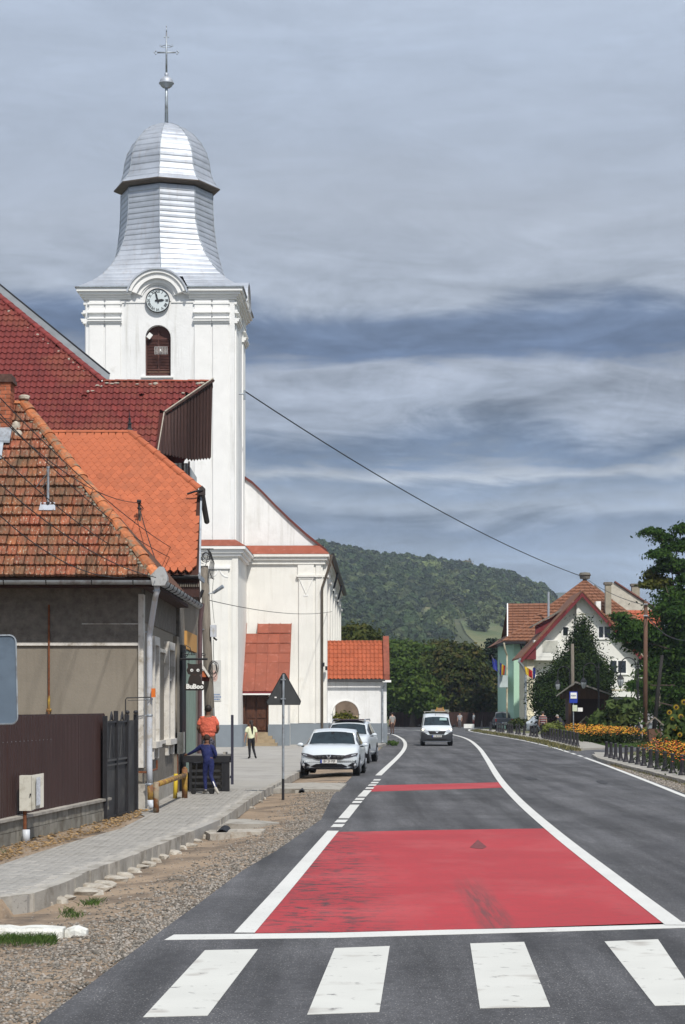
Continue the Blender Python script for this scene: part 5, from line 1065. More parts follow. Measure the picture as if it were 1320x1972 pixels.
for i in range(2):
    c = .05+LF*(.25+.5*i); b = MB(); b.tube([on_g(c-.15, .02, 1.94), on_g(c, .02, 2.10), on_g(c+.15, .02, 1.94)], .014, 5); b.tube([on_g(c, .02, 1.95), on_g(c, .02, 2.0), on_g(c, .02, 2.04), on_g(c, .02, 2.11)], [.02, .035, .03, .004], 6); b.build('spearhead', dark_steel, gt)
    b = MB(); b.tube([on_g(c-.22, .02, .25+1.0), on_g(c-.02, .02, 1.85)], .008, 4); b.tube([on_g(c+.22, .02, 1.25), on_g(c+.02, .02, 1.85)], .008, 4); b.build('brace', dark_steel, gt)
for t in (LF+.02, LF+.09, GL-.06, GL-.2): b = MB(); p = on_g(t, .02, 2.09); b.ell(p, (.04, .04, .04), 8, 5); b.build('post_ball', dark_steel, gt)

# ---------------------------------------------------------------- street furniture on the left
mb = thing('street_meter_box', 'cream electrical cabinet on the wall beside the green shopfront', 'meter box', P(345, 1452, 50.2)); b = MB(); X0, X1_ = PX(337, 50.2), PX(352, 50.2)
b.box(X0, X1_, 50.2, 50.45, PZ(1452, 50.2), PZ(1411, 50.2)); b.build('cabinet', box_m, mb); b = MB(); b.box(X1_+.002, X1_+.03, 50.16, 50.5, PZ(1450, 50.2), PZ(1410, 50.2)); b.build('cabinet_door', box_m, mb); b = MB(); b.box(PX(339, 50.2), PX(343, 50.2), 50.22, 50.3, .1, PZ(1452, 50.2)); b.build('conduit', rust, mb)
yp = thing('pipe_rail', 'rusty yellow gas pipe rail low along the house wall', 'pipe', G(300, 1567, .12)); 
pa, pb = G(303, 1566, PV), G(356, 1538, PV); zt = PZ(1511, pa.y); zt2 = PZ(1482, pb.y)
b = MB(); b.tube([(pa.x, pa.y, zt), (pb.x, pb.y, zt-.03)], .055, 10); b.build('horizontal_pipe', yellow_rust, yp, smooth=True)
b = MB(); b.tube([(pa.x-.02, pa.y, .1), (pa.x-.02, pa.y, zt+.05)], .058, 10); b.build('post', M('rust_yellow_grey', (.26, .22, .16), .8, .2, 5, dirt=(.20, .08, .03), dsc=4, dth=(.48, .56)), yp, smooth=True)
b = MB(); b.tube([(pb.x, pb.y, .1), (pb.x, pb.y, zt2+.02)], .065, 10); b.tube([(pb.x, pb.y, zt2+.02), (pb.x, pb.y, zt2+.06)], [.065, .02], 10); b.build('post', yellow_rust, yp, smooth=True)
b = MB(); b.tube([(pb.x-.22, pb.y, .1), (pb.x-.20, pb.y, .68)], .048, 8); b.build('post', M('yellow_paint', (.58, .42, .03), .6, .1, 5, dirt=(.3, .2, .05), dsc=5), yp, smooth=True)
b = MB(); b.tube([Vector((-4.6, 42.38, .88)), Vector((-4.0, 42.32, .86)), Vector((-3.98, 44.5, .86)), Vector((-3.98, 44.5, 1.05))], .022, 6); b.build('thin_pipe', rust, yp)
# terrace deck with dark slatted front
dk = thing('slatted_terrace', 'dark wooden terrace box with slatted front and tall end post', 'terrace', G(405, 1527, PV)); dy = 2.08*F/(1525-HZ); dx0, dx1 = PX(364, dy), PX(443, dy); ztop = PZ(1456, dy)
b = MB(); b.box(dx0-.15, dx1+.02, dy, dy+.12, ztop-.16, ztop); b.build('top_beam', dark_steel, dk); b = MB(); b.box(dx0-.1, dx1+.03, dy+.0, dy+1.1, ztop+.002, ztop+.03); b.build('top_board', M('grey_board', (.17, .165, .16), .8, .2, 4), dk)
for x0, x1 in ((dx0, dx0+.07), (dx0+.80, dx0+.86), (dx1-.15, dx1-.01)): b = MB(); b.box(x0, x1, dy+.02, dy+.10, PV, ztop-.16); b.build('upright', dark_steel, dk)
for y in (1472, 1485, 1497, 1509, 1521): z = PZ(y, dy); b = MB(); b.box(dx0+.0, dx1-.02, dy+.105, dy+.14, z-.03, z+.03); b.build('slat', M('dark_slat', (.03, .03, .032), .6, .3, 5), dk)
b = MB(); b.box(dx0, dx1-.1, dy+1.0, dy+1.05, PV, ztop-.1); b.build('rear_board', wood_grey, dk)
b = MB(); b.box(dx0-.3, dx1-.55, dy+1.1, dy+6, PV, .55); b.build('deck_floor', wood_grey, dk)
b = MB(); b.box(PX(445, dy), PX(450, dy), dy-.02, dy+.05, PZ(1511, dy), PZ(1377, dy)); b.box(dx1-.0, PX(449, dy), dy+.0, dy+.05, ztop-.1, ztop-.04); b.box(dx1, PX(446, dy), dy+.0, dy+.05, .45, .51); b.build('end_post', M('blue_black_post', (.035, .035, .055), .5), dk)
b = MB(); b.box(PX(428, dy), PX(436, dy), dy+.4, dy+.6, ztop+.03, ztop+.09); b.build('ledge_brick', concrete, dk)
# owl sign
sy = 49.0; ow = thing('owl_sign', 'dark brown owl-shaped hanging shop sign lettered BuBoo on an iron bracket', 'sign', P(376, 1300, sy)); q = lambda x, y, o=0: P(x, y, sy+o)
b = MB(); b.tube([q(346, 1269.5), q(400, 1269.5)], .026, 6); b.build('bracket_bar', dark_steel, ow)
b = MB()
for cx, cy, r_ in ((357, 1261, 5), (358, 1255, 7), (392, 1260, 4)): b.tube([P(cx+r_*math.cos(a)*(1-.06*k), cy+r_*math.sin(a)*(1-.06*k), sy) for k, a in enumerate([i*.55 for i in range(12)])], .010, 4)
b.tube([q(350, 1247), q(356, 1242), q(366, 1247), q(370, 1262)], .012, 4); b.tube([q(350, 1261), q(376, 1261)], .01, 4); b.tube([q(364, 1270), q(364, 1278)], .008, 4); b.tube([q(386, 1270), q(386, 1278)], .008, 4); b.build('scrollwork', dark_steel, ow, kind='stuff')
outl = [(361, 1277), (369, 1279), (383, 1279), (389, 1276), (388, 1284), (391, 1290), (389, 1298), (384, 1300), (388, 1306), (389, 1316), (387, 1322), (363, 1322), (362, 1314), (364, 1305), (367, 1300), (362, 1298), (359.5, 1291), (362, 1285)]
b = MB(); b.prism([q(x, y) for x, y in outl], (0, .03, 0)); b.build('owl_board', M('owl_brown', (.030, .021, .018), .6, .1, 6), ow)
rr = [(359+4*math.cos(a), 1323.5+6.5*math.sin(a)) for a in [R(t) for t in range(90, 271, 20)]]+[(389+4*math.cos(a), 1323.5+6.5*math.sin(a)) for a in [R(t) for t in range(-90, 91, 20)]]
b = MB(); b.prism([q(x+.6, y, -.04) for x, y in rr], (0, .035, 0)); b.build('name_board', M('owl_dark', (.022, .016, .014), .6), ow)
for cx in (369.5, 381.5):
    b = MB(); b.prism([q(cx+2.9*math.cos(a), 1291+2.9*math.sin(a), -.012) for a in [i*2*math.pi/16 for i in range(16)]], (0, .012, 0)); b.build('eye', paint_white, ow); b = MB(); b.prism([q(cx+.4+1.0*math.cos(a), 1291+1.0*math.sin(a), -.02) for a in [i*2*math.pi/12 for i in range(12)]], (0, .009, 0)); b.build('pupil', dark_steel, ow)
b = MB(); b.prism([q(369, 1298, -.006), q(375, 1300, -.006), q(381, 1298, -.006), q(375, 1301, -.006)], (0, .006, 0)); b.build('beak', wood_brown, ow)
t = text_mb('BuBoo', .150, .006, bold=.008); t.xf(Matrix.Translation(q(375.3, 1322.5, -.05)) @ Matrix.Scale(1.0, 4)); t.build('lettering', paint_white, ow)
bh = thing('bird_house', 'small orange and dark wooden box with slanting pale roof on the utility pole', 'bird house', P(396, 1300, 61.6)); b = MB(); b.box(PX(388, 61.6), PX(403, 61.6), 61.6, 61.8, PZ(1312, 61.6), PZ(1303, 61.6)); b.build('box', M('dark_red_box', (.10, .02, .015), .7), bh); b = MB(); b.box(PX(387, 61.5), PX(397, 61.5), 61.5, 61.6, PZ(1304, 61.5), PZ(1292, 61.5)); b.build('front', M('orange_board', (.42, .11, .04), .7), bh); b = MB(); b.hexa([P(387, 1281, 61.45), P(390, 1279, 61.45), P(390, 1279, 61.8), P(387, 1281, 61.8), P(402, 1305, 61.45), P(405, 1302, 61.45), P(405, 1302, 61.8), P(402, 1305, 61.8)]); b.build('roof', band_w, bh)
# utility pole
up = thing('utility_pole', 'weathered wooden utility pole with cable coils and lamp in front of the church', 'utility pole', G(405, 1496, PV)); yy = 62.0
b = MB(); b.tube([P(408, 1500, yy), P(401, 1290, yy), P(394, 1090, yy)], [.17, .145, .115], 12); b.build('pole', wood_grey, up, smooth=True)
b = MB(); b.box(PX(384, yy), PX(412, yy), yy-.16, yy-.12, PZ(1059, yy), PZ(1057, yy)); b.tube([P(396, 1090, yy), P(404, 1056, yy)], .012, 4); b.build('cross_arm', dark_steel, up)
b = MB(); b.tube([P(402, 1143, yy-.1), P(412, 1142, yy-.1)], .018, 5); b.tube([P(411, 1142, yy-.2), P(430, 1129, yy-.3)], [.045, .06], 8); b.build('street_lamp', dull_steel, up)
b = MB(); b.box(PX(406, yy), PX(417, yy), yy-.2, yy+.05, PZ(1227, yy), PZ(1204, yy)); b.build('junction_box', pvc, up); b = MB(); b.tube([P(411, 1228, yy-.1), P(418, 1233, yy-.1)], .03, 6); b.build('cable_gland', dark_steel, up)
b = MB(); b.tube([P(380, 1222, yy-.1), P(386, 1214, yy-.1), P(394, 1212, yy-.1)], .02, 5); b.box(PX(376, yy), PX(385, yy), yy-.25, yy-.05, PZ(1219, yy), PZ(1212, yy)); b.build('small_lamp', dull_steel, up)
b = MB(); b.tube([P(383, 1155, yy-.1), P(391, 1136, yy-.1)], .05, 6); b.build('cable_sleeve', dark_steel, up)
def coil(cx, cy, rx, ry, n, name='cable_coil'):
    b = MB()
    for k in range(n):
        a0 = random.uniform(0, 6); x, y = cx+random.uniform(-2, 2), cy+random.uniform(-3, 3); sx, sy2 = rx*random.uniform(.7, 1.1), ry*random.uniform(.7, 1.1); b.tube([P(x+sx*math.cos(a0+a), y+sy2*math.sin(a0+a), yy-.2) for a in [i*2*math.pi/14 for i in range(15)]], .010, 4, cap=False)
    b.build(name, cable_m, up)
coil(383, 1174, 7, 13, 3); coil(398, 1073, 10, 9, 4); coil(412, 1288, 9, 15, 4)
b = MB()
for k in range(6):
    x = 404+k*1.2; b.tube([P(x-4, 1058+k, yy-.2), P(x+3, 1075+2*k, yy-.2), P(x-1, 1095+4*k, yy-.2), P(x-2+k, 1115, yy-.18)], .012, 4)
b.tube([P(411, 1232, yy-.1), P(411, 1250, yy-.1), P(412, 1272, yy-.1)], .012, 4)
b.tube([P(413, 1096, yy), P(408, 1150, yy-.15), P(413, 1200, yy-.15)], .008, 4); b.build('loose_cables', cable_m, up, kind='stuff')
b = MB(); b.box(PX(409, yy), PX(412, yy), yy-.1, yy-.05, .12, PZ(1364, yy)); b.build('conduit', dull_steel, up)
# triangular road sign seen from the back
ry = 2.2*F/(1539-HZ); rs = thing('warning_sign', 'dark back of a triangular road sign on a grey pole by the ditch', 'road sign', G(546, 1539, .0)); q = lambda x, y, o=0: P(x, y, ry+o)
b = MB(); b.tube([q(545.5, 1541), q(545.5, 1500)], .033, 10); b.build('pole_foot', dark_steel, rs); b = MB(); b.tube([q(545.5, 1500), q(546, 1299)], .030, 10); b.build('pole', dull_steel, rs)
tri = [(545, 1297), (549, 1297), (579.5, 1351), (578, 1357), (516, 1357), (514, 1352)]
b = MB(); b.prism([q(x, y, .035) for x, y in tri], (0, .012, 0)); b.build('plate', M('dark_sign_back', (.045, .048, .05), .55, .15, 5), rs)
b = MB(); b.tube([q(x, y, .042) for x, y in tri+tri[:1]], .012, 5); b.build('plate_rim', dark_steel, rs)
for y in (1308, 1345): b = MB(); b.box(PX(541, ry), PX(550.5, ry), ry-.035, ry+.035, PZ(y+2, ry), PZ(y, ry)); b.build('clamp', dull_steel, rs)
b = MB(); b.box(PX(529, ry), PX(533, ry), ry+.03, ry+.034, PZ(1344.5, ry), PZ(1342, ry)); b.build('sticker', paint_white, rs)
# back of a road sign at the picture's left edge
ly = 16.0; ls = thing('blank_sign', 'blue-grey back of a rounded road sign cut by the left picture edge', 'road sign', (-2.9, ly, 0))
pts = []; x0, x1, z0, z1, rr_ = -3.30, PX(34, ly), PZ(1394, ly), PZ(1223, ly), .05
for (cx_, cz_, a0) in ((x1-rr_, z1-rr_, 0), (x0+rr_, z1-rr_, 90), (x0+rr_, z0+rr_, 180), (x1-rr_, z0+rr_, 270)):
    for a in range(0, 91, 18): pts.append((cx_+rr_*math.cos(R(a0+a)), ly, cz_+rr_*math.sin(R(a0+a))))
b = MB(); b.prism(pts, (0, .018, 0)); b.xf(Matrix.Translation((x1, ly, z0)) @ Matrix.Rotation(R(-1.2), 4, 'Y') @ Matrix.Translation((-x1, -ly, -z0))); b.build('plate', M('sign_back_blue_grey', (.125, .165, .215), .45, .12, 3, metal=.2, dirt=(.09, .12, .16), dsc=2), ls)
b = MB(); b.tube([(-2.9, ly+.01, -.1), (-2.9, ly+.01, z1+.05)], .03, 10); b.build('pole', dull_steel, ls)
b = MB(); b.tube([(p[0], ly-.004, p[2]) for p in pts+pts[:1]], .007, 4); b.xf(Matrix.Translation((x1, ly, z0)) @ Matrix.Rotation(R(-1.2), 4, 'Y') @ Matrix.Translation((-x1, -ly, -z0))); b.build('plate_rim', dull_steel, ls)
# ---------------------------------------------------------------- right-hand ground
lawn_m = M('verge_lawn', (.075, .095, .028), .95, .3, .6, .6, 12, dirt=(.19, .155, .10), dsc=.45, dth=(.45, .62))
def flatp(poly, z, name, m): b = MB(); b.add([(p[0], p[1], z) for p in poly], [tuple(range(len(poly)))]); return b.build(name, m, kind='stuff' if 0 else 'structure')
flatp([(p.x-.25, p.y) for p in ER]+[(130, ER[-1].y), (130, -20), (9, -20)], -.022, 'lawn', lawn_m)
flatp([(-90, 122), (-2.6, 122)]+[(p.x+.1, p.y-.1) for p in EL[13:]]+[(-90, EL[-1].y-.1)], -.03, 'lawn', lawn_m)
flatp([(-120, 228), (160, 228), (160, 480), (-120, 480)], -.03, 'meadow', lawn_m)
kr = wl([(1147, 1453), (1158, 1460), (1185, 1467.5), (1229, 1478.5), (1267, 1488), (1320, 1501), (1400, 1522), (1500, 1550)], .1)
kb = wl([(1145, 1448.5), (1190, 1450), (1240, 1458), (1290, 1472), (1340, 1486), (1500, 1522)], .1)
rp = sheet([(p.x, p.y) for p in kr+kb[::-1]], .1, .3, 'pavement', M('right_pavement', (.30, .285, .255), .93, .1, .6, .3, 50, dirt=(.22, .21, .18), dsc=1), kind='structure')
kerb(kr, .9, .14, .2, .106, rp, concrete, side=1)
kf = wl([(1117, 1441.5), (1080, 1433), (1050, 1426), (1020, 1420.8), (1000, 1417.3), (970, 1412.6), (945, 1409.2), (922, 1405.5)], .1)
kfb = wl([(1168, 1437), (1140, 1430), (1090, 1422.5), (1030, 1413.5), (980, 1408), (930, 1404)], .1)
rp2 = sheet([(p.x, p.y) for p in [G(1165, 1440, .1)]+kf+kfb[::-1]], .1, .3, 'pavement', bpy.data.materials['right_pavement'], kind='structure')
kerb(kf, 1.6, .16, .2, .106, rp2, concrete, side=1)
vz_r = [(p.x, p.y) for p in kr]
sheet([(p.x-.2, p.y) for p in ER[:5]]+[(kr[0].x, kr[0].y)]+[(p.x+.1, p.y) for p in kr[1:]], -.012, .05, 'gravel_shoulder', dirt_m, kind='structure')
sheet([(p.x-.2, p.y) for p in ER[5:10]]+[(p.x+.1, p.y) for p in kf[::-1]], -.012, .05, 'gravel_shoulder', dirt_m, kind='structure')
def between(l1, l2, t0=0., t1=1.):
    def f():
        t = random.uniform(t0, t1); i = t*(len(l1)-1); a = l1[int(i)].lerp(l1[min(int(i)+1, len(l1)-1)], i % 1); j = t*(len(l2)-1); c = l2[int(j)].lerp(l2[min(int(j)+1, len(l2)-1)], j % 1); return a, c
    return f
R1 = resample(ER[1:4], 30); K_1 = resample(kr[2:8], 30)
def plr():
    a, c = between(R1[::-1], K_1)(); p = a.lerp(c, random.random()); return (p.x, p.y, -.012)
tag(chips(5000, plr, 'gravel', gravel_m, .012, .04), 'loose gravel on the right shoulder between edge line and bollards', 'gravel')
def plk(): t = random.random(); i = t*(len(K_1)-1.01); p = K_1[int(i)].lerp(K_1[int(i)+1], i % 1); return Vector((p.x-abs(random.gauss(0, .12)), p.y-abs(random.gauss(0, .25)), -.02))
blades(2600, plk, 'grass', grass_dry, .10, .02, 'dry grass fringe along the right kerb below the near bollards', lean=.6)
kf2 = resample(kf, 60)
def plk2(): i = random.random()*58.9; p = kf2[int(i)].lerp(kf2[int(i)+1], i % 1); return Vector((p.x-abs(random.gauss(0, .35)), p.y-abs(random.gauss(0, .8)), -.02))
blades(3500, plk2, 'grass', grass_dry, .22, .06, 'dry grass fringe along the kerb below the far bollards', lean=.6)
# ---------------------------------------------------------------- bollards
boll = thing('bollard', 'x', 'bollard'); bm_ = M('bollard_black', (.020, .018, .022), .5, .2, 6, dirt=(.06, .04, .03), dsc=12, dth=(.62, .75))
b = MB(); b.lathe([(.125, 0), (.125, .03), (.095, .09), (.072, .22), (.062, .45), (.060, .585)], (0, 0, 0), 12); b.build('shaft', bm_, boll, smooth=False)
b = MB(); b.lathe([(.068, .585), (.068, .61), (.05, .635), (.0, .645)], (0, 0, 0), 12); b.build('cap', bm_, boll)
ordn = 'first second third fourth fifth sixth seventh eighth ninth tenth eleventh twelfth thirteenth fourteenth fifteenth sixteenth seventeenth eighteenth nineteenth twentieth twenty-first twenty-second twenty-third twenty-fourth twenty-fifth twenty-sixth twenty-seventh twenty-eighth'.split()
near = [(1169, 1457.7), (1177.5, 1460.3), (1186, 1462.6), (1196, 1465.2), (1206, 1467.6), (1217, 1470), (1229.5, 1472.7), (1240.5, 1475.3), (1253.5, 1479), (1267, 1482), (1281, 1485.6), (1296, 1489.3), (1314.5, 1493.2)]
for i, (x, y) in enumerate(near):
    p = G(x, y, .1); lb = 'black tapered bollard, %s from the side lane in the near roadside row' % ordn[i]
    if i == 0: boll.location = p; boll['label'] = lb; boll['group'] = 'near row of bollards on the right'
    else: o = copy_tree(boll, p, random.uniform(0, 6), lb)
    (boll if i == 0 else o).rotation_euler = (random.gauss(0, .012), random.gauss(0, .015), random.uniform(0, 6))
fx = [1112.5, 1106, 1099.5, 1093, 1087, 1081, 1075.5, 1070, 1065, 1060, 1055.5, 1051, 1047, 1034.5, 1028.5, 1022.5, 1010, 1001, 995.5, 987, 983, 979, 970, 965.5, 961.5, 957.5, 945, 928]
ky = sorted([(1113, 1438), (1093, 1432.5), (1070, 1427), (1047, 1422), (1023, 1418), (1000, 1414.6), (960, 1409.3), (928, 1404.6)])
for i, x in enumerate(fx):
    y = float(np.interp(x, [k[0] for k in ky], [k[1] for k in ky])); p = G(x, y, .1)
    o = copy_tree(boll, p, 0, 'black bollard, %s from the side lane in the far roadside row' % ordn[i], scale=(1.05, 1.05, 1.16)); o['group'] = 'far row of bollards on the right'

# ---------------------------------------------------------------- cars
def clip(poly, ax, v, sg):
    out = []
    for i, a in enumerate(poly):
        c = poly[(i+1) % len(poly)]; da, dc = (a[ax]-v)*sg, (c[ax]-v)*sg
        if da >= 0: out.append(a)
        if da*dc < 0: t_ = da/(da-dc); out.append((a[0]+(c[0]-a[0])*t_, a[1]+(c[1]-a[1])*t_))
    return out
def make_car(name, label, cat, L, W, top, cab, zb=.24, wheel_r=.31, axles=(-1.25, 1.30), paint=car_white, lower=None, n_t=12, nose=.26, sidewin=None, rough=None):
    """top: [(y, z, half width)] of the lower body; cab: [(y, z, half width)] of windscreen base .. rear window base."""
    t = thing(name, label, cat); hl = L/2
    yf = lambda x, z: nose*(abs(x)/(W/2))**3.2+max(0, z-.62)*.30+max(0, .40-z)*.25
    def sec(y, z, hw): return [(hw*.90, zb), (hw*.985, zb+.10), (hw, zb+.26), (hw*1.0, z*.66), (hw*.985, z*.80), (hw*.955, z-.06), (hw*.88, z-.015), (hw*.70, z+.004), (hw*.36, z+.02), (0, z+.026)]
    b = MB(); rows = []
    for k, (y, z, hw) in enumerate(top):
        s = sec(y, z, hw); w = [1, .75, .3, 0][k] if k < 4 else 0; wr = [1, .4][len(top)-1-k] if k >= len(top)-2 else 0
        r_ = [(-x, y+yf(x, zz)*w-(.22*(abs(x)/(W/2))**3+max(0, zz-.8)*.15)*wr, zz) for x, zz in s]+[(x, y+yf(x, zz)*w-(.22*(abs(x)/(W/2))**3+max(0, zz-.8)*.15)*wr, zz) for x, zz in s[-2::-1]]
        rows.append(r_)
    m = len(rows[0]); vs = [p for r_ in rows for p in r_]
    fs = [(k*m+i, k*m+i+1, (k+1)*m+i+1, (k+1)*m+i) for k in range(len(rows)-1) for i in range(m-1)]+[(k*m, (k+1)*m, (k+1)*m+m-1, k*m+m-1) for k in range(len(rows)-1)]
    b.add(vs, fs)
    y0, z0_, hw0 = top[0]; s_0 = sec(y0, z0_, hw0)[:-1]; s = []; g = 24
    for a_, c_ in zip(s_0, s_0[1:]): nn = max(1, int(abs(c_[1]-a_[1])/.05)); s += [(a_[0]+(c_[0]-a_[0])*k/nn, a_[1]+(c_[1]-a_[1])*k/nn) for k in range(nn)]
    s.append(s_0[-1])
    vs = [(x*(2*j/g-1), y0+yf(x*(2*j/g-1), zz), zz+(.0 if x else 0)) for x, zz in s for j in range(g+1)]; b.add(vs, [(i*(g+1)+j, (i+1)*(g+1)+j, (i+1)*(g+1)+j+1, i*(g+1)+j+1) for i in range(len(s)-1) for j in range(g)])
    nr_ = rows[-1]; b.add(nr_, [tuple(range(m))])
    b.build('body', paint, t, smooth=True)
    # cabin
    def cabp(v, u):   # v 0..len-1 along the rows, u -1..1 across
        i = min(int(v), len(cab)-2); f_ = v-i; a, c = cab[i], cab[i+1]; y, z, hw = [a[k]+(c[k]-a[k])*f_ for k in range(3)]
        bow = (.20 if i == 0 else (-.12 if i == len(cab)-2 else 0)); w0 = (1-f_) if i == 0 else (f_ if i == len(cab)-2 else 0)
        return Vector((hw*u, y+bow*u*u*(.35+.65*w0), z-.05*u*u*(1 if 0 < i < len(cab)-2 or True else 0)))
    b = MB(); N1 = 10; VV = [0, .5]+[1+k*.5 for k in range((len(cab)-3)*2+1)]+[len(cab)-1.5, len(cab)-1]; VV = [k*.125 for k in range(8*(len(cab)-1)+1)]; vs = [cabp(v, 2*j/N1-1) for v in VV for j in range(N1+1)]
    fs = [(i*(N1+1)+j, i*(N1+1)+j+1, (i+1)*(N1+1)+j+1, (i+1)*(N1+1)+j) for i in range(len(VV)-1) for j in range(N1)]
    k0 = len(vs); belt = cab[0][1]-.04
    for v in VV:   # side skirts of the cabin down to the belt line
        p = cabp(v, -1); vs.append(Vector((-W/2*.95, p.y, belt)))
    for v in VV: p = cabp(v, 1); vs.append(Vector((W/2*.95, p.y, belt)))
    q = len(VV); fs += [(i*(N1+1), (i+1)*(N1+1), k0+i+1, k0+i) for i in range(q-1)]+[((i+1)*(N1+1)+N1, i*(N1+1)+N1, k0+q+i, k0+q+i+1) for i in range(q-1)]
    b.add(vs, fs); b.build('cabin', paint, t, smooth=True)
    def pane(v0, v1, u0, off, name, m_=glass_blue, du=None):
        b = MB(); n1, n2 = 5, 10; vs = []
        for i in range(n1+1):
            for j in range(n2+1):
                v = v0+(v1-v0)*i/n1; u = -u0+2*u0*j/n2; p = cabp(v, u); e = cabp(min(v+.02, len(cab)-1), u)-cabp(max(v-.02, 0), u); n_ = Vector((1, 0, 0)).cross(e).normalized(); vs.append(p+n_*off)
        b.add(vs, [(i*(n2+1)+j, i*(n2+1)+j+1, (i+1)*(n2+1)+j+1, (i+1)*(n2+1)+j) for i in range(n1) for j in range(n2)]); return b.build(name, m_, t, smooth=True)
    pane(.03, .93, .955, .012, 'window_seal', black_plastic); pane(.06, .90, .92, .022, 'windscreen'); pane(len(cab)-1.92, len(cab)-1.1, .85, .014, 'rear_window')
    for s_ in (-1, 1):
        for a, c in (sidewin or ((.62, 1.9), (2.0, 3.2))):
            q = [cabp(a, s_), cabp(c, s_)]; lo = [Vector((s_*W/2*.95, p.y, belt)) for p in q]
            if a < 1: lo[0] = lo[0].lerp(Vector((s_*W/2*.95, cabp(.25, s_).y, belt)), 1)
            f = lambda p0, p1, t_: p0.lerp(p1, t_); o = Vector((s_*.012, 0, .004)); b = MB(); b.add([f(lo[0], q[0], .10)+o, f(lo[1], q[1], .10)+o, f(lo[1], q[1], .86)+o, f(lo[0], q[0], .86)+o], [(0, 1, 2, 3)]); b.build('side_window', glass, t)
        for ya in axles:
            w = MB(); w.lathe([(wheel_r-.05, -.11), (wheel_r, -.085), (wheel_r, .085), (wheel_r-.05, .11)], (0, 0, 0), 24); w.xf(Matrix.Translation((s_*(W/2-.10), ya, wheel_r)) @ Matrix.Rotation(R(90), 4, 'Y')); wo = w.build('wheel', black_rubber, t)
            w = MB(); w.lathe([(wheel_r*.66, 0), (wheel_r*.60, .02), (.05, .008)], (0, 0, 0), 20); 
            for k in range(5): a = k*1.2566; w.box(-.03+0, .03, .06, wheel_r*.6, .02, .03); w.v[-8:] = [tuple(Matrix.Rotation(a, 3, 'Z') @ Vector(p)) for p in w.v[-8:]]
            w.xf(Matrix.Translation((s_*(W/2+.012), ya, wheel_r)) @ Matrix.Rotation(R(90*s_), 4, 'Y')); w.build('rim', M('alloy', (.30, .31, .33), .35, .1, metal=.8) if 'alloy' not in bpy.data.materials else bpy.data.materials['alloy'], wo)
            w = MB(); w.lathe([(wheel_r+.05, -.24), (wheel_r+.05, 0)], (0, 0, 0), 24); w.xf(Matrix.Translation((s_*(W/2+.004), ya, wheel_r+.02)) @ Matrix.Rotation(R(90*s_), 4, 'Y'));
            w.v = [(x, y, max(z, .20)) for x, y, z in w.v]; w.build('wheel_arch', black_plastic, t)
    def face(poly, name, m_, th=.03, base=0.0, par=None, text=None):
        b = MB(); n = len(poly); pad = .016; F3 = lambda x, z: (x, y0+yf(x, z)-base-th-pad, z); a = [(x, y0+yf(x, z)-base+.05, z) for x, z in poly]; c = [F3(x, z) for x, z in poly]
        b.add(a+c, [(i, (i+1) % n, n+(i+1) % n, n+i) for i in range(n)])
        xs_ = [p[0] for p in poly]; zs_ = [p[1] for p in poly]; st = .06
        for ix in range(int(math.floor(min(xs_)/st)), int(math.ceil(max(xs_)/st))):
            q = clip(poly, 0, ix*st, 1); q = clip(q, 0, (ix+1)*st, -1)
            for iz in range(int(math.floor(min(zs_)/st)), int(math.ceil(max(zs_)/st))):
                r2 = clip(clip(q, 1, iz*st, 1), 1, (iz+1)*st, -1)
                if len(r2) > 2: b.add([F3(x, z) for x, z in r2], [tuple(range(len(r2)))])
        return b.build(name, m_, par or t)
    def mirror(x, z, paint=paint):
        for s_ in (-1, 1):
            b = MB(); b.ell((s_*(W/2+.115), x, z), (.105, .07, .07), 10, 6); b.v = [(X_, Y_, max(Z_, z-.05)) for X_, Y_, Z_ in b.v]; mo = b.build('wing_mirror', paint, t, smooth=True); b = MB(); b.box(min(s_*(W/2-.08), s_*(W/2+.08)), max(s_*(W/2-.08), s_*(W/2+.08)), x-.02, x+.03, z-.07, z-.03); b.build('mirror_arm', black_plastic, mo)
    def sym(poly, name, m_, **k): return face(poly, name, m_, **k), face([(-x, z) for x, z in poly[::-1]], name, m_, **k)
    def plate(z, txt, w=.52, x=0):
        p = face([(x-w/2, z-.055), (x+w/2, z-.055), (x+w/2, z+.055), (x-w/2, z+.055)], 'number_plate', M('plate_white', (.62, .62, .60), .5) if 'plate_white' not in bpy.data.materials else bpy.data.materials['plate_white'], th=.045)
        face([(x-w/2, z-.055), (x-w/2+.045, z-.055), (x-w/2+.045, z+.055), (x-w/2, z+.055)], 'plate_band', M('plate_blue', (.02, .05, .3), .5) if 'plate_blue' not in bpy.data.materials else bpy.data.materials['plate_blue'], th=.049, par=p)
        tm = text_mb(txt, .105, .002, bold=.001); tm.xf(Matrix.Translation((x+.022, y0+yf(0, z)-.064, z)) @ Matrix.Scale(.86, 4, (1, 0, 0))); tm.build('plate_text', dark_steel, p)
    return t, face, sym, plate, mirror, y0, yf
top = [(-2.04, .66, .80), (-1.97, .78, .86), (-1.75, .88, .91), (-1.35, .955, .922), (-.9, 1.0, .924), (0, 1.0, .924), (1.0, 1.02, .924), (1.7, 1.02, .915), (1.95, .98, .88), (2.05, .86, .82)]
cab = [(-1.02, .96, .80), (-.34, 1.42, .66), (.2, 1.50, .67), (.9, 1.49, .66), (1.45, 1.42, .64), (1.90, 1.0, .76)]
car, face, sym, plate, mirror, y0, yf = make_car('parked_car', 'white parked hatchback facing the camera with black toothed grille and plate', 'car', 4.09, 1.85, top, cab)
sym([(-.90, .735), (-.885, .67), (-.64, .60), (-.50, .585), (-.50, .665), (-.70, .715)], 'headlight', M('smoked_lamp', (.05, .045, .05), .2, .3, 20), th=.012)
sym([(-.84, .70), (-.83, .675), (-.70, .65), (-.70, .675)], 'lamp_reflector', lamp_glass, th=.018)
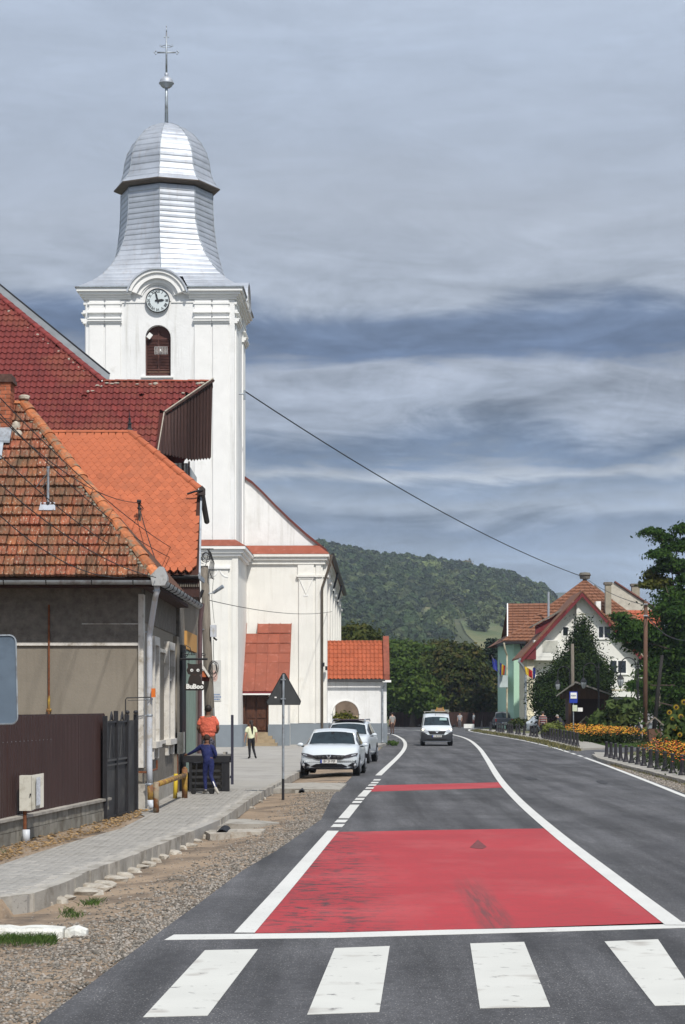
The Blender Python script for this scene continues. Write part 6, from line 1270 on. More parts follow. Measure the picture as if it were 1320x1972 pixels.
face([(-.50, .665), (-.50, .585), (-.38, .535), (.38, .535), (.50, .585), (.50, .665), (0, .685)], 'grille', black_plastic, th=.014)
for i in range(3):
    for j in range(2):
        sym([(-.46+.12*i, .575+.042*j), (-.38+.12*i, .575+.042*j), (-.38+.12*i, .590+.042*j), (-.46+.12*i, .590+.042*j)], 'grille_bar', M('grille_grey', (.12, .12, .12), .4, metal=.5) if 'grille_grey' not in bpy.data.materials else bpy.data.materials['grille_grey'], th=.026)
face([(-.075, .665), (-.035, .565), (.035, .565), (.075, .665), (.04, .665), (.03, .62), (-.03, .62), (-.04, .665)], 'badge', chrome, th=.034)
face([(-.58, .315), (-.46, .275), (.46, .275), (.58, .315), (.40, .395), (-.40, .395)], 'lower_intake', black_plastic, th=.010)
for s_ in (-1, 1):
    q = face([(s_*x, z) for x, z in ((-.86, .42), (-.86, .30), (-.74, .30), (-.60, .345), (-.73, .43))][::s_], 'fog_lamp_recess', black_plastic, th=.010)
    b = MB(); xx = s_*.80; b.ell((xx, y0+yf(xx, .36)-.01, .36), (.055, .03, .055), 10, 6); b.build('fog_lamp', lamp_glass, q)
face([(-.80, .30), (-.78, .22), (.78, .22), (.80, .30), (.6, .262), (-.6, .262)], 'lower_lip', black_plastic, th=.012)
plate(.475, 'BV 29 PSF'); mirror(-.62, .97)
b = MB(); b.tube([(-.62, -1.06, .985), (-.1, -1.10, 1.0)], .012, 4); b.tube([(.05, -1.10, 1.0), (.6, -1.06, .985)], .012, 4); b.build('wiper', black_plastic, car, kind='stuff')
b = MB(); b.box(-.05, .05, -.52, -.5, 1.30, 1.38); b.build('inner_mirror', dark_steel, car)
p = G(643.5, 1495.5, 0); RZ = R(-4.5); car.location = (p.x, p.y+2.0, 0); car.rotation_euler = (0, 0, RZ)
topS = [(-2.2, .86, .84), (-2.14, .95, .89), (-1.9, 1.03, .925), (-1.45, 1.09, .94), (-1.0, 1.13, .945), (0, 1.12, .945), (1.1, 1.14, .945), (1.8, 1.14, .93), (2.1, 1.05, .9), (2.2, .9, .84)]
cabS = [(-1.1, 1.10, .83), (-.32, 1.56, .66), (.2, 1.66, .67), (1.0, 1.65, .66), (1.65, 1.58, .64), (2.05, 1.12, .78)]
suv, face, sym, plate, mirror, y0, yf = make_car('parked_car', 'white sport utility car with dark roof parked behind the hatchback', 'car', 4.4, 1.89, topS, cabS, wheel_r=.35, axles=(-1.35, 1.35), zb=.30)
sym([(-.91, .86), (-.90, .75), (-.62, .72), (-.55, .78), (-.72, .82)], 'headlight', lamp_glass, th=.012); face([(-.5, .80), (-.42, .66), (.42, .66), (.5, .80)], 'grille', black_plastic, th=.012)
sym([(-.84, .52), (-.82, .42), (-.66, .42), (-.62, .50), (-.7, .55)], 'fog_lamp', black_plastic, th=.012); face([(-.9, .40), (-.88, .28), (.88, .28), (.9, .40), (.5, .36), (-.5, .36)], 'bumper_lip', black_plastic, th=.012)
b = MB(); b.box(-.60, .60, -.28, 1.5, 1.655, 1.70); b.build('roof_panel', M('dark_roof_glass', (.03, .022, .035), .15, .2), suv)
for s_ in (-1, 1): b = MB(); b.tube([(s_*.63, -.35, 1.60), (s_*.64, -.2, 1.69), (s_*.64, 1.4, 1.70), (s_*.63, 1.6, 1.62)], .022, 6); b.build('roof_rail', chrome, suv)
mirror(-.70, 1.10); p = G(688, 1471, 0); suv.location = (p.x-.28, p.y+1.9, 0); suv.rotation_euler = (0, 0, R(-7))
topV = [(-2.18, .86, .78), (-2.12, .97, .83), (-1.95, 1.06, .855), (-1.7, 1.12, .87), (-1.3, 1.16, .872), (0, 1.16, .872), (1.2, 1.16, .872), (2.0, 1.16, .87), (2.12, 1.1, .86), (2.18, 1.0, .84)]
cabV = [(-1.62, 1.10, .79), (-.75, 1.66, .68), (-.2, 1.80, .70), (1.0, 1.83, .72), (2.0, 1.81, .72), (2.16, 1.1, .80)]
van, face, sym, plate, mirror, y0, yf = make_car('oncoming_van', 'white panel van driving towards the camera with orange beacon bar and lit lamps', 'van', 4.36, 1.75, topV, cabV, wheel_r=.32, axles=(-1.35, 1.40), sidewin=((.62, 1.7),), nose=.22)
sym([(-.85, .98), (-.83, .80), (-.70, .76), (-.50, .80), (-.42, .86), (-.62, .90), (-.78, 1.02)], 'headlight', lamp_glass, th=.014)
lit = M('lit_lamp', (1, .93, .75), .3, emit=((1, .86, .55), 3.0))
for s_ in (-1, 1): b = MB(); b.ell((s_*.76, y0+yf(.76, .92)-.02, .92), (.075, .03, .06), 10, 6); b.build('lit_bulb', lit, van)
face([(-.88, .80), (-.88, .28), (.88, .28), (.88, .80), (.70, .75), (.48, .62), (-.48, .62), (-.70, .75)], 'black_bumper', M('bumper_black', (.028, .030, .036), .6, .1, 4), th=.012)
face([(-.50, .84), (-.40, .66), (.40, .66), (.50, .84)], 'grille', black_plastic, th=.016); face([(-.08, .84), (-.045, .74), (.045, .74), (.08, .84), (.045, .84), (.03, .79), (-.03, .79), (-.045, .84)], 'badge', chrome, th=.03)
face([(-.55, .40), (-.5, .32), (.5, .32), (.55, .40)], 'lower_intake', cable_m, th=.016)
plate(.55, 'B 188 RCD'); b = MB(); b.hexa([(-.17, -1.86, 1.06), (.17, -1.86, 1.06), (.17, -1.78, 1.085), (-.17, -1.78, 1.085), (-.17, -1.87, 1.075), (.17, -1.87, 1.075), (.17, -1.79, 1.105), (-.17, -1.79, 1.105)]); b.build('orange_sticker', M('orange_sticker', (.65, .13, .03), .5), van)
b = MB(); b.hexa([(.15, -1.16, 1.42), (.58, -1.10, 1.42), (.55, -.98, 1.56), (.18, -1.02, 1.56), (.15, -1.19, 1.43), (.58, -1.13, 1.43), (.55, -1.0, 1.57), (.18, -1.04, 1.57)]); b.build('dashboard_card', M('screen_card', (.22, .33, .33), .5), van)
mirror(-1.15, 1.12, black_plastic)
b = MB(); b.box(-.72, .74, -.3, -.24, 1.90, 1.93); b.box(-.68, -.64, -.3, -.22, 1.82, 1.90); b.box(.64, .68, -.3, -.22, 1.82, 1.90); b.box(-.30, .72, .2, .28, 1.97, 2.02); b.build('roof_bar', M('pale_bar', (.34, .34, .30), .5), van)
b = MB(); b.hexa([(-.05, -.1, 1.93), (.47, -.1, 1.93), (.47, .25, 1.93), (-.05, .25, 1.93), (.02, -.05, 2.13), (.40, -.05, 2.13), (.40, .2, 2.13), (.02, .2, 2.13)]); b.build('beacon_box', M('amber_box', (.22, .12, .05), .6, .2, 12), van)
for s_ in (0, 1): b = MB(); x = -.02+.46*s_; b.tube([(x-.05*(1-2*s_), -.08, 1.94), (x+.05*(1-2*s_), -.08, 2.06), (x+.06*(1-2*s_), -.08, 2.17)], .022, 5); b.build('beacon_arm', M('amber_arm', (.5, .28, .05), .5) if 'amber_arm' not in bpy.data.materials else bpy.data.materials['amber_arm'], van)
b = MB(); b.tube([(.2, .0, 2.12), (.2, .0, 2.34)], .014, 5); b.tube([(-.05, -.66, 1.68), (-.06, -.5, 1.78), (-.06, -.4, 1.92)], .010, 4); b.build('aerial', dark_steel, van)
p = G(844, 1437, 0); van.location = (p.x, p.y+2.1, 0); van.rotation_euler = (0, 0, R(-1.5))
# far vehicles
sc_car = copy_tree(car, (PX(1062, 168), 168, 0), R(80), 'white car parked side-on behind the man in the striped shirt'); 
pk, face, sym, plate, mirror, y0, yf = make_car('pickup_truck', 'grey pickup with red tail lamp parked beyond the far bollards', 'pickup truck', 4.6, 1.8, [(-2.3, 1.02, .82), (-2.26, 1.05, .85), (-2.1, 1.06, .87), (-1.9, 1.06, .88), (-.5, 1.06, .88), (.3, 1.1, .88), (1.4, 1.05, .88), (2.0, .98, .86), (2.2, .9, .82), (2.3, .75, .76)], [(-.45, 1.08, .78), (-.25, 1.62, .62), (.1, 1.70, .63), (.5, 1.68, .62), (.9, 1.62, .60), (1.5, 1.05, .76)], wheel_r=.34, axles=(-1.3, 1.45), paint=M('grey_paint', (.11, .115, .13), .35, .05), zb=.35, nose=.05)
sym([(-.86, 1.0), (-.86, .72), (-.72, .72), (-.72, 1.0)], 'tail_lamp', M('red_lamp', (.4, .02, .02), .3), th=.02); plate(.62, 'CJ 07', x=0); face([(-.85, .55), (-.85, .42), (.85, .42), (.85, .55)], 'bumper', chrome, th=.03); face([(-.68, .98), (-.68, .70), (.68, .70), (.68, .98)], 'tailgate', M('tailgate_grey', (.085, .09, .10), .4), th=.012)
pk.location = (PX(968, 206), 206, 0)
# ---------------------------------------------------------------- white gabled house on the right
wy = 190.5; q = lambda x, y, o=0: P(x, y, wy+o); kw = wy/F
wh = thing('white_house', 'white gabled house with maroon bargeboards behind the dark conifer', 'house', (PX(1120, wy), wy, 0))
xL, xR = PX(1028, wy), PX(1238, wy); apx, apz = PX(1122, wy), PZ(1141, wy)
def slopez(x): return apz-(x-apx)*((PZ(1141, wy)-PZ(1268, wy))/(PX(1240, wy)-apx)) if x > apx else apz-(apx-x)*((apz-PZ(1268, wy))/(apx-PX(1003, wy)))
b = MB(); xs_ = PX(1111, wy)
def gwall(x0, x1, y0, y1, zb_): pts = [(x0, zb_), (x1, zb_), (x1, slopez(x1)-.25)]+([(apx, apz-.25)] if x0 < apx < x1 else [])+[(x0, slopez(x0)-.25)]; b.prism([(x, y0, z) for x, z in pts], (0, y1-y0, 0))
gwall(xL, xs_, wy+.6, wy+1.4, 0); gwall(xs_+.0, xR, wy, wy+1.4, 0); b.box(xL, xR, wy+1.41, wy+8.5, 0, PZ(1268, wy)); b.build('gable_wall', house_white, wh)
b = MB()
for (xa, ya), (xb, yb) in (((1003, 1270), (1122, 1141)), ((1122, 1141), (1241, 1270))):
    p0, p1 = q(xa, ya, -.75), q(xb, yb, -.75); d = Vector((0, 0, .42 if xa < 1100 else .40)); b.hexa([p0-d, p1-d, p1-d+Vector((0, .1, 0)), p0-d+Vector((0, .1, 0)), p0, p1, p1+Vector((0, .1, 0)), p0+Vector((0, .1, 0))])
b.prism([q(1003, 1270, -.6), q(1033, 1237, -.6), q(1033, 1270, -.6)], (0, .5, 0)); b.build('barge_board', maroon, wh)
b = MB()
for (xa, ya), (xb, yb) in (((1003, 1269), (1122, 1140)), ((1122, 1140), (1241, 1269))):
    p0, p1 = q(xa, ya, -.8), q(xb, yb, -.8); e = Vector((0, 9.5, 0)); u_ = Vector((0, 0, .14)); b.hexa([p0, p1, p1+e, p0+e, p0+u_, p1+u_, p1+u_+e, p0+u_+e])
b.build('roof', tile_brown, wh)
b = MB(); b.box(xL, PX(1078, wy), wy-.35, wy+.6, PZ(1265, wy), PZ(1233, wy)); b.box(xL, PX(1120, wy), wy-.4, wy+.55, PZ(1272, wy), PZ(1265.5, wy)); b.build('balcony', house_white, wh)
for i in range(7): x = 1045+i*4.2; b = MB(); b.box(PX(x, wy), PX(x+3.8, wy), wy-.39, wy-.352, PZ(1256, wy), PZ(1234, wy)); b.build('balcony_plank', M('pale_plank', (.50, .50, .45), .8, .1, 3) if 'pale_plank' not in bpy.data.materials else bpy.data.materials['pale_plank'], wh)
def window(par, x0, y0_, x1, y1_, Y, n=2, fr=.09, m_=paint_white, proud=.05):
    X0, X1_, Z0, Z1 = PX(x0, Y), PX(x1, Y), PZ(y1_, Y), PZ(y0_, Y); b = MB(); b.box(X0, X1_, Y-proud, Y+.02, Z0, Z0+fr); b.box(X0, X1_, Y-proud, Y+.02, Z1-fr, Z1); b.box(X0, X0+fr, Y-proud, Y+.02, Z0+fr, Z1-fr); b.box(X1_-fr, X1_, Y-proud, Y+.02, Z0+fr, Z1-fr)
    w = b.build('window', m_, par); W_ = (X1_-X0-fr*2)/n
    for i in range(n):
        b = MB(); b.box(X0+fr+i*W_, X0+fr+(i+1)*W_-(.14 if i < n-1 else 0), Y-.02, Y+.01, Z0+fr, Z1-fr); b.build('pane', glass, w)
        if i < n-1: b = MB(); b.box(X0+fr+(i+1)*W_-.14, X0+fr+(i+1)*W_, Y-proud+.002, Y+.02, Z0+fr, Z1-fr); b.build('mullion', m_, w)
window(wh, 1152, 1205, 1178, 1230, wy); window(wh, 1174, 1271, 1208, 1298, wy); window(wh, 1083, 1206, 1096, 1226, wy+.6, 1)
b = MB(); b.box(PX(1172, wy), PX(1210, wy), wy-.12, wy, PZ(1300, wy), PZ(1298.3, wy)); b.box(PX(1150, wy), PX(1180, wy), wy-.12, wy, PZ(1232, wy), PZ(1230.3, wy)); b.build('sill', paint_white, wh, kind='stuff')
b = MB(); b.box(PX(1172, wy), xR, wy-.03, wy+.01, PZ(1330, wy), PZ(1328, wy)); b.box(xs_, PX(1152, wy), wy-.02, wy+.01, PZ(1183, wy), PZ(1182, wy)); b.build('string_course', cream, wh, kind='stuff')
b = MB(); b.box(PX(1172, wy), PX(1209, wy), wy-.02, wy+.02, 0, PZ(1342, wy)); b.build('painted_garage_opening', M('painted_dim_opening', (.04, .045, .05), .8), wh)  # flat dark panel on the wall, its colour paints a dim inside
b = MB(); b.prism([q(1032, 1222, 3), q(1032, 1205, 3), q(1090, 1175, 3), q(1102, 1170, 3), q(1085, 1195, 3)], (0, .5, 0)); b.build('dormer_cheek', maroon, wh); b = MB(); e = Vector((0, 4, 0)); b.hexa([q(1027, 1207, 2.6), q(1095, 1170, 2.6), q(1095, 1170, 2.6)+e, q(1027, 1207, 2.6)+e, q(1027, 1204.5, 2.6), q(1095, 1167, 2.6), q(1095, 1167, 2.6)+e, q(1027, 1204.5, 2.6)+e]); b.build('dormer_roof', wood_grey, wh)
b = MB(); b.tube([q(1003, 1268, -.8), q(1000, 1274, -.8), q(1008, 1284, -.5), q(1013, 1295, -.3), q(1013, 1390, -.3)], .11, 8); b.build('downpipe', dull_steel, wh)
b = MB(); b.box(PX(1015, wy), PX(1029, wy), wy-.1, wy+8, 0, PZ(1266, wy)); b.build('cream_wall', cream, wh); b = MB(); b.box(PX(1015, wy), PX(1040, wy), wy-1.0, wy-.1, 0, PZ(1378, wy)); b.build('front_step', cream, wh)
fp = thing('flag_pair', 'Romanian tricolour and blue flag drooping from the corner of the white house', 'flag', q(1012, 1285, -.5))
def flag(par, pts, cols, Y, sag=.0):
    (x0, y0_), (x1, y1_), (x2, y2_), (x3, y3_) = pts; n = 9; A_, B_, C_, D_ = P(x0, y0_, Y), P(x1, y1_, Y), P(x2, y2_, Y), P(x3, y3_, Y)
    for k, m_ in enumerate(cols):
        b = MB(); vs = []
        for i in range(n+1):
            for j in (0, 1):
                t = (k+i/n)/len(cols); p = A_.lerp(B_, t).lerp(D_.lerp(C_, t), j); w_ = math.sin((t*len(cols)*2+j)*2.2)*.14; vs.append((p.x, p.y+w_, p.z))
        m_2 = len(vs); b.add(vs+[(x, y+.01, z) for x, y, z in vs], [(2*i, 2*i+2, 2*i+3, 2*i+1) for i in range(n)]+[(m_2+2*i, m_2+2*i+1, m_2+2*i+3, m_2+2*i+2) for i in range(n)]); b.build('stripe', m_, par)
fb_, fy_, fr_ = M('flag_blue', (.02, .035, .26), .7, .1), M('flag_yellow', (.60, .42, .03), .7, .1), M('flag_red', (.42, .02, .025), .7, .1)
flag(fp, [(1011, 1283), (1026, 1292), (1026, 1307), (1012, 1298)], [fb_, fy_, fr_][1:], wy-1.2); b = MB(); b.tube([q(1009, 1275, -1.2), q(1013, 1300, -1.2)], .03, 5); b.build('flag_pole', wood_grey, fp)
flag(fp, [(1027, 1285), (1032, 1287), (1031, 1307), (1027, 1309)], [fb_], wy-1.1)
# ---------------------------------------------------------------- green building with big hipped roof
gy = 205.0; g = lambda x, y, o=0: P(x, y, gy+o)
gh = thing('green_house', 'mint green building with large brown hipped tile roof beside the white house', 'house', (PX(995, gy), gy, 0))
ztop = PZ(1238, gy); zb_ = PZ(1395, gy)
x_s = [979, 990, 1006, 1012]; yo = [1.6, 0, 0, .8]; b = MB(); vs = [(PX(x, gy), gy+o, z) for x, o in zip(x_s, yo) for z in (zb_, ztop)]; b.add(vs, [(2*i, 2*i+2, 2*i+3, 2*i+1) for i in range(3)]); b.box(PX(979.5, gy), PX(1120, gy), gy+1.6, gy+14, -.2, ztop); b.box(PX(1014, gy), PX(1040, gy), gy+.8, gy+1.6, 0, ztop); b.build('wall', green_wall, gh)
b = MB(); b.box(PX(978, gy), PX(1014, gy), gy+.1, gy+1.7, -.2, zb_); b.build('plinth', M('brown_plinth', (.14, .11, .08), .9, .3, 2), gh)
b = MB(); b.box(PX(969, gy), PX(1012, gy), gy-1.0, gy+8, ztop-.12, ztop+.14); b.box(PX(1002, gy), PX(1050, gy), gy-.6, gy+8, ztop-.3, ztop-.12); b.build('eave_board', dark_steel, gh)
for pts in ([g(971, 1238, -1), g(973, 1250, -.8), g(977, 1262, -.3), g(977, 1400, -.3)], [g(1003, 1240, -.6), g(1006, 1253, -.4), g(1012, 1262, -.1)]): b = MB(); b.tube(pts, .09, 8); b.build('downpipe', cream if pts[0].x < g(980, 0).x else dark_steel, gh)
apex = P(1127, 1117, 214); eL, eR = P(968, 1236, gy-1), P(1285, 1236, gy-1); bL, bR = Vector((eL.x, 226, eL.z)), Vector((eR.x, 226, eR.z)); b = MB()
b.add([eL, eR, apex], [(0, 1, 2)]); b.add([eR, bR, apex], [(0, 1, 2)]); b.add([bR, bL, apex], [(0, 1, 2)]); b.add([bL, eL, apex], [(0, 1, 2)]); b.build('hip_roof', tile_brown, gh)
w0, w1 = P(978, 1164, 214), P(1060, 1163, 214); b = MB(); wv = [P(977, 1236, gy+1.5), P(1060, 1236, gy+1.5)]; bk = [Vector((w1.x, 225, wv[0].z)), Vector((w0.x, 225, wv[0].z))]
b.add([wv[0], wv[1], w1, w0, bk[0], bk[1]], [(0, 1, 2, 3), (3, 2, 4, 5)]); b.build('wing_roof', tile_brown, gh)
# relief of tile courses on the far roofs: joined strips
def courses(par, A_, B_, T0, T1, n, nv, m_):
    """steps of tile courses on the slope A-B (eave) to T0-T1 (top)."""
    b = MB(); N_ = (B_-A_).cross(T0-A_).normalized()
    if N_.y > 0: N_ = -N_
    for i in range(n):
        t0, t1 = i/n, (i+1)/n; p = [A_.lerp(T0, t0), B_.lerp(T1, t0), B_.lerp(T1, t1), A_.lerp(T0, t1)]; o, o2 = N_*.14, N_*.05; b.add([p[0], p[1], p[0]+o, p[1]+o, p[3]+o2, p[2]+o2], [(0, 1, 3, 2), (2, 3, 5, 4)])
        m = max(1, int((p[1]-p[0]).length/nv))
        for j in range(1, m): a = p[0].lerp(p[1], j/m); c = p[3].lerp(p[2], j/m); e = (p[1]-p[0]).normalized()*.035; b.add([a+o*1.0-e, a+o*1.0+e, a+o*1.45, c+o2-e, c+o2+e, c+o2*1.9], [(0, 2, 5, 3), (2, 1, 4, 5)])
    return b.build('tile_courses', m_, par, kind='stuff')
up_ = Vector((0, 0, .03)); courses(gh, eL+up_, eR+up_, apex, apex, 20, .5, tile_brown); courses(gh, wv[0]+up_, wv[1]+up_, w0, w1, 14, .5, tile_brown)
ridge_caps(gh, eL+up_*2, apex, .9, .13, tile_brown); ridge_caps(gh, eR+up_*2, apex, .9, .13, tile_brown); ridge_caps(gh, w0, w1, .8, .12, tile_brown)
b = MB(); b.tube([P(978, 1236, gy-.4), P(978, 1163, 213)], .08, 4); b.build('verge', paint_white, gh)
b = MB(); b.lathe([(.25, -.6), (.22, .3), (.5, .32), (.55, .6), (.65, .7), (.5, .95), (.1, 1.0)], (apex.x, apex.y, apex.z-.2), 14); b.build('stork_nest_post', M('mossy_cap', (.12, .11, .09), .95, .3, 3), gh)
b = MB(); b.tube([g(1057, 1196, 1.2), g(1057, 1140, 1.2)], .11, 8); b.build('flue_pipe', silver, gh)
for (x0, y0_, x1, y1_) in ((1106, 1146, 1118, 1172), (1045, 1188, 1055, 1200), (1149, 1158, 1158, 1175)): b = MB(); s_ = P(x0, y1_, 208.5); e_ = P(x1, y0_, 208.5); b.box(s_.x, e_.x, 208.5, 212, s_.z-.4, e_.z); b.build('roof_window', paint_white, gh)
b = MB(); b.box(PX(962, gy), PX(978, gy), gy-.5, gy+2, PZ(1324, gy), PZ(1301, gy)); b.build('balcony', M('pale_blue_balcony', (.45, .52, .52), .8), gh)
f2 = thing('flag_pair', 'European and Romanian flags hanging over the balcony of the green building', 'flag', g(962, 1290, -1)); flag(f2, [(948, 1266), (957, 1272), (959, 1294), (950, 1288)], [fb_], gy-1.2)
flag(f2, [(963, 1276), (974, 1283), (972, 1300), (963, 1300)], [fb_, fy_, fr_], gy-1.1); b = MB(); b.tube([g(965, 1303, -1), g(947, 1262, -1.2)], .03, 5); b.tube([g(966, 1303, -1), g(962, 1272, -1.2)], .03, 5); b.build('flag_pole', wood_grey, f2)
# house behind with pale party wall
ph = thing('party_wall_house', 'house with pale windowless party wall and orange roof behind the white house', 'house', (PX(1210, 222), 222, 0)); s = lambda x, y, o=0: P(x, y, 222+o)
b = MB(); b.prism([s(1176, 1400), s(1176, 1128), s(1184, 1121), s(1200, 1132), s(1260, 1172), s(1260, 1400)], (0, .5, 0)); b.build('party_wall', M('pale_render', (.52, .49, .42), .9, .1, .5, dirt=(.36, .33, .28), dsc=.6), ph)
b = MB(); b.add([s(1184, 1120.5, .1), s(1200, 1131, .1), s(1262, 1172, .1), s(1262, 1172, 9), s(1200, 1131, 9), s(1184, 1120.5, 9)], [(0, 1, 4, 5), (1, 2, 3, 4)]); b.tube([s(1184, 1120, -.1), s(1262, 1171, -.1)], .12, 5); b.build('roof', M('brown_sheet_roof', (.12, .04, .03), .8), ph)
for x0, y0_, x1, y1_, o in ((1167, 1121, 1178, 1176, -14), (1218, 1124, 1233, 1152, 1)): b = MB(); a_, c_ = s(x0, y1_, o), s(x1, y0_, o); b.box(a_.x, c_.x, a_.y, a_.y+.8, a_.z-1.5, c_.z-.25); cq = b.build('chimney', M('grey_chimney', (.30, .27, .21), .9, .2, 2) if 'grey_chimney' not in bpy.data.materials else bpy.data.materials['grey_chimney'], ph); b = MB(); b.box(a_.x-.12, c_.x+.12, a_.y-.1, a_.y+.9, c_.z-.25, c_.z); b.build('chimney_cap', wood_grey, cq)
b = MB(); oa, ob, oc, od = s(1190, 1240, -12), s(1275, 1240, -12), s(1275, 1176, -5), s(1195, 1176, -5); b.add([oa, ob, oc, od], [(0, 1, 2, 3)]); b.build('low_roof', tile_gate, ph); courses(ph, oa, ob, od, oc, 9, .5, tile_gate)
dm = MB(); dm.prism([s(1133, 1148, -6), s(1147, 1130, -6), s(1168, 1148, -6)], (0, 3, 0)); dm.build('dormer', M('dark_dormer', (.05, .035, .03), .8), ph); b = MB(); b.tube([s(1130, 1149, -6.3), s(1146, 1128, -6.3), s(1170, 1149, -6.3)], .12, 5); b.build('dormer_edge', wood_grey, ph)

# ---------------------------------------------------------------- bus shelter, bus stop sign, lamps, poles, fence
by = 148.0; t = lambda x, y, o=0: P(x, y, by+o)
bs = thing('bus_shelter', 'brown timber bus shelter with low gabled roof behind the orange flowers', 'bus shelter', t(1127, 1417)); 
b = MB(); b.hexa([t(1072, 1342, -1), t(1109, 1315.5, -1), t(1109, 1315.5, 2), t(1072, 1342, 2), t(1072, 1339, -1), t(1109, 1312, -1), t(1109, 1312, 2), t(1072, 1339, 2)]); b.hexa([t(1109, 1315.5, -1), t(1180, 1340, -1), t(1180, 1340, 2), t(1109, 1315.5, 2), t(1109, 1312, -1), t(1180, 1336.5, -1), t(1180, 1336.5, 2), t(1109, 1312, 2)]); b.build('roof', M('shelter_felt', (.15, .145, .135), .9, .2, 3), bs)
n = 15
for i in range(n):
    x0, x1 = 1079+i*6.3, 1079+i*6.3+6.0; tp = lambda x: 1342-(x-1072)*26.5/37+1.5 if x < 1109 else 1315.5+(x-1109)*24.5/71+1.5
    b = MB(); b.prism([t(x0, 1346), t(x1, 1346), t(x1, tp(x1))]+([t(1109, 1317)] if x0 < 1109 < x1 else [])+[t(x0, tp(x0))], (0, .05, 0)); b.build('gable_plank', wood_brown, bs)
for x0, x1 in ((1096, 1101), (1165, 1171)): b = MB(); b.box(PX(x0, by), PX(x1, by), by+.1, by+.3, 0, PZ(1346, by)); b.build('post', wood_brown, bs)
b = MB(); b.box(PX(1096, by), PX(1171, by), by+2.2, by+2.3, 0, PZ(1340, by)); b.box(PX(1096, by), PX(1101, by)-.05, by+.3, by+2.2, 0, PZ(1346, by)); b.build('back_wall', wood_dark, bs)
b = MB(); b.box(PX(1108, by), PX(1160, by), by+1.6, by+2.0, .5, .58); b.build('bench', wood_brown, bs)
bp = thing('bus_stop_sign', 'blue and white square bus stop sign on a thin grey post', 'sign', P(1105, 1425, 137)); u_ = lambda x, y, o=0: P(x, y, 137+o)
b = MB(); b.tube([u_(1105, 1428), u_(1105, 1340)], .035, 8); b.build('post', dull_steel, bp); b = MB(); b.box(PX(1097, 137), PX(1112.5, 137), 136.9, 136.94, PZ(1354, 137), PZ(1332, 137)); b.build('plate', M('sign_blue', (.012, .04, .33), .5, .05), bp)
b = MB(); b.box(PX(1099, 137), PX(1111, 137), 136.87, 136.9, PZ(1345.5, 137), PZ(1334, 137)); wpn = b.build('white_panel', paint_white, bp); tm = text_mb('POIANA', .14, .004); tm.xf(Matrix.Translation(P(1105, 1340, 136.86)) @ Matrix.Scale(.62, 4, (1, 0, 0))); tm.build('panel_lettering', M('sign_blue_text', (.02, .05, .2), .5), wpn)
b = MB(); b.box(PX(1103, 137), PX(1112, 137), 136.9, 136.94, PZ(1370, 137), PZ(1358, 137)); b.build('timetable', M('timetable_paper', (.55, .60, .45), .6, .1, 10), bp); b = MB(); b.box(PX(1113, 137), PX(1122.5, 137), 136.9, 136.94, PZ(1370.5, 137), PZ(1363, 137)); b.build('notice', paint_white, bp)
lampm = M('lamp_milk_glass', (.35, .38, .40), .3, .2, 10)
def street_lamp(px, Y, arm, htop, label, first=[None]):
    s_ = 1.0; r0 = thing('street_lamp', label, 'street lamp', (0, 0, 0), 'arched street lamps on the right'); h = 5.0
    b = MB(); b.lathe([(.30, 0), (.30, .12), (.24, .18), (.24, .75), (.20, .85), (.13, .95), (.12, 1.05), (.07, 1.2), (.055, 2.8), (.075, 2.85), (.055, 2.9), (.045, h-.2), (.07, h-.15), (.05, h)], (0, 0, 0), 10); b.build('post', dark_steel, r0, smooth=False)
    b = MB(); b.tube([(-.05, 0, 3.2), (-.12, 0, 3.9), (-.13, 0, h-.3)]+[(-.13-arm/2+arm/2*math.cos(R(a)), 0, h-.25+arm/2*math.sin(R(a))) for a in range(0, 181, 20)]+[(-.13-arm, 0, h-.75)], .035, 6); b.build('arm', dark_steel, r0)
    b = MB(); b.tube([(0, 0, h), (0, 0, h+.35)], [.03, .005], 6); b.build('finial', dark_steel, r0)
    x = -.13-arm; z = h-.75; b = MB(); b.lathe([(.03, 0), (.06, -.1), (.20, -.28), (.23, -.36)], (x, 0, z), 8); b.build('lamp_hood', dark_steel, r0); b = MB(); b.lathe([(.18, -.37), (.20, -.5), (.11, -.78), (.03, -.84)], (x, 0, z), 8); b.build('lamp_glass', lampm, r0)
    b = MB()
    for a in range(0, 360, 90): c, s2 = math.cos(R(a)), math.sin(R(a)); b.tube([(x+.2*c, .2*s2, z-.37), (x+.215*c, .215*s2, z-.5), (x+.12*c, .12*s2, z-.79)], .012, 4)
    b.build('lamp_cage', dark_steel, r0, kind='stuff'); r0.location = (PX(px, Y), Y, .05); return r0
street_lamp(1229.5, 131, .98, 5.8, 'tall black arched street lamp beside the wooden pole'); street_lamp(1153.6, 149.0-3, .93, 5.4, 'middle black arched street lamp in front of the bus shelter'); street_lamp(1101, 158, .9, 5.2, 'farthest black arched street lamp before the dark conifer')
def pole(name, label, pts, r, m_, cat='utility pole'):
    o = thing(name, label, cat, pts[0]); b = MB(); b.tube(pts, r, 10); b.build('shaft', m_, o, smooth=True); return o
pl_w = pole('utility_pole', 'brown wooden utility pole standing right of the black street lamp', [P(1243, 1430, 131), P(1244.5, 1158, 131)], [.16, .12], wood_brown)
b = MB(); b.tube([P(1241, 1164, 130.8), P(1248, 1164, 130.8)], .05, 6); b.tube([P(1240, 1186, 130.8), P(1249, 1186, 130.8)], .05, 6); b.build('insulator', dull_steel, pl_w)
pole('leaning_pole', 'dark leaning pole between the wooden pole and the acacia', [P(1258, 1432, 128), P(1268, 1330, 128), P(1276, 1262, 128)], [.15, .12, .10], M('tarred_wood', (.02, .018, .017), .9, .3, 4)); pole('utility_pole', 'pale grey pole rising behind the bus shelter roof', [P(1104, 1400, 156), P(1103, 1240, 156)], [.15, .12], wood_grey)
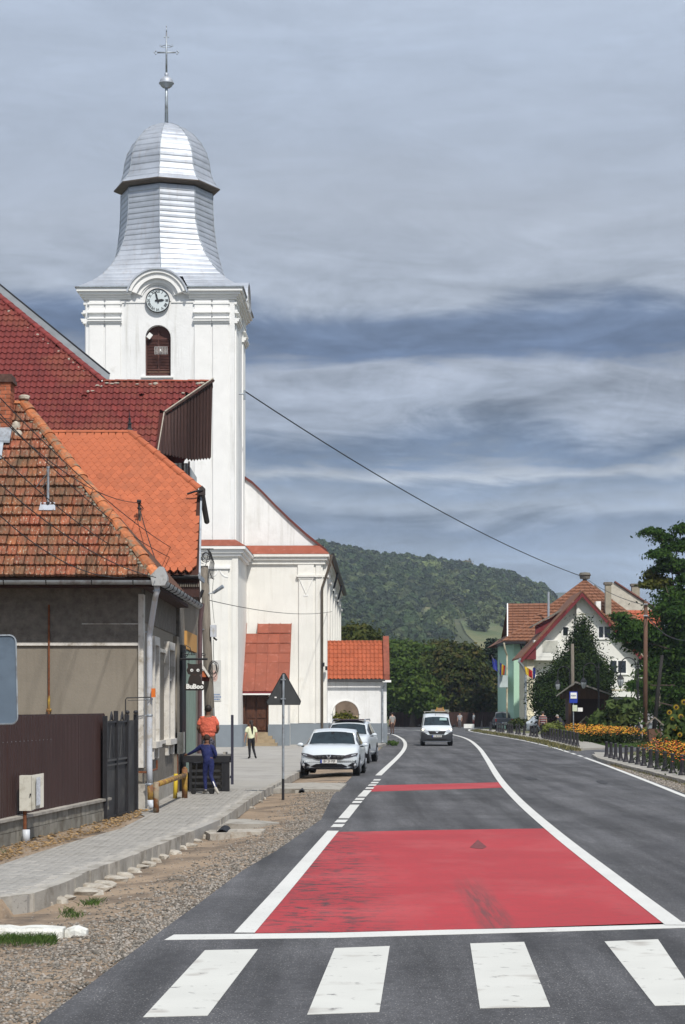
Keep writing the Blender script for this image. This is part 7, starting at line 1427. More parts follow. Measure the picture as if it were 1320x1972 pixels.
pole('leaning_pole', 'thin pale pole beside the acacia', [P(1270, 1420, 150), P(1272, 1288, 150)], [.07, .06], wood_grey)
fy = 152.0; fe = thing('picket_fence', 'pale weathered board fence behind the street lamp', 'fence', P(1245, 1415, fy))
for i in range(16): x = 1214+i*4.6; b = MB(); b.box(PX(x, fy), PX(x+4.1, fy), fy, fy+.04, .05, PZ(1375+random.uniform(-.6, .6), fy)); b.build('picket', M('pale_picket', (.40, .39, .42), .8, .15, 3, rand=.2) if 'pale_picket' not in bpy.data.materials else bpy.data.materials['pale_picket'], fe)
b = MB(); b.box(PX(1214, fy), PX(1288, fy), fy+.045, fy+.12, 1.5, 1.6); b.build('rail', wood_grey, fe)
wy2 = 122; we = thing('roofed_well', 'small wooden well with little pitched roof by the leaning pole', 'well', P(1261, 1428, wy2)); v_ = lambda x, y, o=0: P(x, y, wy2+o)
b = MB(); b.hexa([v_(1244, 1394, -.3), v_(1262, 1380, -.3), v_(1262, 1380, .9), v_(1244, 1394, .9), v_(1246, 1396, -.3), v_(1262, 1383.5, -.3), v_(1262, 1383.5, .9), v_(1246, 1396, .9)]); b.hexa([v_(1262, 1380, -.3), v_(1280, 1396, -.3), v_(1280, 1396, .9), v_(1262, 1380, .9), v_(1262, 1383.5, -.3), v_(1278, 1398, -.3), v_(1278, 1398, .9), v_(1262, 1383.5, .9)]); b.build('roof', wood_grey, we)
b = MB(); b.box(PX(1251, wy2), PX(1275, wy2), wy2, wy2+.7, 0, PZ(1404, wy2)); b.build('box', wood_brown, we)
for x in (1253, 1272): b = MB(); b.box(PX(x, wy2), PX(x+2, wy2), wy2+.3, wy2+.36, 0, PZ(1388, wy2)); b.build('post', wood_brown, we)
b = MB(); b.lathe([(.15, 0), (.18, .3)], (PX(1252, wy2), wy2+.1, PZ(1403, wy2)), 10); b.build('bucket', dull_steel, we)
by2 = 140; sb = thing('little_roof', 'small pale pitched roof ornament rising behind the orange flowers', 'ornament', P(1129, 1425, by2)); b = MB(); b.tube([P(1116, 1394, by2), P(1130, 1380, by2), P(1145, 1394, by2)], .06, 4); b.build('rafters', wood_grey, sb); b = MB(); b.box(PX(1121, by2), PX(1139, by2), by2, by2+.3, .1, PZ(1392, by2)); b.build('body', wood_dark, sb)
yb = thing('yellow_sack', 'bright yellow sack standing between the far bollards', 'sack', G(1016, 1421, .1)); c_ = G(1016, 1421, .1); lump((c_.x, c_.y-.1, c_.z+.28), .17, .14, .42, M('yellow_plastic', (.60, .62, .04), .5, .1), 'bag', par=yb)
bpy.data.objects['bag'].location = -Vector(yb.location); bpy.data.objects['bag'].data.update()
rl_ = thing('door_rail', 'small dark handrail frame before the cream wall', 'rail', P(1020, 1405, 180)); b = MB(); b.tube([P(1013, 1408, 180), P(1013, 1395, 180), P(1025, 1395, 180), P(1025, 1408, 180)], .05, 5); b.build('frame', dark_steel, rl_)
lw = thing('low_wall', 'low whitewashed kerb wall under the far trees', 'wall', P(902, 1401, 212)); b = MB(); b.box(PX(894, 212), PX(914, 212), 212, 212.5, 0, .42); b.build('wall_body', paint_white, lw)
tw_ = thing('shade_fence', 'dark board fence in the shade beyond the bend', 'fence', P(800, 1402, 226))  # dark boards added to stand in for the shade under the trees
for i in range(60): x = 750+i*4; b = MB(); b.box(PX(x, 226), PX(x+3.7, 226), 226, 226.05, -.1, 1.6+random.uniform(-.05, .05)); b.build('board', wood_dark, tw_)
# ---------------------------------------------------------------- wires
def wire(p, q_, sag, label, r=.012, cat='cable'):
    p, q_ = Vector(p), Vector(q_); b = MB(); pts = [p.lerp(q_, i/20)-Vector((0, 0, sag*4*(i/20)*(1-i/20))) for i in range(21)]; b.tube(pts, r, 5); b.build('overhead_cable', cable_m, label=label, cat=cat)
tb = CO+Vector((math.cos(TH)*(HWT+.4)-math.sin(TH)*2.4*1, 2.4+math.sin(TH)*(HWT+.4), 0)); tb.z = Zt(741)
wire(tb, P(1127, 1112, 190), .9, 'long overhead cable from the church tower towards the nest post', .035); wire(P(1127, 1112, 190), P(1244, 1166, 131), .3, 'cable from the nest post down to the wooden pole', .022)
wire(P(403, 1156, 62), P(640, 1178, 118), .25, 'thin cable crossing the church wall from the utility pole', .012)
wire(P(1248, 1186, 131), P(1330, 1232, 110), .5, 'cable hanging right from the wooden pole into the acacia', .02)
ends = [((-30, 735), (392, 1086), .35, 'first'), ((-30, 765), (392, 1094), .5, 'second'), ((-30, 775), (268, 968), .35, 'third'), ((-30, 848), (386, 1100), .6, 'fourth'), ((-30, 905), (300, 1112), .25, 'fifth'), ((-30, 965), (240, 1112), .3, 'sixth')]
for (a, c_, s_, o_) in ends: wire(P(a[0], a[1], 30), P(c_[0], c_[1], 60.5 if c_[0] > 380 else (52.8 if c_[0] == 268 else 41.4)), s_, '%s from the top of the black cables slanting over the weathered roof' % o_, .009)
wire(P(268, 968, 52.9), P(388, 1092, 60.5), .2, 'cable from the roof mast down to the utility pole', .014); wire(P(268, 975, 52.9), P(312, 1110, 51), .1, 'steeper thin cable hanging from the roof mast', .012)

# ---------------------------------------------------------------- people
def skin_mesh(name, joints, edges, radii, m, par, sub=2):
    names = list(joints); idx = {k: i for i, k in enumerate(names)}; me = bpy.data.meshes.new(name); me.from_pydata([joints[k] for k in names], [(idx[a], idx[c]) for a, c in edges], [])
    o = bpy.data.objects.new(name, me); col.objects.link(o); md = o.modifiers.new('s', 'SKIN'); md.use_smooth_shade = True
    for i, k in enumerate(names):
        r_ = radii[k]; r_ = (r_, r_) if not isinstance(r_, tuple) else r_; me.skin_vertices[0].data[i].radius = r_; me.skin_vertices[0].data[i].use_root = (i == 0)
    ss = o.modifiers.new('u', 'SUBSURF'); ss.levels = sub; ss.render_levels = sub
    dg = bpy.context.evaluated_depsgraph_get(); m2 = bpy.data.meshes.new_from_object(o.evaluated_get(dg)); m2.materials.clear(); m2.materials.append(m); m2.polygons.foreach_set('use_smooth', [True]*len(m2.polygons)); bpy.data.objects.remove(o); bpy.data.meshes.remove(me)
    return link(name, m2, par)
def person(label, loc, h, rz, J, skin, shirt, trouser, hair, shoe, wide=1.0, sleeve='short', hairlong=False, cat='person', dress=False):
    """J overrides joints, all as fractions of the height; the figure faces +Y before it is turned."""
    t = thing('person', label, cat); B = dict(pelvis=(0, 0, .50), waist=(0, 0, .59), chest=(0, .005, .71), collar=(0, -.005, .805), neck=(0, 0, .845), headb=(0, .01, .885), head=(0, .012, .945),
        shl=(-.105, 0, .79), ell=(-.14, -.01, .63), wrl=(-.145, .03, .49), hal=(-.145, .04, .455), shr=(.105, 0, .79), elr=(.14, -.01, .63), wrr=(.145, .03, .49), har=(.145, .04, .455),
        hil=(-.052, 0, .49), knl=(-.055, .01, .275), anl=(-.055, -.01, .05), tol=(-.06, .075, .018), hir=(.052, 0, .49), knr=(.055, .01, .275), anr=(.055, -.01, .05), tor=(.06, .075, .018))
    B.update(J); S_ = {k: Vector(v)*h for k, v in B.items()}; w = wide
    rad = dict(pelvis=(.085*w, .065*w), waist=(.075*w, .055*w), chest=(.092*w, .062*w), collar=(.055, .045), neck=.030, headb=.042, head=(.048, .056), shl=.040, ell=.026, wrl=.018, hal=(.018, .012), shr=.040, elr=.026, wrr=.018, har=(.018, .012),
        hil=.055*w, knl=.036, anl=.024, tol=.020, hir=.055*w, knr=.036, anr=.024, tor=.020)
    rad = {k: (tuple(x*h for x in v) if isinstance(v, tuple) else v*h) for k, v in rad.items()}
    E = [('pelvis', 'waist'), ('waist', 'chest'), ('chest', 'collar'), ('collar', 'neck'), ('neck', 'headb'), ('headb', 'head'), ('pelvis', 'hil'), ('pelvis', 'hir')]
    for s_ in 'lr': E += [('collar', 'sh'+s_), ('sh'+s_, 'el'+s_), ('el'+s_, 'wr'+s_), ('wr'+s_, 'ha'+s_), ('hi'+s_, 'kn'+s_), ('kn'+s_, 'an'+s_), ('an'+s_, 'to'+s_)]
    # five unequal fingers on each hand
    for s_ in 'lr':
        d = (S_['ha'+s_]-S_['wr'+s_]).normalized(); side = d.cross(Vector((1, 0, 0))); side = side.normalized() if side.length > .1 else Vector((0, 1, 0)); inn = Vector((1, 0, 0))*(1 if s_ == 'l' else -1)
        for f_, (o_, ln) in enumerate(((-.018, .040), (-.007, .046), (.005, .043), (.016, .035))):
            k = 'f%s%d' % (s_, f_); S_[k] = S_['ha'+s_]+(d*.016+side*o_)*h; S_[k+'t'] = S_[k]+(d*ln*.8+inn*ln*.35)*h; rad[k] = .0062*h; rad[k+'t'] = .005*h; E += [('ha'+s_, k), (k, k+'t')]
        k = 'f%s4' % s_; S_[k] = S_['wr'+s_].lerp(S_['ha'+s_], .6)+(side*-.020)*h; S_[k+'t'] = S_[k]+(d*.028-side*.012+inn*.008)*h; rad[k] = .007*h; rad[k+'t'] = .0055*h; E += [('ha'+s_, k), (k, k+'t')]
    skin_mesh('body', S_, E, rad, skin, t, 1)
    def part(name, keys, edges, grow, m, ends={}):
        S2 = {k: S_[k] for k in keys}; S2.update({k: v*h for k, v in ends.items()}); r2 = {}
        for k in S2:
            r_ = rad.get(k.split('_')[0], .03*h); r2[k] = tuple(x*grow for x in r_) if isinstance(r_, tuple) else r_*grow
        return skin_mesh(name, S2, edges, r2, m, t, 2)
    V_ = lambda a, c, t_: (S_[a].lerp(S_[c], t_))/h
    en = dict(shl_e=V_('shl', 'ell', .75 if sleeve == 'short' else 1), shr_e=V_('shr', 'elr', .75 if sleeve == 'short' else 1)); ks = ['chest', 'waist', 'collar', 'shl', 'shr']; ed = [('chest', 'waist'), ('chest', 'collar'), ('collar', 'shl'), ('collar', 'shr')]
    if sleeve == 'short': ed += [('shl', 'shl_e'), ('shr', 'shr_e')]; en['pelvis_e'] = V_('pelvis', 'waist', -.1); ed += [('waist', 'pelvis_e')]
    else: ks += ['ell', 'elr', 'wrl', 'wrr']; ed += [('shl', 'ell'), ('ell', 'wrl'), ('shr', 'elr'), ('elr', 'wrr')]; en = dict(pelvis_e=V_('pelvis', 'waist', -.25)); ed += [('waist', 'pelvis_e')]
    part('shirt', ks, ed, 1.17, shirt, en)
    part('trousers', ['pelvis', 'waist', 'hil', 'hir', 'knl', 'knr', 'anl', 'anr'], [('pelvis', 'waist'), ('pelvis', 'hil'), ('pelvis', 'hir'), ('hil', 'knl'), ('knl', 'anl'), ('hir', 'knr'), ('knr', 'anr')], 1.10, trouser)
    for s_ in 'lr':
        a, to = S_['an'+s_], S_['to'+s_]; d = (to-a); skin_mesh('shoe', dict(a=a-Vector((0, 0, .012*h)), m=a.lerp(to, .5)-Vector((0, 0, .004*h)), t=to+d.normalized()*.012*h, b=a-d.normalized()*Vector((1, 1, 0)).length*.018*h*1), [('a', 'm'), ('m', 't'), ('a', 'b')], dict(a=.029*h, m=.026*h, t=.021*h, b=.022*h), shoe, t, 1)
    hd = S_['head']; b = MB(); b.ell((hd.x, hd.y-.010*h, hd.z+.008*h), (.056*h, .060*h, .060*h), 14, 9); b.v = [(x, y, max(z, hd.z-.022*h) if y > hd.y+.02*h else z) for x, y, z in b.v]; b.build('hair', hair, t, smooth=True)
    if hairlong: pts = [hd+Vector((0, -.045, .02))*h, hd+Vector((.01, -.075, -.06))*h, hd+Vector((.015, -.08, -.16))*h, hd+Vector((.02, -.07, -.27))*h, hd+Vector((.02, -.065, -.33))*h]; b = MB(); b.tube(pts, [.026*h, .034*h, .032*h, .020*h, .006*h], 10); b.build('ponytail', hair, t, smooth=True)
    b = MB(); b.ell((hd.x, hd.y+.058*h, hd.z-.012*h), (.009*h, .014*h, .014*h), 8, 5); 
    for s_ in (-1, 1): b.ell((hd.x+s_*.052*h, hd.y, hd.z-.010*h), (.008*h, .014*h, .019*h), 8, 5)
    b.build('ears_and_nose', skin, t, smooth=True, kind='stuff'); t.location = loc; t.rotation_euler = (0, 0, rz); return t
coral = M('coral_cotton', (.72, .155, .095), .85, .10, 7, 1.0, 9, bdist=.06); leg_m = M('patterned_leggings', (.03, .03, .045), .8, .2, 10, dirt=(.22, .21, .26), dsc=28, dth=(.53, .60)); navy = M('blue_tracksuit', (.008, .014, .085), .75, .25, 7, 1.0, 10, bdist=.05); white_shoe = M('pale_shoe', (.5, .47, .42), .7, .1, 20); black_cl = M('black_cloth', (.012, .012, .015), .85)
person('woman seen from behind in a coral T-shirt and patterned leggings on the terrace', (PX(401, 53), 53, .57), 1.66, R(3), dict(ell=(-.155, -.01, .64), wrl=(-.135, .10, .58), hal=(-.12, .14, .58), elr=(.155, -.01, .64), wrr=(.135, .10, .58), har=(.12, .14, .58)), skin_d, coral, leg_m, hair_m, black_cl, wide=1.30)
boy = person('boy in a navy tracksuit with white stripe leaning on the dark terrace beam', (PX(400, 49.4), 49.4, PV), 1.42, R(-2), dict(pelvis=(.02, 0, .53), waist=(.01, .02, .61), chest=(-.01, .05, .72), collar=(-.02, .07, .80), neck=(-.02, .08, .84), headb=(-.02, .10, .88), head=(-.025, .115, .935), shl=(-.12, .07, .79), ell=(-.24, .10, .71), wrl=(-.36, .18, .655), hal=(-.395, .21, .645), shr=(.09, .05, .78), elr=(.14, .02, .65), wrr=(.10, .12, .60), har=(.08, .16, .60),
    hil=(-.03, 0, .52), knl=(-.045, .02, .29), anl=(-.03, -.03, .055), tol=(-.08, .05, .02), hir=(.07, 0, .52), knr=(.055, -.02, .30), anr=(.16, -.22, .10), tor=(.20, -.20, .02)), skin_d, navy, navy, M('short_brown_hair', (.035, .018, .012), .8), white_shoe, wide=1.05, sleeve='long')
b = MB(); hh = 1.42; b.tube([(.075*hh, -.07*hh, .27*hh), (.112*hh, -.15*hh, .20*hh), (.15*hh, -.235*hh, .13*hh)], [.010, .016, .012], 8); b.build('trouser_stripe', paint_white, boy, smooth=True)
person('girl with a long dark ponytail in a pale yellow T-shirt walking to the church', (PX(484, 83), 83, PV), 1.53, R(12), dict(knl=(-.05, -.04, .28), anl=(-.045, -.02, .05), knr=(.06, .05, .285), anr=(.10, -.06, .07), tor=(.13, .0, .02), ell=(-.15, .0, .63), wrl=(-.165, .05, .50), hal=(-.17, .06, .46)), skin_l, M('pale_yellow_cotton', (.70, .72, .50), .85, .06, 4, .2, 12), black_cl, M('dark_brown_hair', (.022, .013, .010), .6), black_cl, hairlong=True)
def stripes(m):
    nt = m.node_tree; n = nt.nodes; l = nt.links; b = n['Principled BSDF']; g_ = n.new('ShaderNodeNewGeometry'); sp = n.new('ShaderNodeSeparateXYZ'); l.new(g_.outputs[0], sp.inputs[0]); w = n.new('ShaderNodeMath'); w.operation = 'MULTIPLY'; w.inputs[1].default_value = 6.5; l.new(sp.outputs[2], w.inputs[0]); f_ = n.new('ShaderNodeMath'); f_.operation = 'FRACT'; l.new(w.outputs[0], f_.inputs[0])
    r_ = n.new('ShaderNodeValToRGB'); r_.color_ramp.interpolation = 'CONSTANT'; e = r_.color_ramp.elements; e[0].color = (.35, .33, .33, 1); e[1].position = .35; e[1].color = (.22, .03, .035, 1); x = e.new(.7); x.color = (.03, .03, .05, 1); l.new(f_.outputs[0], r_.inputs[0]); l.new(r_.outputs[0], b.inputs['Base Color'])
stm = M('striped_jersey', (.3, .1, .1), .85); stripes(stm)
person('man in a red, grey and black striped shirt standing behind the far bollards', (PX(1046, 143), 143, .1), 1.78, R(-5), {}, skin_l, stm, black_cl, M('grey_cap', (.05, .05, .05), .8), black_cl, wide=1.2)
pd = person('person in dark clothes stooping beside the bus shelter', (PX(1086, 138), 138, .1), 1.70, R(60), dict(waist=(0, .05, .59), chest=(0, .13, .69), collar=(0, .19, .76), neck=(0, .22, .79), headb=(0, .25, .82), head=(0, .28, .86), shl=(-.1, .18, .75), shr=(.1, .18, .75), ell=(-.13, .24, .62), wrl=(-.1, .32, .52), hal=(-.09, .35, .49), elr=(.13, .24, .62), wrr=(.1, .32, .52), har=(.09, .35, .49)), skin_l, M('dark_jacket', (.03, .03, .04), .85), black_cl, M('grey_hair', (.30, .29, .28), .8), black_cl, wide=1.25, sleeve='long')
person('distant man in a grey shirt walking beyond the white gateway', (PX(756, 165), 165, 0), 1.75, R(30), {}, skin_l, M('grey_shirt', (.30, .30, .29), .85), M('brown_trousers', (.10, .06, .05), .85), hair_m, black_cl, wide=1.1)
person('distant person in a white top under the far trees', (PX(913, 216), 216, 0), 1.6, R(100), {}, skin_l, paint_white, M('red_skirt', (.25, .03, .04), .85), hair_m, black_cl, wide=1.1)
person('distant person in pale clothes beside the low white wall', (PX(886, 214), 214, 0), 1.6, R(160), {}, skin_l, M('pale_top', (.40, .40, .42), .85), M('grey_trousers', (.12, .12, .14), .85), hair_m, black_cl, wide=1.1)
# kick scooter by the boy
ks = thing('kick_scooter', 'black kick scooter standing in front of the slatted terrace', 'scooter', (PX(392, 49.15), 49.15, PV)); 
b = MB(); b.tube([(PX(376, 49.2), 49.2, PV+.10), (PX(379, 49.25), 49.25, .75+PV)], .016, 6); b.tube([(PX(373, 49.25), 49.155, .75+PV), (PX(386, 49.25), 49.35, .75+PV)], .014, 6); b.build('stem', dark_steel, ks); b = MB(); b.hexa([(PX(375, 49.2), 49.154, .19), (PX(405, 49.15), 49.05, .19), (PX(405, 49.15), 49.152, .19), (PX(375, 49.2), 49.26, .19), (PX(375, 49.2), 49.154, .22), (PX(405, 49.15), 49.05, .22), (PX(405, 49.15), 49.152, .22), (PX(375, 49.2), 49.26, .22)]); b.build('footboard', dark_steel, ks)
for x in (373, 408): b = MB(); b.lathe([(.06, -.015), (.07, 0), (.06, .015)], (0, 0, 0), 14); b.xf(Matrix.Translation((PX(x, 49.15), 49.15, PV+.07)) @ Matrix.Rotation(R(90), 4, 'X')); b.build('wheel', black_rubber, ks)
# ---------------------------------------------------------------- vegetation
def leafm(name, c, c2, trans=.28, hue=.02, tint=.5): return M(name, c, .75, .25, .9, tint=tint, hue=hue, trans=trans, dirt=c2, dsc=.9, dth=(.5, .68), spec=.06)
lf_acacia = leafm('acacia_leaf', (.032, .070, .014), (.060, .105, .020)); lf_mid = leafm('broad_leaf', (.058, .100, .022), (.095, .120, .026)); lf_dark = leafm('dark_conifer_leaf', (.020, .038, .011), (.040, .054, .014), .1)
lf_chest = leafm('chestnut_leaf', (.046, .064, .018), (.130, .088, .034)); lf_yell = leafm('yellowing_leaf', (.085, .095, .020), (.14, .12, .025)); lf_blue = leafm('spruce_needle', (.022, .038, .026), (.03, .05, .03), .05)
bark = M('bark', (.075, .058, .045), .95, .35, 6, .8, 20, stretch=(4, 4, 1))
def leaf_cloud(name, m, ells, n, size, par, clump=.5, per=26, flat=.5, elong=1.7, droop=0.0, shell=.55, tri=False):
    """small leaf faces gathered in clumps through the ellipsoids (cx,cy,cz,rx,ry,rz)."""
    vol = np.array([e[3]*e[4]*e[5] for e in ells])**(2/3); vol = vol/vol.sum(); ncl = max(1, n//per); which = rng.choice(len(ells), ncl, p=vol); E = np.array(ells)[which]
    d = rng.normal(size=(ncl, 3)); d /= np.linalg.norm(d, axis=1)[:, None]; rad = (shell+(1-shell)*rng.random(ncl)**.6)*(1+rng.normal(0, .08, ncl)); C = E[:, :3]+d*E[:, 3:6]*rad[:, None]
    cs = clump*(.55+.9*rng.random(ncl)); tc = rng.random(ncl)
    idx = np.repeat(np.arange(ncl), per); k = len(idx); off = rng.normal(size=(k, 3))*.5; off[:, 2] *= flat; Pp = C[idx]+off*cs[idx][:, None]; Pp[:, 2] -= droop*np.linalg.norm(off[:, :2], axis=1)*cs[idx]
    nrm = off/np.maximum(np.linalg.norm(off, axis=1)[:, None], .05)*.5+d[idx]*.4+rng.normal(size=(k, 3))*.55+np.array([0, 0, .45]); nrm /= np.linalg.norm(nrm, axis=1)[:, None]
    a = rng.normal(size=(k, 3)); u = np.cross(nrm, a); u /= np.maximum(np.linalg.norm(u, axis=1)[:, None], 1e-4); v = np.cross(nrm, u); s = size*(.6+.8*rng.random(k))[:, None]
    V = np.stack([Pp-u*s*elong*.5, Pp+v*s*.5, Pp+u*s*elong*.5, Pp-v*s*.5], 1).reshape(-1, 3); Fc = np.arange(k*4).reshape(-1, 4)
    if par is not None: V = V-np.array(ORG[par.name])
    T = np.clip(tc[idx]*.7+rng.random(k)*.3, 0, 1); return link(name, np_mesh(name, V, Fc, m, attr=T), par)
def tree(label, base, ells, n, size, m, r, clump=.6, name='tree', limbs=True, group=None, **kw):
    base = Vector(base); t = thing(name, label, 'tree', base, group); b = MB(); E0 = max(ells, key=lambda e: e[3]*e[4]*e[5]); fork = base.lerp(Vector(E0[:3]), .5)
    b.tube([base-Vector((0, 0, .2)), base+Vector((0, 0, .3)), fork, Vector(E0[:3])+Vector((0, 0, E0[5]*.3))], [r*1.35, r, r*.75, r*.25], 9)
    if limbs:
        for e in ells:
            c = Vector(e[:3]); st = base.lerp(fork, random.uniform(.7, 1)); md = st.lerp(c, .5)+Vector((random.uniform(-.3, .3), random.uniform(-.3, .3), .1*(c-st).length)); b.tube([st, md, c, c+(c-md)*.5], [r*.5, r*.32, r*.16, r*.05], 6)
            for _ in range(4): dd = Vector((random.uniform(-1, 1)*e[3], random.uniform(-1, 1)*e[4], random.uniform(-.3, 1)*e[5]))*.75; b.tube([md.lerp(c, .5), c+dd*.4, c+dd], [r*.16, r*.08, r*.03], 5)
    b.build('trunk', bark, t, smooth=True); leaf_cloud('crown', m, ells, n, size, t, clump, **kw); return t
# big acacia on the right
Ya = 138.0; ka = Ya/F
def EE(px, py, rx, rz, Y, dy=0, ry=None): k = Y/F; c = P(px, py, Y+dy); return (c.x, c.y, c.z, rx*k, (ry or rx)*k, rz*k)
big = [EE(1355, 1190, 72, 62, Ya), EE(1312, 1238, 38, 40, Ya), EE(1325, 1315, 44, 46, Ya), EE(1390, 1300, 70, 84, Ya, 2), EE(1296, 1170, 28, 22, Ya, -1), EE(1298, 1375, 26, 26, Ya, 1), EE(1405, 1130, 72, 60, Ya), EE(1300, 1136, 24, 12, Ya, 0)]
tree('large feathery acacia filling the right edge of the view', (PX(1318, Ya), Ya, 0), big, 68000, .13, lf_acacia, .38, clump=1.15, per=44, flat=.32, elong=2.2, droop=.35, shell=.35)
ac = bpy.data.objects[[o.name for o in bpy.data.objects if o.name.startswith('tree')][-1]]
wisps = [EE(1257, 1020, 20, 7, Ya), EE(1280, 1032, 22, 8, Ya, .5), EE(1296, 1048, 20, 8, Ya), EE(1272, 1062, 20, 7, Ya, -.5), EE(1290, 1078, 28, 8, Ya), EE(1275, 1092, 22, 6, Ya, .4), EE(1312, 1012, 16, 10, Ya), EE(1318, 1045, 18, 12, Ya), EE(1312, 1085, 20, 12, Ya), EE(1325, 1110, 20, 15, Ya), EE(1195, 1183, 20, 7, Ya, -2), EE(1215, 1200, 30, 12, Ya, -2), EE(1240, 1215, 34, 18, Ya, -1.5), EE(1205, 1222, 26, 10, Ya, -2), EE(1232, 1240, 26, 10, Ya, -1), EE(1222, 1315, 22, 6, Ya, -2), EE(1240, 1290, 16, 7, Ya, -1.5), EE(1243, 1352, 18, 6, Ya, -2), EE(1255, 1270, 18, 10, Ya, -1)]
leaf_cloud('crown_sprays', lf_acacia, wisps, 22000, .11, ac, .50, per=28, flat=.22, elong=2.2, droop=.5, shell=.1)
leaf_cloud('yellowing_spray', lf_yell, [EE(1255, 1108, 14, 7, Ya, .5), EE(1270, 1122, 22, 11, Ya, .5), EE(1248, 1126, 12, 6, Ya)], 2000, .15, ac, .45, per=20, flat=.3, elong=2, shell=.1)
b = MB(); tk = [(1318, 1180), (1310, 1110), (1300, 1080), (1285, 1050), (1262, 1024)]; b.tube([P(x, y, Ya) for x, y in tk], [.12, .09, .06, .04, .02], 6)
for pts in (((1302, 1090), (1290, 1075), (1272, 1064)), ((1300, 1080), (1310, 1040), (1314, 1014)), ((1308, 1105), (1288, 1096), (1275, 1094)), ((1300, 1230), (1255, 1212), (1198, 1184)), ((1290, 1250), (1240, 1235), (1205, 1222)), ((1300, 1320), (1260, 1320), (1222, 1316)), ((1298, 1360), (1265, 1352), (1240, 1352))): b.tube([P(x, y, Ya-(1.5 if pts[0][1] > 1200 else 0)) for x, y in pts], [.06, .035, .015], 5)
b.build('branch', bark, ac, kind='stuff')
# dark conifer in front of the white house
Yc = 163; con = [EE(1122, 1212, 10, 20, Yc), EE(1122, 1245, 22, 30, Yc), EE(1112, 1288, 38, 36, Yc), EE(1136, 1302, 36, 40, Yc, -.5), EE(1082, 1330, 38, 36, Yc), EE(1062, 1350, 36, 32, Yc, -.5), EE(1146, 1345, 32, 28, Yc), EE(1095, 1385, 42, 28, Yc), EE(1160, 1305, 15, 24, Yc), EE(1050, 1318, 16, 18, Yc, .3)]
tree('dark spreading conifer that hides much of the white house', (PX(1118, Yc), Yc, 0), con, 85000, .115, lf_dark, .30, clump=.70, per=44, flat=.9, elong=1.6, shell=.6, limbs=True, name='conifer')
# row of trees beyond the bend
def T(label, px, base_y, ells, n, m, size=.24, r=.28, Y=None, **kw): return tree(label, (PX(px, Y), Y, 0), [EE(*e[:4], Y, *(e[4:])) for e in ells], n, size, m, r, group='trees beyond the bend', **kw)
Y_ = 232
T('brownish chestnut tree with broad round crown behind the van', 880, 1400, [(880, 1310, 62, 62), (840, 1300, 34, 34), (905, 1345, 48, 40), (862, 1350, 45, 32), (885, 1270, 40, 28)], 24000, lf_chest, .30, .45, Y=Y_, clump=1.1, shell=.7)
T('fresh green tree with loose crown right of the white gateway', 795, 1400, [(795, 1330, 38, 38), (770, 1300, 24, 30), (815, 1350, 30, 26), (785, 1290, 24, 18)], 17000, lf_mid, .26, .3, Y=222, clump=.9, shell=.6)
T('dull green tree rising behind the fresh green one', 770, 1400, [(765, 1260, 36, 24), (800, 1262, 34, 20), (745, 1290, 24, 40)], 11000, lf_mid, .30, .35, Y=262, clump=1.1, shell=.65)
T('mid green tree behind the gap left of the chestnut', 835, 1400, [(832, 1262, 34, 20), (850, 1252, 26, 15), (815, 1290, 30, 30)], 9000, lf_chest, .30, .35, Y=270, clump=1.1, shell=.65)
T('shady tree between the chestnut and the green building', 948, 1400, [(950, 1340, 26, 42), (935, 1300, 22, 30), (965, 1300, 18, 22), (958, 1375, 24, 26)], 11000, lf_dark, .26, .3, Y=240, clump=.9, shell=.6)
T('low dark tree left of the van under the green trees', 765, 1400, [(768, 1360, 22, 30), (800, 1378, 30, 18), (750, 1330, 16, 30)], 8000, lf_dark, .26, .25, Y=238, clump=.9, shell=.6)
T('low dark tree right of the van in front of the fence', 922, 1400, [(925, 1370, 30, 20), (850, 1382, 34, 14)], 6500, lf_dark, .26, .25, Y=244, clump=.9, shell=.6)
T('broad tree far behind the chestnut', 905, 1400, [(905, 1272, 38, 18), (930, 1290, 26, 22)], 7000, lf_mid, .32, .35, Y=285, clump=1.2, shell=.6)
sp = [EE(949, 1236+k*16, 4+k*5.2, 13, 236) for k in range(7)]; tree('pointed dark spruce behind the flags', (PX(949, 236), 236, 0), sp, 9000, .26, lf_blue, .25, clump=.7, per=24, flat=.4, name='spruce_tree', group='trees beyond the bend', limbs=False)
tree('yellow-green walnut tree behind the gateway roof', (PX(690, 175), 175, 0), [EE(688, 1232, 38, 24, 175), EE(665, 1240, 20, 26, 175), EE(712, 1245, 18, 22, 175), EE(690, 1262, 34, 20, 175)], 15000, .22, leafm('walnut_leaf', (.055, .070, .020), (.10, .085, .02)), .3, clump=.8, per=26, shell=.6)
tree('green tree behind the picket fence', (PX(1262, 160), 160, 0), [EE(1262, 1330, 26, 50, 160), EE(1300, 1310, 40, 60, 160), EE(1268, 1240, 22, 30, 160)], 12000, .2, lf_mid, .2, clump=.8, shell=.5)
# shrub seen through the gate
def shrub(label, ells, n, size, m, base, name='shrub', cat='shrub', clump=.35, **kw):
    t = thing(name, label, cat, base); b = MB()
    for e in ells: b.tube([base, Vector(base).lerp(Vector(e[:3]), .6), Vector(e[:3])], [.05, .03, .012], 5)
    b.build('stem', bark, t); leaf_cloud('foliage', m, ells, n, size, t, clump, **kw); return t
shrub('rounded green shrub glimpsed through the gateway arch', [EE(664, 1392, 22, 18, 127)], 3500, .1, lf_yell, P(664, 1425, 127))
shrub('weedy tuft at the foot of the gateway corner', [EE(756, 1431, 7, 3, 116)], 500, .06, grass_m, P(756, 1434, 116), clump=.2)
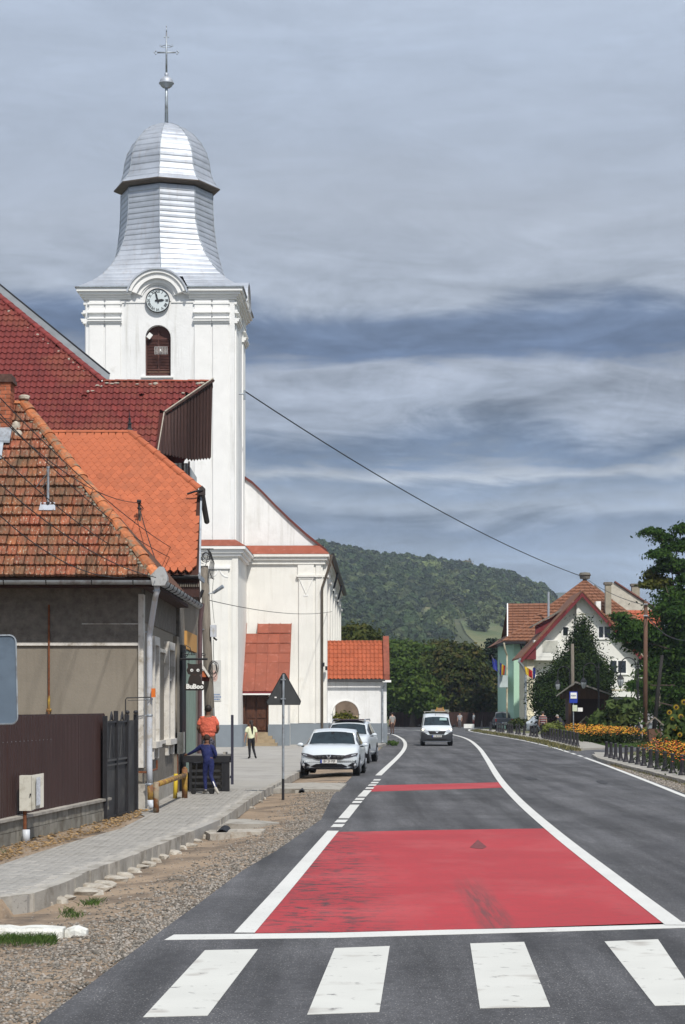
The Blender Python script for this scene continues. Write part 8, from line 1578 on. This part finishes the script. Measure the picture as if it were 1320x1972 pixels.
# broad-leaved plants behind the flower bed
sun_leaf = leafm('sunflower_leaf', (.060, .095, .030), (.10, .115, .03)); 
Yp = 129; shrub('tall broad-leaved plants behind the orange flower bed', [EE(1195, 1385, 24, 26, Yp), EE(1205, 1362, 18, 16, Yp), EE(1170, 1392, 16, 18, Yp, 1), EE(1188, 1358, 10, 10, Yp)], 2600, .30, sun_leaf, P(1195, 1425, Yp), name='broad_leaf_plants', cat='plants', clump=.5, per=14, droop=.3)
shrub('lower leafy bushes right of the bus shelter', [EE(1160, 1385, 12, 14, Yp+2), EE(1150, 1395, 10, 10, Yp+2)], 2500, .12, lf_mid, P(1160, 1418, Yp+2))
shrub('pale green shrub behind the far bollards', [EE(1066, 1403, 13, 8, 134)], 2200, .10, leafm('pale_shrub_leaf', (.15, .18, .05), (.10, .13, .04)), P(1066, 1415, 134))
shrub('dark red shrubs under the white car', [EE(1068, 1392, 16, 6, 150), EE(1050, 1394, 10, 5, 150)], 2200, .12, leafm('plum_leaf', (.035, .014, .016), (.03, .03, .02)), P(1065, 1402, 150))
shrub('brown-leaved shrub at the foot of the green building', [EE(1000, 1393, 12, 7, 186)], 1500, .14, lf_chest, P(1000, 1402, 186))
# sunflowers at the right edge
sf = thing('sunflowers', 'cluster of tall sunflowers at the right edge by the bollards', 'sunflowers', P(1315, 1470, 80)); b = MB()
heads = [(1303, 1362), (1318, 1352), (1296, 1384), (1312, 1380), (1328, 1370), (1300, 1402), (1322, 1398), (1338, 1360), (1345, 1390), (1310, 1415), (1290, 1372)]
for i, (x, y) in enumerate(heads): top_ = P(x, y, 80+random.uniform(-.6, .6)); bx_ = Vector((top_.x+random.uniform(-.3, .3), top_.y, 0)); b.tube([bx_, bx_.lerp(top_, .6)+Vector((.05, 0, .1)), top_], [.022, .018, .012], 5)
b.build('stalks', grass_m, sf, kind='stuff'); leaf_cloud('leaves', sun_leaf, [EE(1325, 1400, 34, 46, 80), EE(1305, 1420, 22, 36, 80), EE(1345, 1380, 30, 40, 80)], 3400, .16, sf, .45, per=14, droop=.3)
sfy = M('sunflower_petal', (.55, .36, .02), .7, .15, 10, trans=.2); sfd = M('sunflower_disc', (.05, .025, .012), .9)
for i, (x, y) in enumerate(heads):
    c = P(x, y, 79.2+random.uniform(-.4, .4)); n_ = 14; b = MB(); vs = []; r_ = .10*random.uniform(.8, 1.15); tl = random.uniform(-.4, .4)
    for k in range(n_): a0, a1, a2 = [2*math.pi*(k+o)/n_ for o in (-.42, .42, 0)]; p = [c+Vector((math.cos(a)*rr, -.01-.02*tl, math.sin(a)*rr)) for a, rr in ((a0, r_*.5), (a1, r_*.5), (a1-.1, r_*.85), (a2, r_*1.1), (a0+.1, r_*.85))]; b.add(p, [(0, 1, 2, 3, 4)])
    hd_ = b.build('flower_head', sfy, sf); b = MB(); b.ell((c.x, c.y-.03, c.z), (r_*.5, .02, r_*.5), 10, 4); b.build('seed_disc', sfd, hd_)
# marigold beds
org = M('marigold_orange', (.55, .20, .02), .8, .25, 6, tint=.4, hue=.02, trans=.15); yel = M('marigold_yellow', (.62, .36, .03), .8, .2, 6, tint=.4, trans=.15); bedleaf = leafm('marigold_leaf', (.030, .048, .016), (.05, .06, .02))
def bed(label, path, w, h, n, size, pal):
    path = [Vector(p) for p in path]; t = thing('flower_bed', label, 'flower bed', path[0]); pts = resample(path, 60); Vl = []
    ells = [(p.x, p.y, h*.42, w*.5, w*.5, h*.42) for p in pts[::4]]; leaf_cloud('foliage', bedleaf, ells, n, size*1.6, t, w*.35, per=16, shell=.5)
    for m_, fr, nm in pal:
        V = []; Fc = []; T = []; off = ORG[t.name]
        for i in range(int(n*fr)):
            p = pts[random.randrange(60)]; a = random.uniform(0, 6.28); rr = math.sqrt(random.random())*w*.55; zz = h*(.45+.62*math.sqrt(max(0, 1-(rr/(w*.6))**2)))*random.uniform(.72, 1.05); c = Vector((p.x+rr*math.cos(a), p.y+rr*math.sin(a), zz))-off; s = size*random.uniform(.6, 1.2); k = len(V); tn = random.random()
            for ring_ in (0, 1):
                for j in range(5): an = j*1.2566+random.uniform(-.2, .2); V.append(c+Vector((math.cos(an)*s*(.55 if ring_ else 1), math.sin(an)*s*(.55 if ring_ else 1), s*(.35 if ring_ else -.15))))
            Fc += [[k+j, k+(j+1) % 5, k+5+(j+1) % 5, k+5+j] for j in range(5)]+[[k+5, k+6, k+7, k+8], [k+5, k+8, k+9, k+9]]; T += [tn]*7
        V2 = [tuple(v) for v in V]; me = bpy.data.meshes.new(nm); F2 = [tuple(dict.fromkeys(f)) for f in Fc]; me.from_pydata(V2, [], F2); me.materials.append(m_); at = me.attributes.new('tint', 'FLOAT', 'FACE'); at.data.foreach_set('value', T); link(nm, me, t, kind='stuff')
bed('long mound of orange and yellow flowers behind the far bollards', [G(1098, 1421, .1), G(1135, 1424, .1), G(1160, 1428, .1)], 2.0, 1.0, 3600, .050, [(org, .19, 'orange_flowers'), (yel, .15, 'yellow_flowers')])
bed('darker continuing mound of orange flowers in front of the broad-leaved plants', [G(1150, 1428, .1), G(1190, 1430, .1), G(1222, 1430, .1)], 1.8, .95, 3600, .055, [(org, .16, 'orange_flowers'), (yel, .12, 'yellow_flowers')])
bed('orange flowers growing behind the near bollards at the right edge', [G(1272, 1466, .1), G(1300, 1476, .1), G(1345, 1490, .1), G(1380, 1496, .1)], 1.6, .95, 5200, .034, [(M('marigold_rust', (.50, .11, .015), .8, .3, 6, tint=.5, hue=.02, trans=.15), .12, 'rusty_flowers'), (yel, .06, 'yellow_flowers')])
def pg3():
    a = G(random.uniform(1100, 1262), random.uniform(1431, 1440), .0); return Vector((a.x, a.y, -.02))
blades(5000, pg3, 'grass', grass_m, .12, .05, 'green lawn strip in front of the orange flower beds', lean=.6)
blades(2500, lambda: G(random.uniform(1240, 1300), random.gauss(1464, 5), -.02), 'grass', grass_m, .14, .03, 'green grass behind the near bollards', lean=.6)
# ---------------------------------------------------------------- hills with forest
def hz(px): return float(np.interp(px, [-600, 250, 500, 600, 650, 720, 800, 870, 930, 1000, 1040, 1060, 1085, 1110, 1200, 1500, 2200], [1115, 1085, 1058, 1056, 1066, 1082, 1090, 1099, 1110, 1126, 1142, 1160, 1205, 1225, 1290, 1340, 1345]))
Y0h, Y1h = 560., 1500.
def hill_pt(px, t, row=0):
    Y = Y0h+(Y1h-Y0h)*t; top_ = (HZ-hz(px))*Y1h/F+H; s = t*t*(3-2*t)*.55+t*.45; z = -1+(top_+1)*s; x = (px-660)*Y/F; z += (9*mn.noise((x*.010, Y*.008, 0))+4*mn.noise((x*.03, Y*.02, 4)))*math.sin(math.pi*min(t, 1))*1.0; return Vector((x, Y, z))
hill_m = M('hill_ground', (.050, .060, .028), .95, .4, .02, dirt=(.15, .125, .065), dsc=.012, dth=(.5, .6))
cols_ = np.linspace(-600, 2200, 120); rws = np.linspace(0, 1, 40); V = [hill_pt(c, r_) for r_ in rws for c in cols_]
for c in cols_: p = hill_pt(c, 1); V.append((p.x*1.5, 2300, -5))
Fq = [(j*120+i, j*120+i+1, (j+1)*120+i+1, (j+1)*120+i) for j in range(40) for i in range(119)]; link('hill', np_mesh('hill', [tuple(v) for v in V], Fq, hill_m, smooth=True), kind='structure')
# pale meadows on the lower slope
meadow_m = M('dry_meadow', (.17, .155, .075), .95, .25, .03, dirt=(.075, .10, .04), dsc=.02, dth=(.42, .58))
def t_of(px, py):
    lo, hi = 0.0, 1.0
    for _ in range(30):
        m_ = (lo+hi)/2; p = hill_pt(px, m_); y = HZ-(p.z-H)*F/p.y
        if y > py: lo = m_
        else: hi = m_
    return lo
mead = [[(885, 1195), (905, 1186), (930, 1190), (950, 1200), (985, 1222), (985, 1262), (940, 1262), (920, 1245), (900, 1225)], [(812, 1195), (822, 1165), (834, 1166), (836, 1180), (828, 1196)], [(862, 1214), (872, 1190), (878, 1192), (868, 1216)]]
for k, pl in enumerate(mead):
    V = []; G_ = {}; Fq = []
    x0_, x1_ = min(p[0] for p in pl), max(p[0] for p in pl); y0_, y1_ = min(p[1] for p in pl), max(p[1] for p in pl); st = 2.5
    nx_ = int((x1_-x0_)/st)+2; ny_ = int((y1_-y0_)/st)+2
    for j in range(ny_):
        for i in range(nx_): px, py = x0_+i*st, y0_+j*st; p = hill_pt(px, t_of(px, py)); V.append((p.x, p.y, p.z+.6))
    for j in range(ny_-1):
        for i in range(nx_-1):
            if in_poly(x0_+(i+.5)*st, y0_+(j+.5)*st, pl): Fq.append((j*nx_+i, j*nx_+i+1, (j+1)*nx_+i+1, (j+1)*nx_+i))
    link('hill_meadow', np_mesh('hill_meadow', V, Fq, meadow_m, smooth=True), kind='structure')
# forest: instanced crowns on scattered points
def crown_mesh(k, m):
    r_ = np.random.default_rng(k); n = 420; d = r_.normal(size=(n, 3)); d /= np.linalg.norm(d, axis=1)[:, None]; d[:, 2] = np.abs(d[:, 2])*1.0-.25; lob = r_.normal(size=(7, 3)); lob /= np.linalg.norm(lob, axis=1)[:, None]
    rad = .72+.34*np.max(np.clip(d @ lob.T, 0, 1)**4, axis=1)+r_.normal(0, .05, n); C = d*rad[:, None]; C[:, 2] *= 1.1 if k % 3 else 1.7
    if k % 3 == 0: C[:, :2] *= (1-.42*np.clip(C[:, 2], 0, 1.5))[:, None]
    nrm = d+r_.normal(size=(n, 3))*.45; nrm /= np.linalg.norm(nrm, axis=1)[:, None]; u = np.cross(nrm, r_.normal(size=(n, 3))); u /= np.linalg.norm(u, axis=1)[:, None]; v = np.cross(nrm, u); s = .17*(.6+.8*r_.random(n))[:, None]
    V = np.stack([C-u*s, C+v*s, C+u*s, C-v*s], 1).reshape(-1, 3); return np_mesh('forest_crown', V, np.arange(n*4).reshape(-1, 4), m, attr=r_.random(n))
def far_leaf(name, c, rv): m = M(name, c, .9, .2, .05, tint=.30, hue=.012, rand=rv); return m
forest_mats = [far_leaf('forest_green', (.030, .052, .018), .5), far_leaf('forest_dark', (.018, .034, .014), .45), far_leaf('forest_grey_green', (.070, .092, .036), .4)]
def forest(name, pts, mats, label):
    """one object: geometry nodes place crowns (six shapes) on the points; scale per point."""
    me = bpy.data.meshes.new(name); me.from_pydata([p[0] for p in pts], [], []); a = me.attributes.new('sz', 'FLOAT', 'POINT'); a.data.foreach_set('value', [p[1] for p in pts]); o = link(name, me, kind='stuff', label=label, cat='forest')
    hid = bpy.data.collections.new(name+'_shapes'); obs = []
    for k in range(6): ob = bpy.data.objects.new('crown_shape', crown_mesh(k, mats[k % len(mats)])); hid.objects.link(ob); obs.append(ob)
    ng = bpy.data.node_groups.new(name, 'GeometryNodeTree'); ng.interface.new_socket('Geometry', in_out='INPUT', socket_type='NodeSocketGeometry'); ng.interface.new_socket('Geometry', in_out='OUTPUT', socket_type='NodeSocketGeometry'); n = ng.nodes; l = ng.links
    gi, go = n.new('NodeGroupInput'), n.new('NodeGroupOutput'); ci = n.new('GeometryNodeCollectionInfo'); ci.inputs[0].default_value = hid; ci.inputs['Separate Children'].default_value = True; ci.inputs['Reset Children'].default_value = True
    ip = n.new('GeometryNodeInstanceOnPoints'); ip.inputs['Pick Instance'].default_value = True; rv = n.new('FunctionNodeRandomValue'); rv.data_type = 'FLOAT_VECTOR'; rv.inputs[0].default_value = (-.1, -.1, 0); rv.inputs[1].default_value = (.1, .1, 6.28)
    na = n.new('GeometryNodeInputNamedAttribute'); na.data_type = 'FLOAT'; na.inputs[0].default_value = 'sz'; m2p = n.new('GeometryNodeMeshToPoints'); l.new(gi.outputs[0], m2p.inputs[0]); l.new(m2p.outputs[0], ip.inputs['Points']); l.new(ci.outputs[0], ip.inputs['Instance']); l.new(rv.outputs[0], ip.inputs['Rotation']); l.new(na.outputs[0], ip.inputs['Scale']); l.new(ip.outputs[0], go.inputs[0])
    md = o.modifiers.new('scatter', 'NODES'); md.node_group = ng; return o
pts = []
for i in range(12500):
    t = random.random()**1.0; px = random.uniform(150, 1350) if random.random() < .8 else random.uniform(-500, 2100); p = hill_pt(px, t); py = HZ-(p.z-H)*F/p.y
    sz0 = random.uniform(3.2, 6.6)*(1 if t > .3 else .75); hp = 2.1*sz0*F/p.y; wp = .8*sz0*F/p.y
    if any(in_poly(px+dx_, py-dy_, pl) for pl in mead for dx_ in (-wp, 0, wp) for dy_ in (0, hp*.33, hp*.66, hp)): continue
    if py > 1235 and px > 870 and random.random() < .8: continue
    pts.append(((p.x+random.uniform(-2, 2), p.y, p.z+.5), sz0))
forest('forest', pts, forest_mats, 'dense green forest covering the hill behind the village')
lt = MB(); cA = hill_pt(828, t_of(828, 1112)); leaf_cloud('hill_tree', M('pale_far_leaf', (.13, .17, .06), .9, .2, .1, tint=.2), [(cA.x, cA.y-6, cA.z+6.5, 6.5, 4, 3)], 1500, 1.0, None, 1.8); tag(bpy.data.objects['hill_tree'], 'single pale green tree crown standing out on the wooded hill', 'tree')
for k, (px, py, sz_) in enumerate(((857, 1160, 6.5), (945, 1150, 4.5), (935, 1168, 4.5), (955, 1178, 4), (900, 1092, 5), (880, 1180, 4), (870, 1150, 5), (925, 1215, 4), (915, 1210, 3.2), (1010, 1165, 5))):
    c = hill_pt(px, t_of(px, py)); leaf_cloud('hill_tree', forest_mats[2] if k != 4 else M('yellow_far_leaf', (.14, .12, .05), .9, .2, .1, tint=.2), [(c.x, c.y-4, c.z+sz_*.9, sz_*.8, sz_*.8, sz_*1.2)], 1400, .75, None, 1.3); o = bpy.data.objects[[o.name for o in bpy.data.objects if o.name.startswith('hill_tree')][-1]]
    tag(o, ['tall pale poplar-like tree above the small clearing on the hill', 'narrow conifer at the upper edge of the hill meadow', 'second narrow conifer beside the meadow edge', 'small conifer lowest at the meadow edge', 'yellowish tree standing on the skyline of the hill', 'grey-green tree below the tall poplar', 'grey-green tree left of the tall poplar', 'round bush in the middle of the hill meadow', 'smaller bush beside the round one in the meadow', 'round tree above the green house roof on the hill'][k], 'tree')
# second, farther hill
V = []; n1 = 60
for j in range(12):
    for i in range(n1): px = 700+i*20; Y = 2600+j*100; top_ = (HZ-float(np.interp(px, [700, 1000, 1060, 1110, 1180, 1300, 1900], [1180, 1146, 1141, 1140, 1150, 1170, 1230])))*3700/F; V.append(((px-660)*Y/F, Y, -2+top_*math.sin(math.pi/2*j/11)+(3*mn.noise((px*.03, j, 0)) if j else 0)))
link('far_hill', np_mesh('far_hill', V, [(j*n1+i, j*n1+i+1, (j+1)*n1+i+1, (j+1)*n1+i) for j in range(11) for i in range(n1-1)], M('far_hill_woods', (.035, .055, .025), .95, .3, .01), smooth=True), kind='structure')
# ---------------------------------------------------------------- haze
HAZE = .00015
hzb = MB(); hzb.box(-2600, 2600, -80, 3900, -6.5, 190); ho = hzb.build('haze', [], kind='stuff', label='thin blue-grey air between the village and the hills', cat='haze')
hm = bpy.data.materials.new('haze_air'); hm.use_nodes = True; nt = hm.node_tree; nt.nodes.clear(); o_ = nt.nodes.new('ShaderNodeOutputMaterial'); pv = nt.nodes.new('ShaderNodeVolumePrincipled'); pv.inputs['Color'].default_value = (.72, .84, 1, 1); pv.inputs['Density'].default_value = HAZE; pv.inputs['Anisotropy'].default_value = .1; nt.links.new(pv.outputs[0], o_.inputs['Volume']); ho.data.materials.append(hm)
